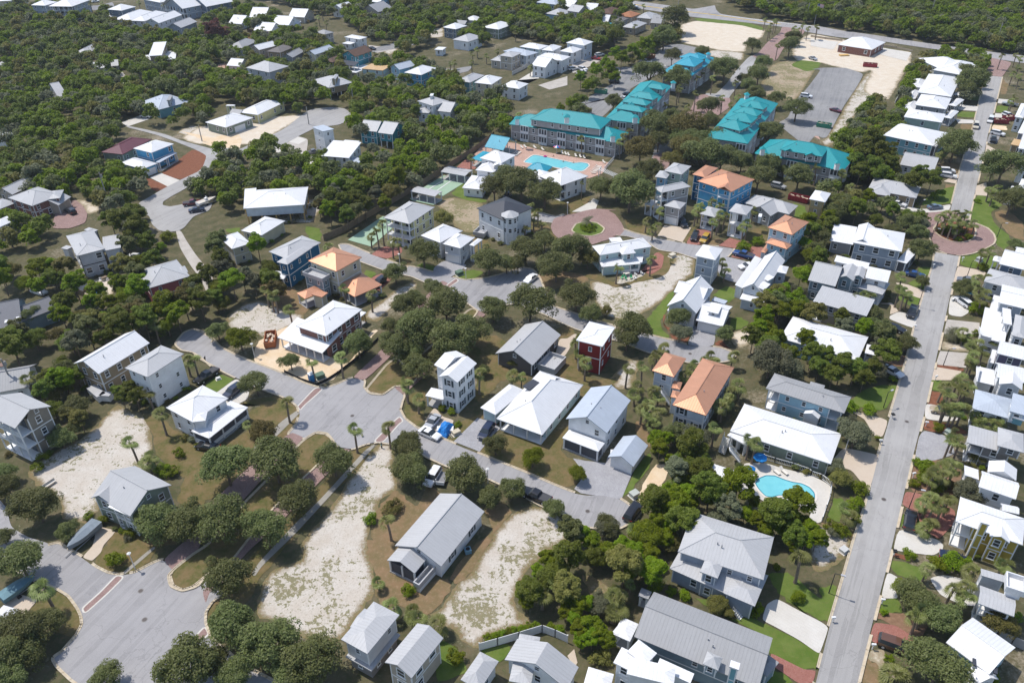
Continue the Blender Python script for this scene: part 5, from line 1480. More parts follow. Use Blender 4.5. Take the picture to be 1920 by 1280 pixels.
t13 1365,1040 1400,1062 1425,985 3 hip.4 lgr K n
@tower_house|the unfinished plywood tower|unfinished square tower of bare plywood with bright white pyramid roof|house
z3 288,352 612,417 727,238 7.2 hip.45 osb W uc sm n3
@tower_house|the pale blue tower house|narrow pale blue three storey tower with white pyramid roof|house
z8 345,392 870,536 1028,220 7.8 hip.45 bgr W sm
@cottage|the mint cottage by the roundabout|mint green cottage with white roof tiers and gabled dormer by the brick roundabout|cottage
y2 340,845 1250,745 1680,580 2.8 hip.15 mint W sm o.5
y2 290,567 1470,385 1240,190 5.0 hip.4 mint W sm o.3
y2 805,578 1110,528 1000,370 5.0 hip.5 mint W
y2 185,460 345,845 1000,760 2.75 hip.15 mint W n
y2 560,290 815,262 760,170 2.9 flat wh W po
y2 800,835 1210,770 1190,640 2.75 sA.1 wh W po slab rail
@house|the white gabled compound|white house with cross gables, front porch and garage with long dormer|house
y3 118,640 600,800 840,365 4.4 gy.75 wh W
y3 220,420 720,560 840,365 4.8 gx.5 wh W n
y3 100,742 535,865 580,790 2.7 hip.3 wh W po slab
y3 605,895 1055,1022 1182,672 2.9 gx.35 wh W g0 n1
y3 780,765 975,808 1055,680 3.2-4.6 sA.12 wh W n1 sm sp2.2
y3 860,570 1085,640 1135,582 2.8 flat wh P po
@house|the white house with three dormers|white gabled house with three shed dormers and covered porches|house
y4 200,690 595,795 1000,180 4.2 gy.8 pale W
y4 70,660 215,690 590,150 3.2 sB.2 wh W n
y4 165,885 600,985 650,880 2.8 hip.3 pale W n1 sm
y4 815,395 1025,425 1095,300 4.2 hip.4 pale W sm
y4 505,660 620,725 690,600 4.2-5.2 sB.1 pale W n nt
y4 605,500 690,560 768,470 4.2-5.2 sB.1 pale W n nt
@house|the dark grey gable house with deck|dark grey low gable house with big pale roof and furnished white deck|house
t22 806,763 1130,876 1371,602 3.1 gy.5 dgr L shut
t22 1180,880 1325,940 1415,820 .2-1.1 flat lgr L n nt par o.05
@tower_house|the red tower house|deep red three storey tower house with white trim and flat white roof|house
t22 1522,645 1752,709 1852,536 7.6 hip.12 red W sp4 sm
@tower_house|the white tower house with dark shutters|white three storey tower house with cross gable roof and dark shutters|house
t22 300,972 462,1029 632,856 8.2 gy.5 wh W shut
t22 236,882 345,916 560,800 8.2 gx.4 wh W n
t22 190,1128 335,1180 360,1100 2.7 hip.35 wh W po slab
@cottage|the wide white bungalow|wide white bungalow with many sided pale roof and columned porch|cottage
t32 815,156 1216,310 t22 1570,1045 3 hip.55 mint W sp4 P0
t32 660,70 802,129 t22 1070,1100 3 hip.5 mint W g0 n
t22 1058,1048 1105,1092 1180,1020 4.3-4.6 flat wh D nw nc
t22 1215,1000 1300,1060 1345,975 4.2-4.4 gx.6 wh W n nw
@house|the white two storey gable house|white two storey gable house with pale blue roof and hip roofed porch|house
t32 1425,166 1792,292 t33 205,2 5.3 gy.5 wh P
t32 1396,332 1716,456 1772,378 2.8 hip.35 wh W po scr
@garage|the detached white garage|detached white garage with pale gable roof beside the grey stone drive|garage
t33 0,502 226,590 356,400 2.6 gy.55 wh P g0 n
t33 20,470 60,474 64,440 1.9-2.3 flat wh W nw
@house|the small house with copper pyramid roof|small grey white house with copper pyramid roof and curved outside stair|house
t23 392,918 586,979 692,812 5.4 hip.45 pale K n2
steps 2.8 1.2 t23 470,1110 t23 545,1215
@house|the long house with copper roof|long grey white house with copper hip roof joined to the small copper roof|house
t23 575,1218 t33 872,136 t23 1112,890 5.2 hip.45 pale K shut
t23 560,1085 640,1090 680,1030 3.6 hip.4 pale K n
t23 553,1160 620,1168 650,1110 4.2 hip.4 pale K n
@brick_house|the red brick house under construction|red brick two storey house under construction with pale roofs and bare timber posts|house
t21 835,522 1096,616 1412,376 5.6 hip.35 brick W big
t21 680,616 1062,768 1226,625 2.9 sA.22 brick W P0 big uc nt
t21 1368,428 1402,446 1444,402 2.8 flat wh W po uc
# ---------------- foreground
@house|the white house with screened porch|long low white house with pale gable roof, screened porch and white deck|house
zc 136,647 686,906 1197,241 3.2 gy.45 wh L shut sp7
zc 36,830 366,987 510,815 2.9 gy.45 wh L po scr o.3
zc 370,1110 425,1170 600,930 .1-1.2 flat wh L n nt par o.05
@house|the grey lower storey house at the bottom|pale house over a dark ground floor with grey ribbed hip roof at the bottom|house
z4 0,570 415,812 922,182 2.6-6.1 hip.3 lgr L sm
z4 70,850 480,1085 940,500 2.55 flat umb L n1 sm nt
z4 125,400 270,440 520,150 6.05 gx.2 lgr L nw
@house|the beige gable house at the bottom|beige gable house with pale ribbed roof and side gable at the bottom edge|house
z4 716,920 1122,1202 1607,540 5.6 gy.5 beige L big
z4 1225,1062 1395,790 1165,665 5.6 gx.5 beige L big
@house|the large grey roofed house at the bottom|large white house with joined grey ribbed gable and hip roofs at the bottom edge|house
t42 1460,1345 1540,1137 1005,868 3.4 gx.5 wh L
t42 465,1285 660,1340 870,1105 3.2 hip.55 wh L
t42 1090,1290 1200,870 1010,860 3.3 hip.3 wh L nw
@house|the grey L shaped house|grey house with layered pale grey hip roofs beside the concrete drive|house
t43 540,272 1302,597 1440,330 3.2 hip.25 bgr L sp5
t43 608,146 1382,362 t33 1525,1230 5.6 hip.4 bgr L sm
t43 815,292 975,350 1035,215 5.5 hip.4 bgr L n2
t43 1030,470 1305,598 1355,440 3.7 hip.4 bgr L d0 n
steps 1.1 1.4 t43 1130,610 t43 1190,700
@house|the long teal walled gable house|long teal walled house with broad grey gable roof, turret and chimney|house
t43 247,832 1340,1325 1420,860 4.6 gx.4 steel G sp6 sm
x7 1140,305 1280,365 1320,250 4-6.2 hip.8 steel L sm
x7 1380,330 1465,360 1480,300 0-8.5 flat aqua W chim n
x7 1640,300 1720,420 1775,255 3.2 hip.2 steel G n
@canopy|the white square canopy|white square fabric canopy on posts behind the long teal walled house|canopy
t43 48,842 195,910 268,752 2.5 hip.2 wh W po slab nc
@canopy|the small grey canopy|small grey flat canopy over a patio behind the long teal walled house|canopy
t43 265,505 358,535 396,470 2.5 flat wh G po slab
@house|the white many roofed house at the bottom|bright white house with many small hip and flat roofs at the bottom edge|house
x7 310,340 520,385 650,270 5.8 hip.25 wh W
x7 430,225 625,320 770,240 6.2 hip.25 wh W n
x7 70,480 300,560 330,395 3.4 hip.3 wh W
x7 450,440 880,500 950,350 6.6 hip.3 wh W n
x7 720,335 1030,480 1060,395 5.4 sA.06 wh W n
@house|the white roof left of the many roofed house|small white roof corner beside the brown shrub at the bottom edge|shed
t42 1840,825 1880,850 1930,790 2.6 flat wh W n
"""
build_houses(HOUSES)
# ------------------------------------------------------------- vegetation
TR = np.random.default_rng(11)
def leafmat(name, a, b_, c_, tr=.38):
    m = D.materials.new(name); m.use_nodes = True; nt = m.node_tree; nt.nodes.clear()
    P = geo(nt); oi = N(nt, "ShaderNodeObjectInfo")
    n1 = noise(nt, P, .55, 3); n2 = noise(nt, P, 4, 2)
    c = mix(nt, ramp(nt, n1, [(.35, (0, 0, 0)), (.65, (1, 1, 1))]), a, b_)
    c = mix(nt, ramp(nt, n2, [(.45, (0, 0, 0)), (.75, (1, 1, 1))]), c, c_)
    hs = N(nt, "ShaderNodeHueSaturation")
    nt.links.new(mth(nt, 'ADD', mth(nt, 'MULTIPLY', oi.outputs["Random"], .045), .464), hs.inputs["Hue"])
    nt.links.new(mth(nt, 'ADD', mth(nt, 'MULTIPLY', oi.outputs["Random"], .55), .72), hs.inputs["Value"])
    hs.inputs["Saturation"].default_value = 1.14
    nt.links.new(c, hs.inputs["Color"]); c = hs.outputs[0]
    p = N(nt, "ShaderNodeBsdfPrincipled", i_Roughness=.55); p.inputs["Specular IOR Level"].default_value = .25
    t = N(nt, "ShaderNodeBsdfTranslucent"); mx = N(nt, "ShaderNodeMixShader"); mx.inputs[0].default_value = tr
    nt.links.new(c, p.inputs["Base Color"]); nt.links.new(c, t.inputs[0])
    nt.links.new(p.outputs[0], mx.inputs[1]); nt.links.new(t.outputs[0], mx.inputs[2])
    o = N(nt, "ShaderNodeOutputMaterial"); nt.links.new(mx.outputs[0], o.inputs[0]); return m
LEAF = dict(oak=leafmat("oak_leaves", (.098, .125, .042), (.15, .178, .066), (.25, .265, .14)),
            bright=leafmat("bright_leaves", (.105, .17, .016), (.165, .235, .024), (.235, .29, .06)),
            pine=leafmat("pine_needles", (.088, .13, .022), (.14, .185, .036), (.205, .24, .08)),
            grey=leafmat("grey_green_leaves", (.12, .137, .08), (.17, .185, .11), (.26, .27, .18)),
            olive=leafmat("olive_leaves", (.135, .14, .04), (.19, .185, .06), (.26, .24, .10)),
            palm=leafmat("palm_fronds", (.145, .18, .055), (.19, .225, .08), (.31, .32, .17), .25),
            rust=leafmat("dead_needles", (.15, .07, .045), (.19, .10, .07), (.2, .12, .09), .1),
            yellow=leafmat("yellow_leaves", (.45, .36, .02), (.55, .42, .03), (.5, .3, .03), .2))
BARK = plain("bark", (.17, .13, .10), .9, .1, var=.4, sc=3)
PBARK = plain("palm_bark", (.22, .175, .135), .9, .1, var=.35, sc=4)
def leaves_mesh(name, C, Rr, per, lf, asp=.55, spike=0.0):
    """leaf faces scattered over clump spheres C (n,3) radii Rr; lf = leaf size"""
    n = len(C) * per
    ci = np.repeat(np.arange(len(C)), per)
    d = TR.normal(size=(n, 3)); d /= np.linalg.norm(d, axis=1)[:, None]; d[:, 2] = np.where(d[:, 2] < -.3, -d[:, 2], d[:, 2])
    rad = Rr[ci] * TR.uniform(.72, 1.08, n)
    p = C[ci] + d * rad[:, None] * np.array([1, 1, .8])
    nr = d * .7 + TR.normal(size=(n, 3)) * .5 + np.array([0, 0, .7]); nr /= np.linalg.norm(nr, axis=1)[:, None]
    a = np.cross(nr, TR.normal(size=(n, 3)))
    if spike: a = d * spike + a * .5 + np.array([0, 0, .25])
    a /= np.linalg.norm(a, axis=1)[:, None]; b = np.cross(nr, a); b /= np.linalg.norm(b, axis=1)[:, None] + 1e-6
    s = lf * TR.uniform(.6, 1.35, n)[:, None]
    V = np.stack([p - a * s, p - b * s * asp + nr * s * .2, p + a * s, p + b * s * asp + nr * s * .2], 1).reshape(-1, 3)
    return V
def quads(name, V, mat):
    me = D.meshes.new(name); n = len(V) // 4
    me.vertices.add(len(V)); me.vertices.foreach_set("co", V.astype(np.float32).ravel())
    me.loops.add(n * 4); me.loops.foreach_set("vertex_index", np.arange(n * 4, dtype=np.int32))
    me.polygons.add(n); me.polygons.foreach_set("loop_start", np.arange(0, n * 4, 4, dtype=np.int32))
    me.update(calc_edges=True); me.validate(); me.materials.append(mat); return me
def crown_points(n, zs, spread=1.0, layered=False):
    """clump centres in a unit crown: uneven dome with gaps"""
    C = []; Rr = []
    lob = TR.uniform(0, 6.28, 3)
    while len(C) < n:
        d = TR.normal(size=3); d /= np.linalg.norm(d)
        if d[2] < -.45: continue
        az = math.atan2(d[1], d[0])
        lobe = 1 + .16 * math.sin(2 * az + lob[0]) + .12 * math.sin(3 * az + lob[1]) + .08 * math.sin(5 * az + lob[2])
        r = TR.uniform(.5, .82) * lobe
        c = d * r; c[2] *= zs
        if layered: c[2] = round(c[2] / .28) * .28 + TR.uniform(-.05, .05)
        C.append(c); Rr.append(TR.uniform(.22, .37))
    return np.array(C), np.array(Rr)
VAR = {}
def crown_var(kind, i):
    k = (kind, i)
    if k in VAR: return VAR[k]
    if kind == 'oak': C, Rr = crown_points(62, .72); V = leaves_mesh("x", C, Rr, 170, .042)
    elif kind == 'lite': C, Rr = crown_points(24, 1.0); V = leaves_mesh("x", C, Rr * 1.25, 48, .12)
    elif kind == 'pine': C, Rr = crown_points(40, 1.0, layered=True); Rr *= .85; V = leaves_mesh("x", C, Rr * 1.05, 190, .075, .45)
    else: C, Rr = crown_points(22, .85); V = leaves_mesh("x", C, Rr * 1.1, 90, .075)
    VAR[k] = V; return V
CM = {}
def crown_mesh(kind, leaf, i):
    k = (kind, leaf, i)
    if k not in CM: CM[k] = quads("crown", crown_var(kind, i), LEAF[leaf])
    return CM[k]
def trunk_mesh(kind, i):
    k = ('trunk', kind, i)
    if k in CM: return CM[k]
    rr = random.Random(i * 7 + len(kind)); m = MB()
    if kind == 'oak':      # unit: crown centre at z=0, ground at z=-1.05
        top = Vector((0, 0, -.45)); m.tube((0, 0, -1.05), top, .06, .045, 8)
        for j in range(5):
            a = j * 1.26 + rr.uniform(-.3, .3); e = Vector((math.cos(a) * .5, math.sin(a) * .5, rr.uniform(-.1, .3)))
            m.tube(top - Vector((0, 0, .05)), e, .035, .012, 6); m.tube(e * .6 + top * .4, e + Vector((rr.uniform(-.3, .3), rr.uniform(-.3, .3), .2)), .018, .006, 5)
    else:
        m.tube((0, 0, -2.0), (rr.uniform(-.1, .1), rr.uniform(-.1, .1), .3), .06, .03, 7)
        for j in range(5):
            a = j * 1.26 + rr.uniform(-.4, .4); z = rr.uniform(-.5, .2)
            m.tube((0, 0, z - .25), (math.cos(a) * .6, math.sin(a) * .6, z + .15), .025, .008, 5)
    CM[k] = m.mesh("trunk", BARK); return CM[k]
def palm_mesh(i, h):
    k = ('palm', i)
    if k in CM: return CM[k]
    rr = random.Random(i); m = MB()
    lean = Vector((rr.uniform(-.3, .3), rr.uniform(-.3, .3), 0)); prev = Vector((0, 0, 0))
    for j in range(1, 7):
        t = j / 6; p = Vector((lean.x * t * t, lean.y * t * t, h * t)); m.tube(prev, p, .19 - .03 * (j - 1) / 6 + (.05 if j == 1 else 0), .19 - .03 * t + (.05 if j == 6 else 0), 7); prev = p
    tr = m.mesh("trunk", PBARK)
    V = []
    for j in range(34):
        a = j * 2.4 + rr.uniform(-.2, .2); el = math.asin(max(-.75, min(.98, -.75 + 1.75 * ((j * .618 + rr.random() * .2) % 1))))
        d = Vector((math.cos(a) * math.cos(el), math.sin(a) * math.cos(el), math.sin(el)))
        st = rr.uniform(.45, .7); c = prev + d * st; side = d.cross(Vector((0, 0, 1))); side = side.normalized() if side.length > .05 else Vector((1, 0, 0)); up = side.cross(d)
        V += [prev + side * .02, prev - side * .02, c - side * .02, c + side * .02]
        L = rr.uniform(.75, 1.05)
        for q in range(9):
            t = (q / 8 - .5) * 2.5; dd = (d * math.cos(t) + side * math.sin(t)).normalized()
            e = c + dd * L * (1 - .12 * abs(t)) + Vector((0, 0, -.28 * L)); mid = c + dd * L * .55 + up * .06; n = up.cross(dd).normalized() * .055
            V += [c, mid + n, e, mid - n]
    cr = quads("fronds", np.array([tuple(v) for v in V]), LEAF['palm'])
    CM[k] = (tr, cr); return CM[k]
def date_mesh(i):
    k = ('date', i)
    if k in CM: return CM[k]
    rr = random.Random(i + 90); m = MB(); m.tube((0, 0, 0), (0, 0, 1.6), .35, .3, 9); tr = m.mesh("trunk", PBARK); V = []
    for j in range(46):
        a = j * 2.4; el = -.2 + 1.5 * ((j * .618) % 1); L = rr.uniform(2.0, 2.7); p = Vector((0, 0, 1.6)); prev = p
        for s in range(5):
            e2 = el - s * .33; d = Vector((math.cos(a) * math.cos(e2), math.sin(a) * math.cos(e2), math.sin(e2))); q = prev + d * L / 5
            side = Vector((-math.sin(a), math.cos(a), -.25)); w_ = (.34, .42, .4, .3, .15)[s]
            for sg in (-1, 1):
                sd = Vector((-math.sin(a) * sg, math.cos(a) * sg, -.35))
                for h in range(3):
                    b0 = prev + (q - prev) * h / 3; b1 = prev + (q - prev) * (h + .6) / 3; V += [b0, b1, b1 + sd * w_ + d * .12, b0 + sd * w_ + d * .16]
            prev = q
    cr = quads("fronds", np.array([tuple(v) for v in V]), LEAF['grey']); CM[k] = (tr, cr); return CM[k]

TREES = []   # (root, kind word, leaf word, x, y, R)
def put_tree(kind, leaf, x, y, Rm, name, group=None, zsc=None, rnd=random.Random(5)):
    i = rnd.randrange(6)
    oakish = kind == 'oak'; H = Rm * (1.05 if oakish else 2.0)
    if kind == 'bush': H = Rm * .55
    root = empty(name, (x, y, 0), rnd.uniform(0, 6.28))
    s = Rm
    c = meshobj("crown", crown_mesh('oak' if oakish else kind, leaf, i), root, (0, 0, H)); zz = zsc or rnd.uniform(.88, 1.12); c.scale = (s, s, s * zz); c.rotation_euler = (0, 0, rnd.uniform(0, 6.28))
    if kind != 'bush':
        t = meshobj("trunk", trunk_mesh('oak' if oakish else 'pine', i), root, (0, 0, H)); t.scale = (s, s, s)
        if not oakish: t.scale = (s * .8, s * .8, s)
    if group: root["group"] = group
    TREES.append((root, name, leaf, x, y, Rm, kind)); return root
def put_palm(x, y, h, rnd=random.Random(9), s=1.0):
    i = rnd.randrange(7); hh = (5.2, 4.6, 5.8, 6.4, 5.0, 4.2, 6.8)[i]; tr, cr = palm_mesh(i, hh)
    root = empty("palm_tree", (x, y, 0), rnd.uniform(0, 6.28)); f = h / hh
    a = meshobj("trunk", tr, root); a.scale = (s, s, f); b = meshobj("fronds", cr, root, (0, 0, h - hh * s)); b.scale = (s, s, s)
    TREES.append((root, "palm_tree", 'palm', x, y, 1.3 * s, 'palm')); return root

def place_by_crown(px, py, rpx, kind):
    z = 3.5; rpx *= 1.1 if kind == 'oak' else 1.0
    for _ in range(4):
        p = at(px, py, z); zc = project(p)[2]; Rm = rpx * zc / FPX
        z = dict(oak=1.05, pine=2.0, bush=.55).get(kind, 1.05) * Rm
    return at(px, py, z), Rm
NAMEK = dict(oak='oak_tree', pine='pine_tree', bush='shrub')
def build_trees(txt):
    for ln in txt.strip().splitlines():
        ln = ln.strip()
        if not ln or ln[0] == '#': continue
        w_ = ln.split(); kind, leaf = w_[0].split(':') if ':' in w_[0] else (w_[0], None)
        t = (0, 0, 1)
        for q in w_[1:]:
            if q in TILE: t = TILE[q]; continue
            a = [float(v) for v in q.split(',')]; px, py = t[0] + a[0] / t[2], t[1] + a[1] / t[2]
            if kind == 'palm':
                h = a[2] if len(a) > 2 else 5.2
                p = at(px, py, h + .2); put_palm(p.x, p.y, h, s=a[3] if len(a) > 3 else 1.15)
            elif kind == 'date':
                p = at(px, py, 1.8); tr, cr = date_mesh(0); root = empty("date_palm", (p.x, p.y, 0)); s = a[2] if len(a) > 2 else 1
                for me, n in ((tr, "trunk"), (cr, "fronds")): o = meshobj(n, me, root); o.scale = (s, s, s)
                TREES.append((root, "date_palm", 'grey', p.x, p.y, 2.3 * s, 'date'))
            else:
                p, Rm = place_by_crown(px, py, a[2] / t[2], kind)
                put_tree(kind, leaf or dict(oak='oak', pine='pine', bush='bright')[kind], p.x, p.y, Rm, NAMEK[kind])
TREETXT = r"""
oak t40 170,190,205 210,830,200 110,1000,190 420,740,140 30,760,120 300,1010,130 60,1200,150 950,1230,135 1640,1150,250
oak t30 310,930,185 60,760,115 600,1160,95 1390,1090,190 30,640,100 20,1210,90
oak t31 200,580,215 640,540,235 1160,530,170 830,870,165 150,1070,215 -130,1090,190 560,1150,190 1790,390,110 1830,590,150
oak:olive t31 530,290,125
oak t41 210,330,190 250,770,205 600,950,240 980,1090,230 60,1120,150 760,1170,160 300,1200,150
oak t32 50,400,130 70,620,150 520,650,175 750,860,110 940,790,110 1330,970,95 800,400,100
oak:bright t32 1130,510,100 1530,650,80
bush:olive t31 1680,960,90
bush t31 1490,1060,70
oak t21 470,1030,125 130,570,95 780,840,85 1380,690,125 1660,530,80 1800,330,120 1710,50,105 1840,500,105 1720,720,150
oak:bright t21 330,640,115
oak t22 80,310,105 360,350,185 130,560,185 390,650,190 570,560,150 250,190,95 780,370,125 1110,320,185 100,900,130 330,790,120 60,760,110 1520,250,150 1640,430,95 700,920,55
oak:olive t22 960,840,55 1790,390,50
oak t12 1030,430,160 790,480,120 1240,520,140 900,430,140 740,1120,140 1070,1030,140 1240,950,100 1480,1020,160 1340,1170,150 160,1060,130 1740,480,110 900,1160,90 1000,1160,90
oak:olive t12 330,750,85 1620,1110,90
oak t13 450,60,100 640,70,110 780,60,100 820,160,110 1120,150,90
oak t03 760,1250,130 640,1210,110 900,1080,85
oak:olive t13 290,130,140 700,130,130 560,230,90
oak t13 370,330,115 200,500,190 80,480,120 880,190,170 1010,220,140 1190,250,100 1020,80,105 1340,390,130 1420,280,110 1700,380,130 1560,330,60 300,400,90 1240,420,70
bush t12 1575,845,26 1600,862,26 1635,868,26 1668,855,26 1680,835,24 1572,825,24 1625,835,40
bush t13 1325,960,55 1210,1010,70
oak t03 370,650,130 620,690,120 1040,610,125 900,950,110 1290,400,70 1620,400,95 1340,660,95 1310,830,90 1500,870,80 1680,960,110 420,1120,150 560,1050,100 1000,1240,120 1420,1180,120 570,500,75 840,455,60 600,160,120 500,320,110 1200,700,60 1650,330,70 960,600,80 1380,560,80 1250,760,70
oak:olive t03 700,1140,160 850,1220,110
oak:pine t03 60,320,90
pine:bright t02 1700,620,65 1620,760,60 1480,920,60 1560,690,55 1780,560,55 1860,480,60 1380,960,45
pine:bright t03 20,600,65 120,510,65 220,440,65 330,390,65 430,330,60 60,680,55
oak t02 1850,900,80
pine t10 1070,760,120 1200,850,110 980,760,90 1230,720,80
bush:bright t10 1490,920,75 1430,1010,55
pine:bright t20 1450,330,120 1560,400,110 1340,430,90
pine t20 1130,400,100 1150,120,70
oak:olive t20 1060,200,60
oak t23 230,540,150 170,640,110 620,460,100 1040,600,80
oak:grey t23 640,590,90 1450,830,170 1600,900,130
pine:bright t23 1390,430,90 1340,520,80 1480,270,90 1560,200,70 1680,270,80 1600,300,80 1320,640,70 1420,640,60 1760,640,90 1600,760,90
pine t24 20,760,100 140,780,90 80,880,90 280,880,110 400,900,100 480,980,90 200,950,90 560,880,80 330,420,60 280,440,80
oak t24 540,430,100 570,560,110 660,610,90 860,670,90
oak:olive t24 60,150,80
oak t24 1000,130,60
oak t24 1350,190,90
bush:bright t24 1480,370,80 1370,660,60 730,1000,45
oak:grey t34 400,300,145 330,190,90 230,600,90
oak:olive t34 260,700,95
bush t34 440,790,85 390,930,85 390,1050,60 200,1130,75 290,1170,70 1030,610,90 1010,680,80 920,740,55 950,560,55 1130,240,60 600,340,35 350,60,80 520,90,70 1130,760,90
bush:olive t34 1250,760,70 1500,520,80
oak:grey t34 1400,820,130
bush:grey t34 200,1180,60
oak t44 930,510,165 1130,690,165
oak:bright t44 830,430,90
oak t44 1130,1150,255
bush:bright t44 1250,220,110 1130,230,90 1380,230,80 880,140,60 650,650,40 700,1060,45
oak:olive t44 1700,770,130 1600,730,80
bush:bright t44 1800,700,70 1600,1240,90
oak t14 1290,100,150 1340,60,110 1720,280,165 1620,330,110 1790,600,130 1850,560,110 640,630,70 980,1040,105 870,790,95 960,880,85 740,860,70 300,640,120 80,920,105 40,1040,90 200,700,100 1830,1000,70
bush:bright t14 1130,550,65 1480,600,30 1660,540,50
bush t14 1400,920,40 1320,940,35 1160,860,50 1250,870,70 1330,860,60 1520,1190,50
pine t14 560,60,110 640,160,110 480,160,100 400,240,90 700,250,90 560,280,90 620,350,80 440,330,80 960,350,80 1080,400,90 920,420,90
pine:bright t14 520,560,70 420,640,80
oak t04 1430,720,130 1380,640,90 1400,790,90
oak t00 1480,900,60
pine:bright t42 1250,160,80 1330,230,80 1180,290,75 1400,320,75 1300,340,60 1040,470,75 1080,560,75 1180,500,60 1440,540,75 1540,600,85 1620,560,70 1420,640,70 1500,700,70 1620,760,95 1720,820,95 1550,800,85 1660,880,85 1800,900,80 1560,900,70
bush t42 450,1050,85 730,880,45 800,860,45 860,840,45 920,820,45 980,810,45 1040,800,45 1100,785,45 1160,770,48 1290,790,50 1370,800,50 30,460,70
bush:olive t42 1750,1050,95
pine:bright t43 20,100,90 130,60,90 250,110,90 380,120,90 130,200,80 300,250,80 190,300,70 60,180,80
bush t43 420,420,80 680,500,60 560,470,50 1320,620,70
oak:olive t43 980,580,90 1060,640,60
bush:bright t43 1690,520,70 1500,250,40
pine:bright t33 460,420,85 420,340,75 520,330,70 560,520,60
oak:grey t33 760,330,120
pine t33 700,480,90 620,560,80 740,580,80 860,560,80
pine:bright t33 560,840,100 700,820,100 640,700,80 800,760,70 500,960,90 620,1000,90 430,1060,90 740,900,80 900,870,80 1080,840,45 1300,900,60 1420,985,70 1560,1060,85 1220,1000,75 1340,1060,80 1660,1030,65 1720,1090,80 1500,1120,80 1800,1140,90 1640,1160,90 1400,1180,80 1860,1220,90 1760,1230,90 1640,1260,80 560,1120,80 420,1190,80 520,1230,80
oak:grey t33 960,1080,100 1080,1130,90
oak t33 1400,330,40
bush:yellow t33 620,290,45
oak:olive t33 560,1270,90
pine:bright t32 1570,1180,90 1660,1250,90
oak t32 1800,1130,110
bush t40 1030,190,95
oak t20 280,430,100
bush t30 1450,620,80 1590,470,55 1540,640,60 930,1060,55 780,1030,45 1150,1180,60
bush t30 330,600,60 380,510,60
oak t30 540,330,110 640,260,80
pine:olive t30 700,150,90 600,120,70
pine t20 1150,1080,75 1200,1150,80 1080,1150,70 1040,1090,55
pine t20 680,960,80 600,1050,70 560,880,80
oak:olive t20 480,1120,80
bush:bright t22 330,1255,40
bush:bright t32 325,70,40 410,100,40 465,220,35
oak t01 630,120,65
pine:rust t01 100,260,80 190,290,60
oak:rust t11 1700,380,40
"""
build_trees(TREETXT)
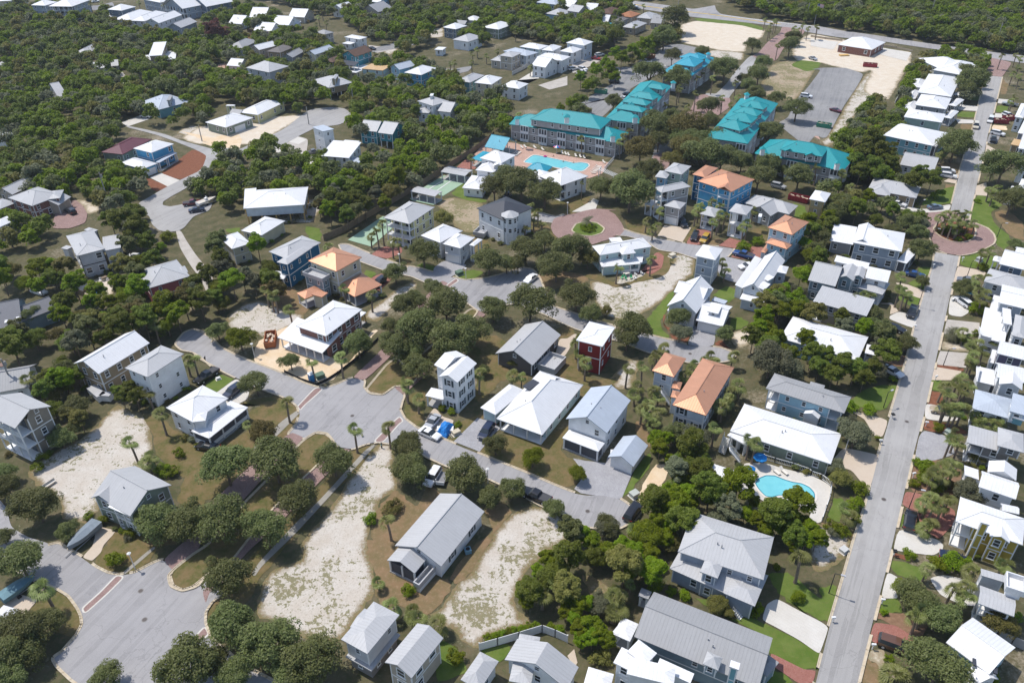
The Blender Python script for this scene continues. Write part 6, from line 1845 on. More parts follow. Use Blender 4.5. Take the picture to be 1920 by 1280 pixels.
PALMTXT = r"""
palm t31 735,10 1345,265,5.4 1645,220,5.6 1650,1050,5 400,205,2.6,.8 1420,300,.5,.2
palm t30 1420,120,5.2 1160,370,5.2 1310,550,3.2 1350,500,2.4
palm t40 390,445,4.8,1.35
palm t21 600,235,5.2 770,370,4.6 970,850,4.8 1220,800,5.4 1260,200,5.2 1490,240,5 640,250,5 560,210,4.6 1800,1010,5.2
palm t22 10,1050,4.6 650,940,5.4 940,960,4.2 1030,970,3.6,.8 1520,660,4.6 1550,780,4 1600,850,4.6 110,1180,3.4 1560,650,4
palm t23 170,900,5 310,890,5.6 490,720,3 400,800,3.4 440,760,3 400,1090,4.2 340,1190,3.4 450,1150,3 920,800,3.2 860,830,3 960,850,3 740,920,3.6 700,960,3 780,880,3.4 1110,780,3.4 1170,1040,3.6,1.4 1080,1110,3.6 1000,1230,3.4 240,1130,3 270,1050,3 1060,1170,3.4
palm t33 460,110,4.6 350,50,3.6 380,150,3.6 300,80,3.6 420,200,3 950,240,4.6 1020,60,3.6 1060,20,3.2 1310,390,4.6 1260,360,4.4 1180,610,4.8,1.3 850,490,2.6 240,1150,3.4 380,90,4
palm t43 1730,150,6,1.35 90,560,2.6,1.5 40,640,2.4,1.3 100,480,2.6,1.2 200,400,2,.7
palm t42 1220,500,3,1.3 1350,400,3.4,1.3 1840,520,3,1.3 1860,640,2.6,1.3 120,700,2.2,1.2 280,760,2.2,1.3 60,660,2
palm t41 1560,390,1.6,.9 1700,620,2.6,1.3 1860,680,2,1
palm t12 580,220,5 1110,650,5.4 1180,690,5 1220,800,4.4 1060,840,3.2 1570,440,5.6,.6 1140,740,4
palm t11 1590,790,7 1550,860,5.4 1490,910,3.6 1680,960,5 1740,960,5.2 1100,1000,3
palm t13 340,770,3.8 430,810,3.8 460,690,4 400,850,3.4 810,650,5 840,670,5 780,690,4.6 1000,720,5.4 1040,720,5 980,760,4.8 940,790,5 920,600,4.2 1000,640,4 1240,800,5 1210,830,4.6 80,1190,4.6 385,1110,5 1020,1150,3.4 1040,1220,3 1290,690,3.6 1490,220,5 100,60,4.4 560,1120,1.2,.5
palm t14 290,360,5 230,440,4 190,510,5.4 360,480,3.6 320,500,3 1150,735,4.8 1210,720,4.8 1280,700,5.4 1330,720,5.4 1390,700,5.6 1400,800,3.6 1470,805,4 1330,800,4.6 1260,800,4.6 1200,790,4 1300,850,3 1360,760,4.8 1530,1070,4.2 1600,1050,4.6 1660,480,3.6 1590,510,3.4 1620,560,3 1180,160,4 1150,190,3.4
palm t24 820,90,4.6 840,230,5 790,210,4.6 870,260,3.6 480,260,5 540,250,5 400,265,5 1480,90,4 1590,110,4.6 1500,200,4 1530,290,4 1460,170,3.6 1560,250,4.4 1370,580,3 1400,625,2,.8 1500,690,4.6 1470,790,4.8 1430,720,4.4 1540,760,4.6 1420,830,3.6 1180,1060,4 1360,1000,4.4 1350,1090,4.4 1300,1040,4 1230,1120,4 1400,1060,3.8 1210,1230,4.6 1310,1260,4.6 1620,660,2.4
date t24 1270,590,1.0
date t12 1625,775,1.0
palm t34 1200,50,4.6 1270,70,4.6 1360,60,4.6 1250,350,4.6 1330,370,4.6 1300,310,4.2 1230,560,4.2 1280,600,4 1180,600,4 1110,650,4.4 1080,700,3.6 1220,680,3.6 1060,870,4.4 1180,920,4.4 1240,870,4.2 1000,900,2.6 1050,1090,2.4 1010,1130,2 1100,920,4 1500,180,2.8 1580,200,2.8 1660,220,2.8 1700,180,3 1460,150,2.8 1540,130,2.6 1620,140,3 310,960,2.6,1 340,1030,2.2
palm t44 1040,260,3,.9 1270,430,3.8 1390,430,4.6 1360,500,4.2 960,690,4 1000,650,3.6 1430,280,3.2 740,1190,2.2,1.6 1710,240,3.4 1780,260,3
palm t03 930,690,7 1140,730,6.6 1150,860,5.6 1020,870,6.2 780,830,7 640,780,6 790,690,6 840,640,5.6 1510,400,6.8 1395,170,6 1450,220,6.6 1480,190,6.6 1500,180,6.4 1430,260,5.6 1650,270,6 1690,265,6 1665,250,6 1730,220,6.4 1780,250,6 1865,240,6.4 1100,930,4.6 965,540,4.6 510,930,4.6 700,950,4.6 100,1190,5 60,1150,5 180,1160,5 300,1080,5 1490,960,5.6 1370,1110,5 1260,1230,5 620,800,6 320,50,5.6 240,230,5
palm x4 480,460,6 1040,620,6 1570,580,6 1535,650,6 220,310,4
palm x6 470,500,6 1160,640,6 1570,740,6.4 1480,880,4
palm t04 1700,490,6.4 1450,540,5.4 1500,520,5.6 1550,530,5.4 1480,500,5 1830,490,5.4 1870,520,5.4 1780,900,5 1810,860,5.4 60,240,6 1850,600,5 1800,650,5 1860,680,5
palm t01 530,250,4.6 510,140,4.6 800,240,4.6 830,330,4.4 890,330,4.4 950,320,5.4 1000,220,5 1060,100,5 1090,200,5 340,580,5 370,600,5 190,530,5 700,120,4 470,150,4.6 960,260,4.4 1500,60,5 1540,480,4 1030,150,5
palm t02 590,550,5 1110,590,4.4 600,480,4.4 640,440,4 430,550,3.4 400,570,3.4 820,450,3.6 720,500,3.6 1850,180,4.6 980,290,4.4
palm t00 400,560,3 700,380,4 1450,40,6 1230,20,6 800,30,7 910,30,7 1630,580,4 1700,640,4 1600,640,4
palm t10 60,880,4.4 1850,500,3
palm t20 1370,520,4.8 1650,820,4.4 1720,820,4.4 240,1000,4.6 310,960,4.6 1320,1130,3.6
"""
build_trees(PALMTXT)
# low shrubs planted along the walls of the nearer houses
SR = random.Random(31); n_sh = 0
for P in FOOT:
    c = Vector((sum(p[0] for p in P) / 4, sum(p[1] for p in P) / 4))
    if c.y > 250 or n_sh > 190: continue
    for i in range(4):
        a, b = Vector(P[i]), Vector(P[(i + 1) % 4]); nr = Vector(((b - a).y, -(b - a).x)).normalized()
        if nr.dot((a + b) / 2 - c) < 0: nr = -nr
        if nr.dot(-c) < 0 or (b - a).length < 4: continue
        t_ = SR.uniform(.05, .5)
        while t_ < .98:
            q = a + (b - a) * t_ + nr * SR.uniform(.2, .9); s = SR.uniform(.45, .95); t_ += SR.uniform(1.3, 4.5) / (b - a).length
            if SR.random() < .35 or onsheet(q.x, q.y, HARDK + ('dig', 'bare')) or any(inside(q.x, q.y, F) for F in FOOT): continue
            put_tree('bush', SR.choice(['bright', 'pine', 'olive', 'grey', 'oak']), q.x, q.y, s, 'shrub'); n_sh += 1
# ------------------------------------------------------------- woods
def foot_hit(x, y, reach):
    for fp in FBB:
        if fp[0] - 1 <= x <= fp[1] + 1 and fp[2] - reach - 1 <= y <= fp[3] + 1:
            for d in np.arange(0, reach + .1, 1.5):
                # line from the tree away from the camera
                L = math.hypot(x, y); ux, uy = x / L, y / L
                if inside(x + ux * d, y + uy * d, fp[4]): return True
    return False
FBB = []
for P in FOOT:
    xs = [p[0] for p in P]; ys = [p[1] for p in P]; FBB.append((min(xs), max(xs), min(ys), max(ys), P))
OPEN = ('road', 'street', 'lot', 'brick', 'conc', 'cream', 'redbrick', 'pavers', 'gravel', 'pinkdeck', 'court', 'sand', 'bare', 'dig', 'green', 'mulch', 'lawn', 'sandy', 'thatch')
WOODS = [  # spacing, radius range, label, group, polygon in photo pixels
 (4.6, 2.2, 3.5, "bushy green pine in the unbroken wood at the far left", "pines in the far left wood", "p 0,22 90,18 150,36 215,30 250,55 330,62 400,90 420,150 400,200 380,260 350,250 300,240 240,240 200,300 170,330 120,370 60,380 0,350"),
 (4.6, 2.2, 3.4, "bushy green pine in the wood left of the stilted tan house", "pines left of the stilted tan house", "p 400,30 470,20 560,60 640,110 670,200 560,215 430,195 390,150 380,80"),
 (4.8, 2.2, 3.4, "bushy green pine in the wood beyond the dead end street", "pines beyond the dead end street", "p 640,140 760,120 950,200 950,270 900,300 840,330 760,380 690,440 640,440 590,400 640,350 700,300 650,240 660,200"),
 (4.6, 2.4, 3.6, "tall loose pine in the wood along the top edge", "pines along the top edge", "p 480,0 1180,0 1180,60 1120,110 1040,90 960,70 900,90 830,70 760,110 700,80 640,40 560,20"),
 (4.6, 2.2, 3.2, "bushy pine in the wood behind the stilt house", "pines behind the stilt house", "p 390,310 480,275 600,300 700,340 660,400 600,420 500,370 440,400 400,400 360,360"),
 (4.4, 2.1, 3.1, "green pine in the wood between the gravel lane and the modern grey house", "pines by the gravel lane", "p 180,330 250,300 290,330 260,400 300,420 280,470 330,540 280,560 240,540 230,440 200,400 150,380"),
 (4.4, 2.1, 3.2, "dark green pine in the wood behind the tan gable house", "pines behind the tan gable house", "p 0,610 60,600 140,580 200,530 260,560 350,560 400,540 430,560 380,620 330,640 280,640 200,680 140,730 160,800 120,800 60,730 0,680"),
 (4.4, 2.1, 3.1, "green shrubby pine in the wood beside the navy tower", "pines beside the navy tower", "p 380,520 420,470 500,480 520,540 560,590 480,640 420,600 400,560"),
 (4.4, 2.1, 3.1, "dark green pine in the wood left of the brick duplex", "pines left of the brick duplex", "p 0,330 60,340 120,330 130,420 60,470 0,480 40,540 100,520 150,540 130,560 80,580 0,560"),
 (4.2, 2.0, 3.0, "green pine in the wood behind the pale blue house", "pines behind the pale blue house", "p 1380,620 1440,560 1480,600 1540,630 1660,640 1700,690 1650,780 1590,700 1440,690 1390,660"),
 (4.2, 2.0, 3.0, "green pine in the wood below the kidney pool", "pines below the kidney pool", "p 1190,900 1260,830 1330,880 1320,910 1480,970 1560,1000 1590,1060 1540,1090 1450,1010 1300,980 1260,1050 1250,1100 1200,1140 1140,1160 1050,1140 980,1150 960,1130 1010,1050 1080,980 1150,990"),
 (4.4, 2.1, 3.1, "dark green pine in the wood beside the tan bungalow", "pines beside the tan bungalow", "p 1560,240 1640,200 1680,250 1660,320 1700,360 1620,350 1600,340 1560,330 1570,400 1640,400 1760,390 1740,440 1690,430 1550,425 1530,400 1560,330"),
 (4.4, 2.0, 3.0, "green pine in the wood between the copper roofs and the long row", "pines between copper roofs and the row", "p 1490,440 1550,430 1560,480 1520,520 1510,620 1450,600 1400,620 1390,580 1460,560 1480,520 1500,490"),
 (4.2, 2.1, 3.1, "bushy pine in the belt of trees left of the condominium parking lot", "pines left of the condominium lot", "p 1065,230 1085,205 1110,170 1140,150 1200,100 1240,72 1262,58 1275,75 1265,92 1230,112 1165,150 1140,172 1110,206 1090,232"),
 (4.4, 2.1, 3.0, "green pine in the strip of wood behind the long white row", "pines behind the long white row", "p 1700,140 1760,110 1840,100 1860,60 1920,90 1920,110 1860,120 1830,180 1840,220 1760,170 1720,230 1700,280 1640,290 1690,200"),
]
FW = random.Random(21); cand = []
for wi, (sp, r0, r1, lab, grp, poly) in enumerate(WOODS):
    P = [(q.x, q.y) for q in (at(*p) for p in toks(poly)[0])]
    xs = [p[0] for p in P]; ys = [p[1] for p in P]
    n = int((max(xs) - min(xs)) * (max(ys) - min(ys)) / (sp * sp) * 1.6); got = []
    grid = {}
    for _ in range(n * 3):
        x, y = FW.uniform(min(xs), max(xs)), FW.uniform(min(ys), max(ys))
        if not inside(x, y, P): continue
        gx, gy = int(x // sp), int(y // sp)
        if any((x - a) ** 2 + (y - b) ** 2 < (sp * .82) ** 2 for i in (-1, 0, 1) for j in (-1, 0, 1) for a, b in grid.get((gx + i, gy + j), ())): continue
        Rm = FW.uniform(r0, r1); dep = math.atan2(CAMH, math.hypot(x, y))
        if math.sin(x * .09 + 1.3) * math.sin(y * .075 + .6) > .9: continue
        if foot_hit(x, y, min(12, (Rm * 2.6 - 2.0) / math.tan(dep))): continue
        if onsheet(x, y, OPEN) or onsheet(x, y + Rm, OPEN) or onsheet(x - Rm * .6, y, OPEN) or onsheet(x + Rm * .6, y, OPEN): continue
        if any(onsheet(x + x / y * q_, y + q_, ('pinkdeck', 'road', 'street', 'court', 'cream', 'redbrick', 'conc')) for q_ in (Rm * 1.3, Rm * 2.4)) and FW.random() < .85: continue
        grid.setdefault((gx, gy), []).append((x, y)); cand.append((math.hypot(x, y), x, y, Rm, wi))
cand.sort(); npine = sum(1 for t in TREES if t[6] == 'pine'); keep = 300 - npine
for d, x, y, Rm, wi in cand[:keep]:
    lf = FW.choice(['pine', 'pine', 'pine', 'bright', 'bright', 'oak', 'grey', 'olive'])
    kind = 'pine' if FW.random() < .75 else 'oak'
    r = put_tree(kind, lf, x, y, Rm, 'pine_tree', WOODS[wi][4]); TREES.pop()
    tag(r, WOODS[wi][3], 'tree', WOODS[wi][4])
# the rest of the woods reads as one mass
rest = [(x, y, Rm) for d, x, y, Rm, wi in cand[keep:]]
FARW = ["p 1330,-30 1940,-40 1940,98 1860,108 1780,96 1700,84 1620,72 1540,60 1440,44 1380,18", "p 1000,-40 1330,-60 1330,-5 1100,10"]
for poly in FARW:
    P = [(q.x, q.y) for q in (at(*p) for p in toks(poly)[0])]
    xs = [p[0] for p in P]; ys = [p[1] for p in P]; sp = 4.6
    for gx in np.arange(min(xs), max(xs), sp):
        for gy in np.arange(min(ys), max(ys), sp):
            x, y = gx + FW.uniform(-1.9, 1.9), gy + FW.uniform(-1.9, 1.9)
            if inside(x, y, P) and not onsheet(x, y, OPEN) and not onsheet(x, y + 2, OPEN) and not onsheet(x, y - 2, OPEN) and FW.random() < .93: rest.append((x, y, FW.uniform(2.3, 3.8)))
print("woods:", len(cand), "individual", keep, "mass", len(rest))
mats_ = ['pine', 'bright', 'grey', 'oak', 'olive']
V = []; MI = []
if 1:
    for x, y, Rm in rest:
        MI.append(FW.choice([0, 0, 0, 1, 1, 2, 3, 4]))
        v = crown_var('lite', FW.randrange(8)); a = FW.uniform(0, 6.28); ca, sa = math.cos(a) * Rm, math.sin(a) * Rm
        V.append(np.stack([v[:, 0] * ca - v[:, 1] * sa + x, v[:, 0] * sa + v[:, 1] * ca + y, v[:, 2] * Rm * FW.uniform(.9, 1.3) + Rm * FW.uniform(.9, 1.8)], 1))
    me = quads("distant_wood", np.concatenate(V), LEAF['pine'])
    for k in mats_[1:]: me.materials.append(LEAF[k])
    me.polygons.foreach_set("material_index", np.repeat(np.array(MI, dtype=np.int32), [len(v) // 4 for v in V]))
    o = meshobj("distant_wood", me); struct(o, 'stuff')
    o["label"] = "unbroken green wood beyond the highway and between the far houses"; o["category"] = "wood"
# ------------------------------------------------------------- vehicles
PAINT = {}
def paint(name, col, rough=.28):
    if name not in PAINT:
        m, nt, b = newmat("paint_" + name, rough, .5); b.inputs["Base Color"].default_value = (*col, 1); b.inputs["Coat Weight"].default_value = .5; PAINT[name] = m
    return PAINT[name]
CARC = dict(white=(.72, .72, .72), black=(.012, .012, .014), silver=(.38, .39, .41), grey=(.14, .145, .155), navy=(.012, .02, .05), blue=(.02, .07, .22), maroon=(.12, .015, .025), red=(.35, .02, .02),
            brown=(.11, .055, .035), gold=(.36, .29, .2), yellow=(.45, .28, .03), steel=(.13, .18, .25), cream=(.62, .56, .44))
TYRE = plain("tyre", (.02, .02, .02), .8, .2); RIM = plain("alloy_rim", (.42, .42, .43), .35, .5)
LAMP = plain("headlamp", (.7, .72, .75), .15, .6, var=.05); TAIL = plain("tail_lamp", (.35, .015, .01), .25, .5, var=.05)
CT = dict(sedan=(4.75, 1.84, [(-.5, .5, .72, .74), (-.485, .32, .88, .93), (-.34, .28, .95, 1.0), (-.2, .28, .95, 1.40), (.04, .28, .93, 1.45), (.21, .28, .92, .97), (.40, .28, .84, .88), (.485, .32, .70, .73), (.5, .48, .6, .61)]),
          suv=(4.85, 1.93, [(-.5, .5, .9, .95), (-.49, .36, 1.05, 1.18), (-.43, .33, 1.08, 1.66), (-.05, .33, 1.06, 1.76), (.11, .33, 1.05, 1.70), (.25, .33, 1.03, 1.09), (.43, .33, .95, 1.0), (.49, .36, .8, .84), (.5, .5, .7, .72)]),
          pickup=(5.8, 2.0, [(-.5, .58, 1.05, 1.06), (-.49, .5, 1.12, 1.13), (-.14, .45, 1.12, 1.13), (-.12, .45, 1.12, 1.74), (.09, .45, 1.1, 1.84), (.21, .45, 1.1, 1.15), (.44, .45, 1.03, 1.08), (.49, .48, .85, .9), (.5, .58, .75, .77)]),
          van=(5.3, 2.0, [(-.5, .5, 1.0, 1.1), (-.49, .38, 1.15, 1.9), (-.44, .36, 1.15, 2.02), (.18, .36, 1.1, 2.05), (.30, .36, 1.08, 1.15), (.46, .38, .95, 1.0), (.5, .5, .75, .78)]))
_car = {}
def car_meshes(t):
    if t in _car: return _car[t]
    L, W, st = CT[t]; B = MB(); G = MB(); ring = []
    for x, zl, zb, zt in st:
        hw = W / 2 * (1 - .10 * max(0, abs(x) - .38) / .12); cab = zt - zb > .25; tw = hw * (.74 if cab else .90)
        ring.append([(x * L, -hw * .93, zl), (x * L, -hw, (zl + zb) / 2), (x * L, -hw * .97, zb), (x * L, -tw, zt - (.05 if cab else .01)), (x * L, -tw * .55, zt), (x * L, tw * .55, zt), (x * L, tw, zt - (.05 if cab else .01)), (x * L, hw * .97, zb), (x * L, hw, (zl + zb) / 2), (x * L, hw * .93, zl)])
    for i in range(len(ring) - 1):
        a, b = ring[i], ring[i + 1]; ca = st[i][3] - st[i][2] > .25; cb = st[i + 1][3] - st[i + 1][2] > .25
        for k in range(9):
            f = [a[k], b[k], b[k + 1], a[k + 1]]
            side = k in (2, 6); top = k in (3, 4, 5)
            if (ca or cb) and ((side and ca and cb) or (ca != cb and (top or side))): G.poly(f)
            else: B.poly(f)
        B.poly([a[9], b[9], b[0], a[0]])
    B.poly(ring[0]); B.poly(ring[-1][::-1])
    # roof pillars across the side glass and sill trim
    for s in (-1, 1):
        for x in ((-.1,) if t == 'sedan' else (-.02,)): B.box(x * L - .05, s * W * .425 - .03, st[3][2] - .02, x * L + .05, s * W * .425 + .03, st[3][2] + .12)
        B.box(-L * .3, s * W * .475 - .02, st[3][1] - .04, L * .3, s * W * .475 + .02, st[3][1] + .05)
        B.box(L * .17, s * W * .5 - .02, st[3][2], L * .2, s * W * .5 + .16, st[3][2] + .15)
    wh = MB(); wh.tube((0, -.12, 0), (0, .12, 0), .35 if t != 'pickup' else .4, n=16)
    rm = MB(); rm.tube((0, -.135, 0), (0, .135, 0), .21, n=10)
    hl = MB(); hl.box(-.06, -.2, -.07, .06, .2, .07)
    bd = None
    if t == 'pickup': bd = MB(); bd.box(-L * .475, -W * .4, 1.1, -L * .15, W * .4, 1.135)
    _car[t] = (B.mesh("body", paint("white", CARC['white'])), G.mesh("windows", GLASS), wh.mesh("wheel", TYRE), rm.mesh("rim", RIM), hl.mesh("headlight", LAMP), hl.mesh("tail_light", TAIL), bd.mesh("bed", plain("bed_liner", (.06, .06, .065), .7)) if bd else None)
    return _car[t]
def put_car(t, x, y, ang, colour, label, group=None):
    L, W, st = CT[t]; me = car_meshes(t); root = empty({'sedan': 'parked_car', 'suv': 'parked_car', 'pickup': 'pickup_truck', 'van': 'van'}[t], (x, y, .14), ang)
    tag(root, label, {'sedan': 'car', 'suv': 'car', 'pickup': 'pickup truck', 'van': 'van'}[t], group)
    b = meshobj("body", me[0], root); b.material_slots[0].link = 'OBJECT'; b.material_slots[0].material = paint(colour, CARC[colour])
    meshobj("windows", me[1], root); wr = .4 if t == 'pickup' else .35
    far = math.hypot(x, y) > 300
    for sx in (-.31, .31):
        for sy in (-1, 1):
            w_ = meshobj("wheel", me[2], root, (sx * L, sy * (W / 2 - .13), wr))
            if not far: meshobj("rim", me[3], w_)
    if not far:
        for sy in (-1, 1):
            meshobj("headlight", me[4], root, (L * .488, sy * W * .34, st[-2][2] - .06)); meshobj("tail_light", me[5], root, (-L * .49, sy * W * .37, st[1][2] - .12))
    if me[6]: meshobj("bed", me[6], root)
    LANDC.append((label, Vector((x, y, 0)))); return root
LANDC = []
CARS = r"""
sedan t32 160,270 275,320 white|white low sports car with black windows parked on the street by the white tower house
sedan t32 265,160 212,222 silver|silver coupe with dark roof parked nose to the street beside the blue tarpaulin
suv t32 750,232 690,318 navy|dark blue car on the stone drive of the wide white bungalow
suv t32 278,625 208,735 white|white four wheel drive beside a grey trailer under the oaks
pickup t32 1245,882 1075,812 black|black pickup with grey bed cover on the curving street above the starlit lot
suv t33 180,1050 262,930 black|black car with roof rails at the end of the cul-de-sac
pickup t21 85,935 t20 1790,1000 black|black pickup on the brown bed beside the tall white house
suv t21 315,1070 222,1140 navy|dark car on the concrete drive behind the wraparound porch house
suv t21 1605,105 1535,165 black|black car half under the copper roofed carport
sedan t22 1135,85 1090,120 white|white car on the open plaza under the oaks
pickup t13 1275,1095 1135,1058 blue|blue pickup on the brick drive by the light blue copper roofed house
sedan t13 1285,1165 1185,1185 white|white convertible beside the narrow pale blue tower house
suv t13 785,885 758,945 black|black jeep on the brick drive of the little white porch house
suv t13 878,912 842,958 yellow|yellow and black jeep on the brick drive
suv t13 1470,455 1560,478 silver|silver car under the oaks by the wide grey roofed house
suv zb 830,1000 890,1090 black|black car in the shade beside the garage wing
sedan t14 728,608 835,635 white|white sedan outside the tan bungalow
sedan t14 1050,655 1160,645 steel|blue grey sedan at the foot of the tan bungalow drive
suv t14 1155,325 1275,335 white|white van like car, upper of two side by side on the right road
suv t14 1170,365 1285,385 white|white car, lower of two side by side on the right road
van x3 268,275 264,325 cream|cream van driving down the far right road
van x3 425,215 400,270 white|white van at the kerb beside the red dumpster
suv x3 435,360 540,385 white|white car across the drive below the red dumpster
pickup x3 445,395 435,470 black|black pickup on the grey drive below the red dumpster
suv x3 555,180 620,205 white|white car behind the red dumpster
pickup x3 675,90 540,70 silver|silver pickup on the top drive of the far right road
sedan t24 885,55 975,75 blue|dark blue car in the shade beside the teal grey house
pickup t24 925,355 885,440 black|black pickup on the pale drive among the palms
sedan t24 680,895 785,955 white|white car nosing out from under the dark trees onto the right road
sedan t24 710,525 790,555 black|black car in deep shade under the trees
suv t24 1440,135 1345,115 grey|dark grey car behind the round bush on the cream drive
suv y6 320,1020 175,915 white|white four wheel drive carrying a blue kayak
sedan t34 1215,90 1140,80 gold|gold car half hidden under palms on the pale drive
suv t34 875,1130 895,1000 black|black car parked on the grass beside the right road
sedan t44 1190,140 1390,200 navy|dark blue car behind the hedge of the mustard yellow house
suv t44 640,900 870,985 brown|metallic brown car on the red brick drive
sedan t02 1665,512 1725,522 red|red car at the near end of the white row
suv t02 1700,490 1750,482 white|white car behind the red car
suv t02 1455,615 1530,605 white|white car nearest the front white house of the row
pickup t02 1535,655 1600,635 white|white pickup parked below the white row
suv t02 1545,605 1610,620 white|white car squeezed behind the white pickup
suv t02 1465,1005 1555,1000 white|white car at the corner of the condominium lot
sedan t02 1510,965 1585,975 silver|silver car beside the hedge in the condominium lot
sedan t03 15,722 105,728 black|black car alone in the condominium lot
pickup t03 375,550 290,545 white|white pickup beside the green bin in the condominium lot
sedan t03 145,830 215,840 navy|dark car behind the stepped teal condominium
sedan t03 120,868 180,878 white|white car tucked behind the stepped teal condominium
suv t03 1710,845 1815,860 white|white car on the old grey parking lot
sedan t03 1800,510 1845,525 silver|silver car alone on the cleared sand
suv t03 195,50 260,60 white|white car on the highway
suv t03 220,75 285,82 navy|dark car on the highway
sedan t04 195,970 250,985 maroon|maroon car at the lower end of the old parking lot
pickup t10 1650,625 1775,610 maroon|maroon pickup at the edge of the dead end
sedan t10 1695,685 1800,670 navy|dark blue car beside the boat trailer
suv t10 665,710 585,670 black|black car on the brick court of the brick duplex
sedan t10 1120,1130 1215,1065 white|white car beside the modern grey house
suv t00 740,945 825,930 black|black car on the lane in the left wood
sedan t00 1250,1025 1345,1035 white|white car on the drive of the pale blue hip roofed cottage
sedan t20 300,205 390,230 white|white car on the sand above the grey shingle roof
pickup t11 925,180 1040,155 grey|grey pickup by the white tower house with mulch drive
suv t12 925,520 890,580 black|dark car under the big oak by the pool cottages
sedan y1 960,1160 850,1140 black|black car tucked under the screened porch corner
sedan t01 765,310 830,300 black|black car beside the fenced white cottages
sedan t01 1480,425 1530,435 black|dark car on the pale lane by the teal house
sedan t00 745,65 795,55 black|dark car behind the row at the top left
sedan t00 825,15 870,10 white|white car at the very top left beside tall palms
suv t02 1815,725 1896,720 black|black car under the hedge at the corner of the condominium lot
"""
def build_cars(txt):
    for ln in txt.strip().splitlines():
        a, lab = ln.split('|'); pts, rest = toks(a); t, colr = rest
        p, q = at(*pts[0], .8), at(*pts[1], .8)
        put_car(t, (p.x + q.x) / 2, (p.y + q.y) / 2, math.atan2(q.y - p.y, q.x - p.x), colr, lab.replace("starlit", "sandy"))
build_cars(CARS)

# ------------------------------------------------------------- other things
def thing(name, label, cat, px, rz=0, group=None, z=0.0):
    p = at(*toks(px)[0][0], z); r = empty(name, (p.x, p.y, z), rz); tag(r, label, cat, group); return r
def part(root, name, fn, mat, loc=(0, 0, 0), rz=0):
    m = MB(); fn(m); o = meshobj(name, m.mesh(name, mat), root, loc); o.rotation_euler = (0, 0, rz); return o
def ang2(px):
    a, b = toks(px)[0][:2]; p, q = at(*a), at(*b); return math.atan2(q.y - p.y, q.x - p.x), (q - p).length, (p + q) / 2
def blend(p, q, t): return p + (q - p) * t

def poly_sheet(name, pts, z, mat, parent=None, org=Vector((0, 0, 0))):
    m = MB(); m.poly([(x - org.x, y - org.y, 0) for x, y in pts]); me = m.mesh(name, mat, fix=False)
    if me.polygons[0].normal.z < 0: me.flip_normals()
    bm = bmesh.new(); bm.from_mesh(me); bmesh.ops.triangulate(bm, faces=bm.faces, ngon_method='EAR_CLIP'); bm.to_mesh(me); bm.free()
    return meshobj(name, me, parent, (0, 0, z))
def ring_mesh(name, P, w0, w1, z0, z1, mat, parent, org):
    n = len(P); ar = sum(P[i][0] * P[(i + 1) % n][1] - P[(i + 1) % n][0] * P[i][1] for i in range(n)); s = 1 if ar > 0 else -1
    nr = []
    for i in range(n):
        d = Vector(P[(i + 1) % n]) - Vector(P[i - 1]); d.normalize(); nr.append(Vector((d.y, -d.x)) * s)
    m = MB(); c = [Vector((-org.x, -org.y))] * n
    V = [[(P[i][0] + nr[i].x * w_ - org.x, P[i][1] + nr[i].y * w_ - org.y, z) for i in range(n)] for w_, z in ((w0, z0), (w0, z1), (w1, z1), (w1, z0))]
    for k in range(4):
        A, B = V[k], V[(k + 1) % 4]
        for i in range(n): j = (i + 1) % n; m.poly([A[i], A[j], B[j], B[i]])
    return meshobj(name, m.mesh(name, mat), parent)
def watermat():
    m, nt, b = newmat("pool_water", .06, .5); P = geo(nt)
    c = mix(nt, ramp(nt, noise(nt, P, .25, 4), [(.3, (0, 0, 0)), (.7, (1, 1, 1))]), (.14, .46, .52), (.20, .56, .60))
    nt.links.new(c, b.inputs["Base Color"])
    bp = N(nt, "ShaderNodeBump", i_Strength=.25, i_Distance=.05); nt.links.new(noise(nt, P, 2.2, 3), bp.inputs["Height"]); nt.links.new(bp.outputs[0], b.inputs["Normal"]); return m
WATER = watermat()
TILEB = plain("pool_tile", (.02, .20, .28), .2, .5); STONE = plain("coping_stone", (.62, .58, .52), .7, .2)
def pool(label, px, it=2):
    pts = [at(*p) for p in toks(px)[0]]; P = smooth([(p.x, p.y) for p in pts], it)
    cx = sum(p[0] for p in P) / len(P); cy = sum(p[1] for p in P) / len(P); org = Vector((cx, cy, 0)); r = empty("swimming_pool", org); tag(r, label, "pool")
    poly_sheet("water", P, .118, WATER, r, org)
    ring_mesh("tile_band", P, -.16, 0, .11, .16, TILEB, r, org); ring_mesh("coping", P, 0.001, .42, .08, .17, STONE, r, org)
pool("large L shaped blue swimming pool on the pink paved deck", "t12 1052,258 1140,192 1300,225 1500,268 1560,262 1620,272 1632,292 1570,345 1300,300 1100,268")
pool("kidney shaped blue swimming pool behind the white fence", "t33 1305,745 1330,700 1400,670 1480,672 1560,705 1640,730 1720,742 1790,775 1835,825 1840,880 1800,912 1740,918 1660,890 1580,855 1520,850 1460,868 1400,860 1340,800")
def umbrella(px, label, cols, r=1.5, h=2.3):
    t = thing("patio_umbrella", label, "umbrella", px)
    part(t, "pole", lambda m: m.tube((0, 0, 0), (0, 0, h + .45), .03, n=6), TRIM)
    def can(m):
        for i in range(8):
            a, b = i * math.pi / 4, (i + 1) * math.pi / 4; e0 = (r * math.cos(a), r * math.sin(a)); e1 = (r * math.cos(b), r * math.sin(b))
            m.poly([(*e0, h), (*e1, h), (0, 0, h + .5)], i % len(cols)); m.poly([(*e1, h - .15), (*e1, h), (*e0, h), (*e0, h - .15)], i % len(cols))
    m = MB(); can(m); meshobj("canopy", m.mesh("canopy", cols), t)
    part(t, "base", lambda m: m.tube((0, 0, 0), (0, 0, .1), .28, n=10), CONC)
UB = plain("umbrella_blue", (.02, .20, .52), .8, .1)
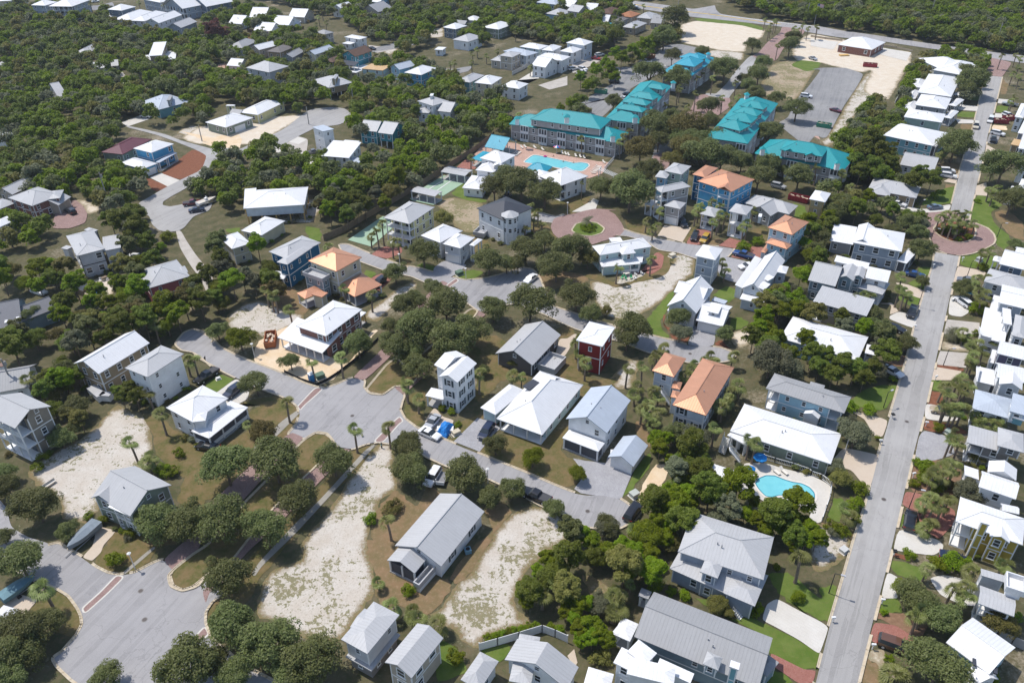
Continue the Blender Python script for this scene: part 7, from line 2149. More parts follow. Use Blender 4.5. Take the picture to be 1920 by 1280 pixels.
umbrella("t33 1335,590", "open blue patio umbrella beside the white stair of the pool house", [UB], 1.25)
umbrella("t33 1255,690", "smaller blue umbrella half hidden by the palm at the kidney pool", [UB], .8)
umbrella("t12 1345,175", "beach ball striped umbrella on the pink pool deck", [UB, plain("umbrella_red", (.5, .05, .06), .8), plain("umbrella_white", (.7, .7, .7), .8)], 1.3)
LM = plain("lounger_sling", (.66, .62, .55), .7, .15)
def lounger(px, rz, label, group):
    t = thing("sun_lounger", label, "lounger", px, rz, group, .12)
    part(t, "seat", lambda m: m.box(-.3, -.95, .3, .3, .35, .36), LM)
    part(t, "backrest", lambda m: [m.poly([(-.3, .36, .32), (.3, .36, .32), (.3, .95, .72), (-.3, .95, .72)]), m.poly([(-.3, .36, .37), (-.3, .95, .77), (.3, .95, .77), (.3, .36, .37)])], LM)
    for sx in (-.26, .26):
        for sy in (-.85, .3): part(t, "leg", lambda m: m.box(-.03, -.03, 0, .03, .03, .3), TRIM, (sx, sy, 0))
for row, lab, g, rz in (("t12 1395,180 1425,188 1450,195 1515,205 1555,213 1590,220", "pale sun lounger in the row between pool and condominium hedge", "loungers by the condominium hedge", .2),
                        ("t12 1720,300 1710,310 1700,322 1690,333 1680,344 1668,356", "pale sun lounger in the row by the white pergola", "loungers by the pergola", 1.3),
                        ("t12 975,200 985,190 997,180 1008,172", "pale sun lounger in the row by the long teal pavilion", "loungers by the teal pavilion", 1.2),
                        ("t12 1035,130 1065,124 1150,130 1220,148 1765,262", "pale sun lounger standing apart on the far pink pool deck", "scattered loungers on the pool deck", .4)):
    for p in toks(row)[0]: lounger("p %f,%f" % p, rz, lab, g)
for i, p in enumerate(toks("t33 1490,640 1560,640")[0]):
    lounger("p %f,%f" % p, .5, ("white lounge chair between the blue umbrella and the kidney pool", "white chair right of the lounge chair by the kidney pool")[i], None)
def pergola(px, label):
    a = [at(*p, 2.5) for p in toks(px)[0]]; o = sum(a, Vector()) / 4; o.z = 0; r = empty("pergola", o); tag(r, label, "pergola")
    for k in range(14):
        p, q = blend(a[0], a[1], k / 13) - o, blend(a[3], a[2], k / 13) - o; part(r, "slat", lambda m: [m.tube(p, q, .09, n=4)], TRIM)
    for c in a: part(r, "post", lambda m: m.box(-.12, -.12, 0, .12, .12, 2.45), TRIM, (c.x - o.x, c.y - o.y, 0))
pergola("t12 1735,300 1896,365 1850,385 1720,330", "white slatted pergola at the corner of the big pool deck")

def fence(px, label, h, mat, gap=2.4, name="fence", solid=True, group=None):
    P = [at(*p) for p in toks(px)[0]]; o = P[len(P) // 2].copy(); r = empty(name, o); tag(r, label, "fence", group)
    for i in range(len(P) - 1):
        a, b = P[i] - o, P[i + 1] - o; L = (b - a).length; d = (b - a) / L; n = Vector((-d.y, d.x, 0))
        def X(x, y, z): q = a + d * x + n * y; return Vector((q.x, q.y, z))
        m = MB()
        if solid: m.box(.06, -.03, .05, L - .06, .03, h, X)
        else:
            m.box(.06, -.03, h - .12, L - .06, .03, h, X); m.box(.06, -.03, .15, L - .06, .03, .25, X)
            for k in range(int(L / .3)): m.box(.15 + k * .3, -.02, .251, .20 + k * .3, .02, h - .121, X)
        meshobj("panel", m.mesh("panel", mat), r)
        k = max(1, int(L / gap))
        for j in range(min(k + 1, 30)):
            q = a + d * (L * j / k); part(r, "post", lambda m: m.box(-.07, -.07, 0, .07, .07, h + .12), mat, (q.x, q.y, 0))
fence("t33 805,690 920,742 1140,800 1290,860", "white picket fence in front of the pool shed", 1.3, TRIM, solid=False)
fence("t33 1380,525 1480,555 1640,600 1780,648 t34 0,670 90,700 180,765 165,880 130,980 95,1080", "white picket fence round the upper side of the kidney pool", 1.2, TRIM, solid=False)
fence("t42 660,990 820,945 1010,890 1215,828 1330,870 1440,920", "long white board fence behind the clipped hedge", 1.7, TRIM)
fence("t11 1080,955 1250,885 1450,765 1860,525 t12 60,525 330,350 640,150 790,30", "long weathered wooden fence along the green shuffleboard court", 2.0, WOOD, gap=5)
fence("t21 730,940 850,1000 1010,1058 1090,1025 1200,955 1400,800 1560,650", "low black silt fence round the red brick building site", .7, plain("silt_fabric", (.02, .02, .022), .8), gap=3)
fence("t00 890,895 1000,860 1130,815", "pale rail fence along the lane in the left wood", 1.0, CONC, gap=3)
fence("t00 1215,745 1300,740 1405,720", "dark timber retaining wall below the modern tan house", 1.2, WOOD, gap=4)
fence("t00 1485,735 1600,700", "short dark timber wall at the lane bend below the modern tan house", 1.2, WOOD, gap=4)
fence("t01 400,285 520,300 660,300 830,270 900,260", "brown wooden fence round the fenced white cottages", 1.6, plain("brown_boards", (.13, .07, .045), .8), gap=4)
fence("t01 800,180 950,205", "tan board fence behind the long white roof with awning", 1.6, YWOOD, gap=4)
fence("t12 1770,330 1850,240", "white picket fence at the far corner of the big pool deck", 1.3, TRIM, solid=False)
fence("t04 0,330 130,350 280,368", "low tan wall beside the brick office", 1.0, plain("tan_block", (.42, .35, .26), .85))
fence("t04 630,410 760,430 900,460", "low wall right of the brick office", .8, plain("tan_block2", (.42, .35, .26), .85))
fence("t20 535,180 640,220 760,275", "leaning dark board fence beside the cluttered patio", 1.8, WOOD)
fence("t44 1660,890 1780,935 1896,990", "grey screen panels behind the white ribbed roof", 1.8, plain("grey_screen", (.34, .34, .35), .7))
fence("t02 950,670 1050,620 1100,590", "pale board fence between beige tall house and white wing", 1.8, plain("pale_boards", (.55, .54, .52), .8), gap=3)
fence("t00 800,845 750,915 t04 750,915 795,830", "white gate rail behind the stepped row", 1.2, TRIM) if False else None
fence("t04 750,915 795,830", "white rail behind the stepped white row", 1.2, TRIM)

def dumpster(px2, label, mat, L=6.0, H=1.7, debris=None):
    a, _, c = ang2(px2); r = empty("dumpster", (c.x, c.y, 0), a); tag(r, label, "dumpster")
    W = 2.3
    def body(m):
        m.box(-L / 2, -W / 2, .15, L / 2, W / 2, .3)
        for s in (-1, 1): m.box(-L / 2, s * W / 2 - .05, .301, L / 2, s * W / 2 + .05, H)
        for s in (-1, 1): m.box(s * L / 2 - .05, -W / 2 + .051, .301, s * L / 2 + .05, W / 2 - .051, H)
        for k in range(7):
            x = -L / 2 + .3 + k * (L - .6) / 6
            for s in (-1, 1): m.box(x - .06, s * (W / 2 + .1) - .05, .3, x + .06, s * (W / 2 + .1) + .05, H - .05)
    part(r, "bin", body, mat)
    rr = random.Random(L)
    def deb(m):
        for k in range(26):
            x, y = rr.uniform(-L / 2 + .4, L / 2 - .4), rr.uniform(-W / 2 + .3, W / 2 - .3); s = rr.uniform(.1, .4); z = rr.uniform(H * .5, H * .85)
            m.box(x - s, y - s * .7, z - .1, x + s, y + s * .7, z + .15)
    part(r, "debris", deb, debris or plain("rubble", (.55, .45, .34), .9, var=.4))
    for s in (-1, 1): part(r, "skid", lambda m: m.box(-L / 2, -.08, 0, L / 2, .08, .149), plain("rusty_steel", (.12, .06, .04), .7), (0, s * .8, 0))
RD = plain("dumpster_red", (.28, .025, .035), .5); OD = plain("dumpster_orange", (.38, .13, .05), .6, var=.3)
dumpster("t13 1630,585 1755,615", "red dumpster full of debris beside the unfinished plywood tower", RD)
dumpster("t04 460,590 590,600", "red dumpster on the cleared sand by the brick office", RD)
dumpster("x3 460,270 555,275", "maroon dumpster beside the white van on the far right road", plain("dumpster_maroon", (.18, .02, .03), .5), 5)
dumpster("x3 560,245 610,240", "second maroon dumpster behind the first one", plain("dumpster_maroon", (.18, .02, .03), .5), 4)
dumpster("t21 605,705 612,640", "orange dumpster heaped with rubble on the building site", OD, 5)
dumpster("t02 1700,825 1775,835", "green bins in a long container at the corner of the condominium lot", plain("bin_green", (.05, .25, .16), .6), 5)
dumpster("t03 350,515 405,520", "orange and green bin at the edge of the condominium lot", plain("bin_orange", (.3, .12, .06), .6), 4)
dumpster("t04 70,1125 160,1140", "long green bin at the lower end of the old parking lot", plain("bin_green", (.05, .25, .16), .6), 5)

t = thing("portable_toilet", "blue portable toilet under the palm at the building site corner", "toilet", "t21 975,1020", .7)
part(t, "cabin", lambda m: m.box(-.55, -.55, .1, .55, .55, 2.1), plain("toilet_blue", (.02, .12, .28), .5))
part(t, "roof", lambda m: [m.box(-.6, -.6, 2.101, .6, .6, 2.18), m.box(-.4, -.4, 2.181, .4, .4, 2.32)], TRIM)
part(t, "door", lambda m: m.box(-.38, -.59, .2, .38, -.555, 1.95), plain("toilet_door", (.04, .2, .4), .5))
def ubox(px, label, col=(.10, .16, .11), s=(.9, .7, .95)):
    t = thing("utility_box", label, "utility box", px, .6)
    part(t, "cabinet", lambda m: m.box(-s[0], -s[1], .08, s[0], s[1], s[2]), plain("box_%s" % (col,), col, .6)); part(t, "lid", lambda m: m.box(-s[0] - .04, -s[1] - .04, s[2] + .001, s[0] + .04, s[1] + .04, s[2] + .1), plain("box_%s" % (col,), col, .6)); part(t, "pad", lambda m: m.box(-s[0] - .2, -s[1] - .2, 0, s[0] + .2, s[1] + .2, .079), CONC)
ubox("t21 1045,985", "green utility box beside the blue portable toilet")
ubox("t33 232,850", "pale utility box on the green strip by the stone drive", (.40, .42, .38), (.75, .6, .8))
ubox("t32 452,300", "beige utility box on the lawn beside the blue tarpaulin", (.5, .44, .33), (.75, .5, .7))
ubox("t12 480,1255", "dark green utility box by the drive of the white house with three roofs")
ubox("t44 290,110", "pale utility box on the grass left of the right road", (.5, .5, .48), (.6, .5, .6))
ubox("t21 140,1000", "white utility box on the bright lawn by the wraparound porch house", (.6, .6, .58), (.4, .3, .4))
ubox("t13 570,1095", "beige utility box on the sandy lot beside the mint cottage", (.55, .5, .4), (.8, .6, .7))
ubox("y6 505,270", "grey utility box under the palms at the lower roundabout", (.4, .4, .4), (.7, .6, .9))
ubox("t34 1220,290", "green grey utility box in the mulch bed beside the stone drive", (.3, .36, .32), (.6, .5, .6))
ubox("t24 1270,300", "white sign slab on the small oval bed by the pale drive", (.7, .7, .68), (.9, .12, .6))
def lamp(px, label, dark, h, rz=0):
    t = thing("street_lamp", label, "street lamp", px, rz); mt = plain("lamp_dark", (.03, .03, .03), .5) if dark else plain("lamp_white", (.62, .62, .6), .5)
    part(t, "pole", lambda m: m.tube((0, 0, 0), (0, 0, h), .09, .06, 8), mt)
    if dark:
        part(t, "arm", lambda m: m.tube((0, 0, h - .05), (1.0, 0, h + .05), .05, n=6), mt); part(t, "lamp_head", lambda m: m.box(.8, -.16, h - .02, 1.5, .16, h + .12), plain("lamp_grey", (.4, .4, .42), .4))
    else:
        part(t, "lamp_head", lambda m: [m.tube((0, 0, h), (0, 0, h + .25), .16, .3, 10), m.tube((0, 0, h + .251), (0, 0, h + .4), .34, .08, 10)], mt)
for px, lab, dk, h in (("t21 463,805", "white street lamp beside the orange dumpster", 0, 3.4), ("t40 1205,272", "white street lamp by the round bush on the big plaza", 0, 3.6), ("t32 735,735", "white street lamp hidden among the oaks by the black pickup", 0, 3.2),
                       ("t12 1440,722", "white street lamp on the lawn above the brick roundabout", 0, 3.6), ("t22 540,112", "white street lamp on the path by the open plaza", 0, 3), ("t41 -60,1190", "white street lamp at the lower edge of the big plaza", 0, 3.4), ("t11 1755,1180", "white street lamp beside the palms of the yellow house", 0, 3.4),
                       ("t24 950,362", "dark street lamp beside the black pickup among palms", 1, 4.6), ("t34 870,965", "dark street lamp on the red mulch above the black car", 1, 4.6), ("t44 160,482", "dark street lamp on the grass left of the right road near the bottom", 1, 4.6), ("t24 1176,882", "dark street lamp on the gravel bed right of the road", 1, 4.4),
                       ("t14 1068,948", "dark street lamp at the left rim of the lower roundabout", 1, 3.6), ("t14 1388,1275", "dark street lamp on the cream drive right of the road", 1, 4.6), ("t14 1655,925", "dark street lamp on the grass right of the lower roundabout", 1, 4.4), ("t24 645,1255", "dark street lamp by the shrubs above the sand drive", 1, 4), ("t14 957,712", "dark street lamp at the foot of the tan bungalow drive", 1, 4)):
    lamp(px, lab, dk, h, HRNG.uniform(-.5, .6))
def pole(px, label, h, px2=None, cross=True):
    t = thing("utility_pole", label, "utility pole", px, .5); part(t, "pole", lambda m: m.tube((0, 0, 0), (0, 0, h), .2, .13, 8), plain("pole_grey", (.33, .31, .29), .8))
    if cross:
        part(t, "crossarm", lambda m: m.box(-1.1, -.06, h - .6, 1.1, .06, h - .45), WOOD); part(t, "transformer", lambda m: m.tube((.35, 0, h - 1.7), (.35, 0, h - .8), .25, n=10), plain("pole_grey", (.33, .31, .29), .8))
pole("t10 990,692", "tall concrete utility pole beside the brick duplex", 12.5)
pole("t00 1195,712", "utility pole at the head of the lane in the left wood", 7.5, cross=False)
pole("t11 -5,70", "short dark utility pole at the sandy roadside", 6, cross=False)
pole("t20 150,1130", "utility pole among the pines at the left edge", 9)
pole("t01 1348,985", "utility pole beside the dead end below the stilted tan house", 9, cross=False)
pole("t01 945,1110", "thin utility pole by the street near the white tower", 7, cross=False)
pole("t04 1635,430", "utility pole in the wood by the highway at top right", 12)
pole("t04 1050,200", "utility pole in the top right wood", 12)
pole("t03 1760,195", "utility pole beside the highway left of the flag", 10)
pole("t03 625,60", "utility pole at the highway bend", 9)
def flag(px, label, h, big=1.0, pole_=True):
    t = thing("flag_pole", label, "flag", px, -.3)
    part(t, "pole", lambda m: m.tube((0, 0, 0), (0, 0, h), .08, .05, 8), TRIM)
    R_ = plain("flag_red", (.45, .03, .05), .8); W_ = TRIM; B_ = plain("flag_blue", (.03, .05, .2), .8)
    m = MB(); w_, hh = 2.4 * big, 1.5 * big
    def F(u, v):
        return Vector((.06 + u * w_, .12 * math.sin(u * 5) * big, h - .1 - hh * (1 - v) - u * .25 * big))
    for k in range(13):
        for j in range(6):
            a, b = j / 6, (j + 1) / 6
            cant = k >= 6 and b <= .42
            for off in (0, .02):
                q = [F(a, k / 13), F(b, k / 13), F(b, (k + 1) / 13), F(a, (k + 1) / 13)]
                m.poly([p + Vector((0, off, 0)) for p in q], 2 if cant else (0 if k % 2 == 0 else 1))
    meshobj("flag", m.mesh("flag", [R_, W_, B_], fix=False), t)
flag("t03 1832,222", "tall flag pole with the stars and stripes beside the highway", 11, 1.3)
flag("t34 300,470", "small flag on a pole at the end of the white roofed pool house", 4.2, .55)

# boats, trailers, covered vehicles, kayak
def boat(px2, label, col, L=6.0, h=1.0, cover=False, trailer=True, z=.55, name="boat"):
    a, _, c = ang2(px2); r = empty(name, (c.x, c.y, 0), a); tag(r, label, "boat"); m = MB(); st = []
    for i in range(9):
        t = i / 8; w_ = 1.1 * (1 - max(0, (t - .45) / .55) ** 2 * .95); st.append([(-L / 2 + L * t, -w_, z + h), (-L / 2 + L * t, -w_ * .75, z + .25 + .3 * t), (-L / 2 + L * t, 0, z + .05 + .45 * t * t), (-L / 2 + L * t, w_ * .75, z + .25 + .3 * t), (-L / 2 + L * t, w_, z + h)])
    for i in range(8):
        for k in range(4): m.poly([st[i][k], st[i + 1][k], st[i + 1][k + 1], st[i][k + 1]])
    m.poly(st[0]); meshobj("hull", m.mesh("hull", col), r)
    m = MB()
    for i in range(8):
        z0 = z + h; A, B = st[i], st[i + 1]; e = .35 if cover else -.25
        pk = lambda s, t: ((s[0][0] + s[4][0]) / 2, 0, z0 + e * math.sin(math.pi * min(1, max(0.02, t))))
        m.poly([A[0], B[0], pk(B, (i + 1) / 8), pk(A, i / 8)]); m.poly([pk(A, i / 8), pk(B, (i + 1) / 8), B[4], A[4]])
    meshobj("cover" if cover else "deck", m.mesh("cover", col if cover else CONC), r)
    if not cover: part(r, "console", lambda m: [m.box(-.5, -.4, z + h - .2, .4, .4, z + h + .6), m.box(.1, -.42, z + h + .601, .2, .42, z + h + 1.0)], TRIM)
    if trailer:
        for s in (-1, 1): part(r, "wheel", lambda m: m.tube((-.6, -.1, .32), (-.6, .1, .32), .32, n=12), TYRE, (0, s * 1.05, 0))
        part(r, "trailer_frame", lambda m: [m.box(-L / 2, -.7, .35, L / 2 - .5, -.6, .45), m.box(-L / 2, .6, .35, L / 2 - .5, .7, .45), m.box(L / 2 - .5, -.08, .35, L / 2 + 1, .08, .45)], plain("galvanised", (.35, .35, .36), .5))
BT = plain("blue_tarpaulin", (.025, .20, .55), .6, .2, var=.25)
def tarp(px, label):
    pts = [at(*p, 1.1) for p in toks(px)[0]]; o = sum(pts, Vector()) / 4; o.z = 0; r = empty("covered_boat", o); tag(r, label, "covered boat"); rr = random.Random(4); n = 12
    g = [[None] * (n + 1) for _ in range(n + 1)]
    for i in range(n + 1):
        for j in range(n + 1):
            u, v = i / n, j / n; p = blend(blend(pts[0], pts[1], u), blend(pts[3], pts[2], u), v) - o; e = min(u, 1 - u, v, 1 - v)
            g[i][j] = Vector((p.x + rr.uniform(-.1, .1), p.y + rr.uniform(-.1, .1), .15 + 1.25 * min(1, e * 3.4) ** .7 + rr.uniform(-.12, .12) + .35 * (1 - abs(v - .5) * 2) * min(1, e * 4)))
    m = MB()
    for i in range(n):
        for j in range(n): m.poly([g[i][j], g[i + 1][j], g[i + 1][j + 1], g[i][j + 1]])
    meshobj("tarpaulin", m.mesh("tarpaulin", BT), r)
    part(r, "hull", lambda m: m.box(-1.6, -.7, .1, 1.6, .7, .6), TRIM)
    part(r, "drawbar", lambda m: m.tube((0, 0, .4), (1.5, -2.6, .3), .05, n=6), plain("galvanised", (.35, .35, .36), .5))
tarp("t32 275,260 360,310 440,190 335,165", "crumpled bright blue tarpaulin over a boat beside the silver coupe")
GC = plain("grey_cover", (.20, .235, .27), .75, .2, var=.25)
boat("t30 850,1165 t40 670,95", "long boat like vehicle under a blue grey cover on the cream drive", GC, 6.2, 1.4, True, z=.4)
boat("t40 110,525 255,425", "car shaped boat under a teal grey cover at the lower left drive", plain("teal_cover", (.14, .24, .28), .75, .2, var=.25), 5.2, 1.3, True, z=.35)
boat("t03 445,618 500,612", "small white boat in the condominium lot beside the oak", TRIM, 5, .9)
boat("t10 1790,650 1896,610", "white boat on a trailer at the dead end", TRIM, 6.5, 1.0)
boat("t02 985,870 1035,835", "white boat in the trees beside the white hip roofed house", TRIM, 6, 1.0)
boat("y6 190,860 350,965", "bright blue kayak on the roof of the white four wheel drive", plain("kayak_blue", (.02, .38, .72), .4), 3.9, .3, True, False, 1.85, name="kayak")
r = thing("utility_trailer", "small grey utility trailer beside the white four wheel drive", "trailer", "t32 330,715", ang2("t32 310,775 352,660")[0])
part(r, "deck", lambda m: m.box(-1.7, -.75, .5, 1.7, .75, .6), plain("trailer_grey", (.2, .2, .21), .6)); part(r, "headboard", lambda m: m.box(-1.7, -.75, .601, -1.6, .75, 1.3), TRIM)
for s in (-1, 1): part(r, "side_rail", lambda m: m.box(-1.6, -.03, .601, 1.7, .03, .9), plain("trailer_grey", (.2, .2, .21), .6), (0, s * .72, 0)); part(r, "wheel", lambda m: m.tube((0, -.1, .32), (0, .1, .32), .32, n=12), TYRE, (0, s * .9, 0))

# mailboxes and manhole covers
def mailbox(px, label, n=1):
    t = thing("mailbox", label, "mailbox", px, HRNG.uniform(-.4, .4)); part(t, "post", lambda m: m.box(-.06, -.06, 0, .06, .06, 1.05), TRIM)
    for i in range(n): part(t, "box", lambda m: [m.box(-.3, -.14, 1.051, .3, .14, 1.2), m.box(-.3, -.11, 1.2, .3, .11, 1.3)], TRIM if n == 1 else plain("lamp_dark", (.03, .03, .03), .5), (0, (i - (n - 1) / 2) * .36, 0))
for px, lab, n in (("t44 628,580", "white mailbox at the curved concrete drive right of the road", 1), ("t44 190,740", "white mailbox at the concrete drive left of the road", 1), ("t44 735,150", "pair of dark mailboxes at the wide concrete drive", 2), ("t44 545,980", "white mailbox at the red brick drive with the brown car", 1), ("t34 905,690", "white mailbox in front of the palms and hedges", 1),
                   ("t34 612,395", "white mailbox below the yellow green bush by the sand drive", 1), ("t34 1020,235", "white mailbox in the mulch beside the stone drive", 1), ("t34 720,165", "small dark mailbox at the sand drive edge", 2), ("t24 1105,1010", "white mailbox beside the cream drive right of the road", 1), ("t14 1085,1200", "white mailbox on the small green lawn by the road", 1), ("t24 920,560", "white mailbox at the pale grey drive left of the road", 1), ("t14 1345,1140", "white mailbox on the lawn at the lower roundabout", 1)):
    mailbox(px, lab, n)
for px, lab in (("t31 1330,138", "round manhole cover in the middle of the middle plaza"), ("t40 1285,715", "round manhole cover in the middle of the big lower plaza"), ("t34 650,880", "round manhole cover with pale ring on the right road"), ("t34 855,190", "round manhole cover on the right road above the stone drive"), ("t23 730,772", "round manhole cover in the small cul-de-sac by the copper roofs"), ("t32 1620,985", "round manhole cover at the end of the curving street"), ("t40 1250,460", "pale square cover on the big lower plaza")):
    t = thing("manhole_cover", lab, "manhole cover", px, 0, None, .135)
    part(t, "ring", lambda m: m.tube((0, 0, 0), (0, 0, .012), .45, n=20), plain("old_ring", (.22, .21, .2), .8)); part(t, "lid", lambda m: m.tube((0, 0, .0125), (0, 0, .02), .33, n=18), plain("iron_lid", (.09, .075, .07), .6))

# patio furniture
def patio_set(px, label, group=None, tc=WOOD):
    t = thing("patio_table", label, "table", px, HRNG.uniform(0, 1), group, .1); part(t, "tabletop", lambda m: m.box(-.8, -.5, .72, .8, .5, .78), tc)
    for sx in (-.7, .7):
        for sy in (-.4, .4): part(t, "leg", lambda m: m.box(-.04, -.04, 0, .04, .04, .72), tc, (sx, sy, 0))
def chair(px, label, col, group=None, z=.1):
    t = thing("patio_chair", label, "chair", px, HRNG.uniform(0, 6), group, z)
    part(t, "seat", lambda m: m.box(-.28, -.28, .38, .28, .28, .46), col); part(t, "backrest", lambda m: m.box(-.28, .24, .461, .28, .32, 1.0), col)
    for sx in (-.24, .24):
        for sy in (-.24, .24): part(t, "leg", lambda m: m.box(-.03, -.03, 0, .03, .03, .379), col, (sx, sy, 0))
patio_set("t20 930,115", "brown patio table on the cluttered sandy patio")
RC = plain("red_chair", (.55, .06, .08), .5); GCH = plain("green_chair", (.05, .35, .15), .5)
for p in toks("t20 895,130 960,125 1000,118")[0]: chair("p %f,%f" % p, "white chair round the brown table on the cluttered patio", TRIM, "white chairs round the brown patio table")
for p, l in zip(toks("t24 172,475 262,535 375,560")[0], ("pink red chair left of the others behind the beige house", "red chair in the middle behind the beige house", "red chair right of the others behind the beige house")): chair("p %f,%f" % p, l, RC)
for p in toks("y2 790,1110 880,1130 1000,1100 860,1080")[0]: chair("p %f,%f" % p, "green garden chair in front of the mint cottage", GCH, "green chairs before the mint cottage")
for p in toks("y2 1100,1040 1240,1010 1090,1120")[0]: chair("p %f,%f" % p, "pale chair on the brick patio of the mint cottage", TRIM, "pale chairs before the mint cottage")
patio_set("y2 890,1040", "pale table among the green chairs of the mint cottage", tc=CONC)
patio_set("t22 1300,870", "pale table on the white deck of the dark grey gable house", tc=CONC)
chair("t22 1335,850", "brown chair on the white deck of the dark grey gable house", WOOD, z=.2); chair("t22 1350,870", "second seat at the edge of the white deck of the dark grey gable house", TRIM, z=.2)
bx = thing("grill", "round black kettle grill beside the deck of the dark grey gable house", "grill", "t22 1265,800", 0, None, .2)
part(bx, "kettle", lambda m: [m.tube((0, 0, .5), (0, 0, .8), .2, .4, 12), m.tube((0, 0, .801), (0, 0, 1.1), .4, .12, 12)], plain("black_enamel", (.012, .012, .013), .3)); [part(bx, "leg", lambda m: m.tube((0, 0, 0), (0, 0, .55), .03, n=5), plain("black_enamel", (.012, .012, .013), .3), (.2 * math.cos(a), .2 * math.sin(a), 0)) for a in (0, 2.1, 4.2)]
t = thing("patio_table", "blue topped table on the cluttered sandy patio", "table", "t20 865,240", .3); part(t, "tabletop", lambda m: m.box(-1.1, -.8, .7, 1.1, .8, .8), UB); [part(t, "leg", lambda m: m.box(-.05, -.05, 0, .05, .05, .7), WOOD, (sx, sy, 0)) for sx in (-.9, .9) for sy in (-.6, .6)]
t = thing("planter_box", "long brown timber planter on the cluttered sandy patio", "planter", "t20 825,205", .35); part(t, "box", lambda m: m.box(-2, -.5, 0, 2, .5, .7), WOOD); part(t, "soil", lambda m: m.box(-1.9, -.4, .701, 1.9, .4, .74), gmat('mulch'))
t = thing("bench", "long pale bench beside the sandy lot at the left", "bench", "t30 400,790", ang2("t30 340,820 460,740")[0]); part(t, "seat", lambda m: m.box(-2.2, -.3, .4, 2.2, .3, .48), CONC); part(t, "backrest", lambda m: m.box(-2.2, .26, .481, 2.2, .32, .9), CONC); [part(t, "leg", lambda m: m.box(-.08, -.25, 0, .08, .25, .4), CONC, (x, 0, 0)) for x in (-1.9, 0, 1.9)]
t = thing("air_conditioner", "grey air conditioner on the ground below the white pool house eaves", "air conditioner", "t33 1447,490", .3); part(t, "cabinet", lambda m: m.box(-.45, -.45, .05, .45, .45, .85), plain("ac_grey", (.3, .31, .31), .5)); part(t, "fan_grille", lambda m: m.tube((0, 0, .851), (0, 0, .9), .36, n=14), plain("black_enamel", (.012, .012, .013), .3))
t = thing("air_conditioner", "blue grey air conditioner beside the screened porch house", "air conditioner", "zc 1008,735", .3); part(t, "cabinet", lambda m: m.box(-.5, -.5, .05, .5, .5, .85), plain("ac_blue", (.16, .3, .38), .5)); part(t, "fan_grille", lambda m: m.tube((0, 0, .851), (0, 0, .9), .36, n=14), plain("black_enamel", (.012, .012, .013), .3))
t = thing("lumber_stack", "stack of orange plywood on the sand by the brick office", "lumber", "t04 295,497", .1); part(t, "boards", lambda m: [m.box(-2.2 + .1 * (k % 3), -1.1, .05 + .12 * k, 2.2 + .1 * (k % 3), 1.1, .15 + .12 * k) for k in range(4)], YWOOD)
t = thing("roof_shed", "small tin roofed hut at the street bend below the sandy bank", "hut", "t11 458,190", .5)
part(t, "wall", lambda m: m.box(-1.7, -1.2, 0, 1.7, 1.2, 1.9), plain("hut_grey", (.25, .25, .24), .8)); part(t, "roof", lambda m: m.box(-2.0, -1.5, 1.901, 2.0, 1.5, 2.05), plain("galvanised", (.35, .35, .36), .5))

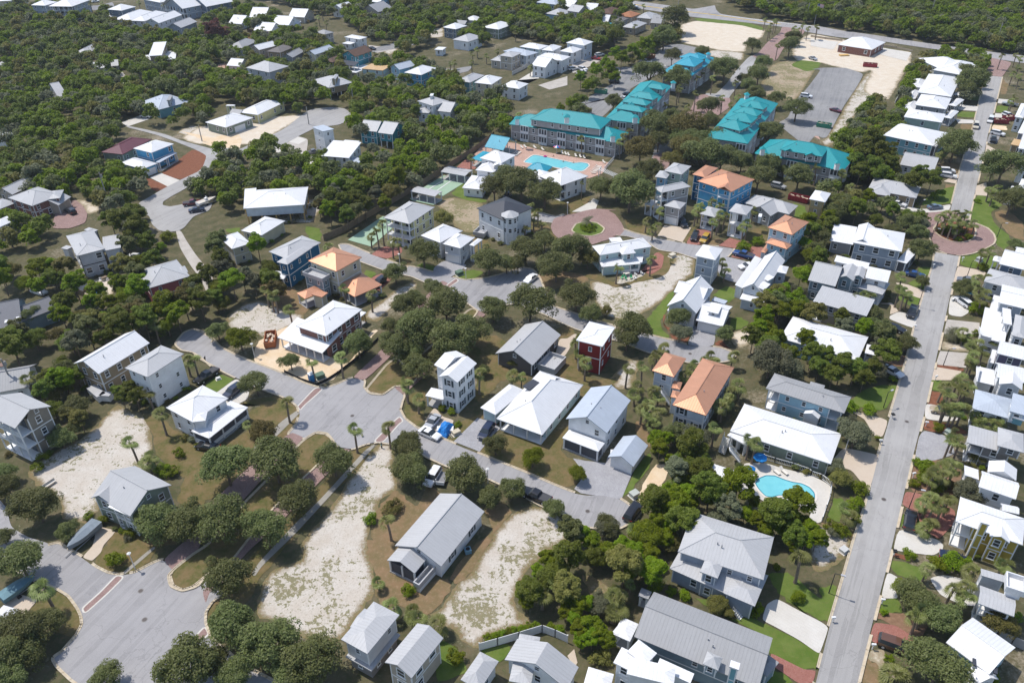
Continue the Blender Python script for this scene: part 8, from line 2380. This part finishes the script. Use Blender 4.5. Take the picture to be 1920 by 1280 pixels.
# people: one continuous skinned body each, hair as a child
SKIN = plain("skin", (.45, .27, .19), .6, .2); CLB = plain("shirt_blue", (.03, .16, .32), .8, .1); CLD = plain("shorts_navy", (.02, .025, .06), .8, .1); HAIRM = plain("hair_brown", (.06, .035, .02), .7, .2)
def person(px, label, pose, rz, z=0.0):
    t = thing("person", label, "person", px, rz, None, z)
    st = pose == 'stand'; sw = pose == 'swim'
    J = dict(pel=(0, 0, .95), che=(0, .01, 1.32), nec=(0, .02, 1.50), hed=(0, .03, 1.60), top=(0, .03, 1.74))
    for s, n in ((-1, 'l'), (1, 'r')):
        f = .16 if (st and s > 0) else (-.10 if st else 0)
        J.update({'hip' + n: (s * .10, 0, .90), 'kne' + n: (s * .11, f, .50), 'ank' + n: (s * .11, f * .6 - .03, .09), 'toe' + n: (s * .12, f * .6 + .14, .05)})
        if sw: J.update({'sho' + n: (s * .19, .01, 1.42), 'elb' + n: (s * .38, .12, 1.32), 'wri' + n: (s * .52, .26, 1.33), 'han' + n: (s * .58, .33, 1.33)})
        else: J.update({'sho' + n: (s * .19, .01, 1.42), 'elb' + n: (s * .26, -.03 - f * .5, 1.13), 'wri' + n: (s * .27, .07 - f * .5, .90), 'han' + n: (s * .27, .10 - f * .5, .80)})
    E = [('pel', 'che'), ('che', 'nec'), ('nec', 'hed'), ('hed', 'top')]
    for n in 'lr': E += [('pel', 'hip' + n), ('hip' + n, 'kne' + n), ('kne' + n, 'ank' + n), ('ank' + n, 'toe' + n), ('che', 'sho' + n), ('sho' + n, 'elb' + n), ('elb' + n, 'wri' + n), ('wri' + n, 'han' + n)]
    RAD = dict(pel=(.15, .11), che=(.16, .11), nec=(.055, .055), hed=(.085, .10), top=(.06, .07), hip=(.09, .09), kne=(.06, .06), ank=(.04, .045), toe=(.035, .03), sho=(.07, .07), elb=(.043, .043), wri=(.032, .03), han=(.04, .022))
    K = list(J); me = D.meshes.new("body"); me.from_pydata([J[k] for k in K], [(K.index(a), K.index(b)) for a, b in E], [])
    o = meshobj("body", me, t); md = o.modifiers.new("skin", 'SKIN'); sv = me.skin_vertices[0].data if me.skin_vertices else None
    if sv is None:
        bm = bmesh.new(); bm.from_mesh(me); bm.verts.layers.skin.verify(); bm.to_mesh(me); bm.free(); sv = me.skin_vertices[0].data
    for i, k in enumerate(K): sv[i].radius = RAD[k[:3]]; sv[i].use_root = k == 'pel'
    o.modifiers.new("sub", 'SUBSURF').levels = 1
    dg = bpy.context.evaluated_depsgraph_get(); m2 = D.meshes.new_from_object(o.evaluated_get(dg)); o.modifiers.clear(); o.data = m2
    m2.materials.clear()
    for mm in (SKIN, CLB, CLD): m2.materials.append(mm)
    for p in m2.polygons:
        c = p.center; p.use_smooth = True
        p.material_index = 0 if sw and c.z > 1.0 else (1 if 0.98 < c.z < 1.49 and abs(c.x) < .25 else (2 if .55 < c.z <= .98 and abs(c.x) < .22 else 0))
    hm_ = MB(); n = 10
    for i in range(n):
        for j in range(4):
            a0, a1 = 2 * math.pi * i / n, 2 * math.pi * (i + 1) / n; e0, e1 = math.pi / 2 * j / 4 - .1, math.pi / 2 * (j + 1) / 4 - .1
            hm_.poly([(.098 * math.cos(a) * math.cos(e), .012 + .115 * math.sin(a) * math.cos(e), 1.665 + .115 * math.sin(e)) for a, e in ((a0, e0), (a1, e0), (a1, e1), (a0, e1))])
    meshobj("hair", hm_.mesh("hair", HAIRM), t)
person("t11 530,135", "person in blue top and dark shorts walking at the roadside near the tin roofed hut", 'stand', 1.2)
person("t12 1405,286", "swimmer in the middle of the L shaped pool", 'swim', .6, -1.18)
person("t12 1495,296", "swimmer nearest the rounded end of the L shaped pool", 'swim', 2.6, -1.12)
person("t12 1315,236", "swimmer at the far wall of the L shaped pool", 'swim', 3.5, -1.15)
t = thing("pool_float", "pink inflatable ring on the L shaped pool", "pool float", "t12 1243,208", 0, None, .12); m = MB()
for i in range(16):
    for j in range(8):
        q = []
        for a, b in ((i, j), (i + 1, j), (i + 1, j + 1), (i, j + 1)): A = a * math.pi / 8; B = b * math.pi / 4; q.append(((.5 + .17 * math.cos(B)) * math.cos(A), (.5 + .17 * math.cos(B)) * math.sin(A), .17 + .17 * math.sin(B)))
        m.poly(q)
meshobj("ring", m.mesh("ring", plain("float_pink", (.6, .08, .25), .4)), t)
t = thing("bollard", "black post with pale band at the corner of the sandy lot and brick crossing", "post", "p 716,840"); part(t, "post", lambda m: m.tube((0, 0, 0), (0, 0, 1.5), .14, .10, 8), plain("black_enamel", (.012, .012, .013), .3)); part(t, "band", lambda m: m.tube((0, 0, .8), (0, 0, .95), .15, n=8), plain("pale_aqua", (.35, .55, .55), .5))
# ------------------------------------------------------------- a label for every tree
NOUN = dict(oak_tree='oak', pine_tree='pine', palm_tree='palm', date_palm='date palm', shrub='shrub')
TINT = dict(oak='dark green', bright='bright green', pine='green', grey='grey green', olive='olive', palm='', rust='dead rust brown', yellow='yellow')
LP = [(h, p, project(p)) for h, p in LAND]
ORD = ['nearest', 'second nearest', 'third nearest', 'fourth nearest', 'fifth nearest', 'sixth nearest', 'seventh nearest', 'eighth nearest', 'ninth nearest', 'tenth nearest'] + ['%dth nearest' % k for k in range(11, 60)]
groups = {}
for root, name, leaf, x, y, Rm, kind in TREES:
    p = Vector((x, y, 0)); q = project(p)
    best = min(LP, key=lambda l: (l[1] - p).length)
    dx, dy = q[0] - best[2][0], q[1] - best[2][1]
    d = ('left of' if dx < 0 else 'right of') if abs(dx) > abs(dy) * 1.1 else ('in front of' if dy > 0 else 'behind')
    noun = NOUN[name]
    size = ''
    if noun in ('oak', 'pine'): size = 'large' if Rm > (4.2 if noun == 'oak' else 2.7) else ('small' if Rm < (2.6 if noun == 'oak' else 1.7) else '')
    base = ' '.join(w_ for w_ in (size, TINT[leaf], noun, d, best[0]) if w_)
    if noun in ('palm', 'date palm'): base = ' '.join((('tall ' if root.children[0].scale.z * 5 > 5.6 else '') + 'fan ' + noun if noun == 'palm' else 'feathery date palm', d, best[0]))
    groups.setdefault(base, []).append(((best[1] - p).length, root, noun))
for base, L in groups.items():
    L.sort(key=lambda t: t[0])
    for i, (dd, root, noun) in enumerate(L):
        lab = base if len(L) == 1 else base + ', ' + ORD[i]
        if len(lab.split()) > 16: lab = ' '.join(w_ for w_ in lab.split() if w_ not in ('green', 'dark', 'the'))
        cat = 'shrub' if noun == 'shrub' else ('palm' if 'palm' in noun else 'tree')
        tag(root, lab, cat, root.get("group"))
# ------------------------------------------------------------- thin sea air
m = MB(); m.box(-900, -200, -1.0, 900, 1500, 104); hz = meshobj("haze", m.mesh("haze", D.materials.new("haze_air"))); struct(hz, "stuff")
hm = hz.data.materials[0]; hm.use_nodes = True; nt = hm.node_tree; nt.nodes.clear()
pv = N(nt, "ShaderNodeVolumePrincipled"); pv.inputs["Color"].default_value = (.80, .88, 1, 1); pv.inputs["Density"].default_value = .0001; pv.inputs["Anisotropy"].default_value = .2
ho = N(nt, "ShaderNodeOutputMaterial"); nt.links.new(pv.outputs[0], ho.inputs["Volume"])
hz["label"] = "thin pale air over the whole neighbourhood"; hz["category"] = "haze"
SC.cycles.volume_bounces = 0
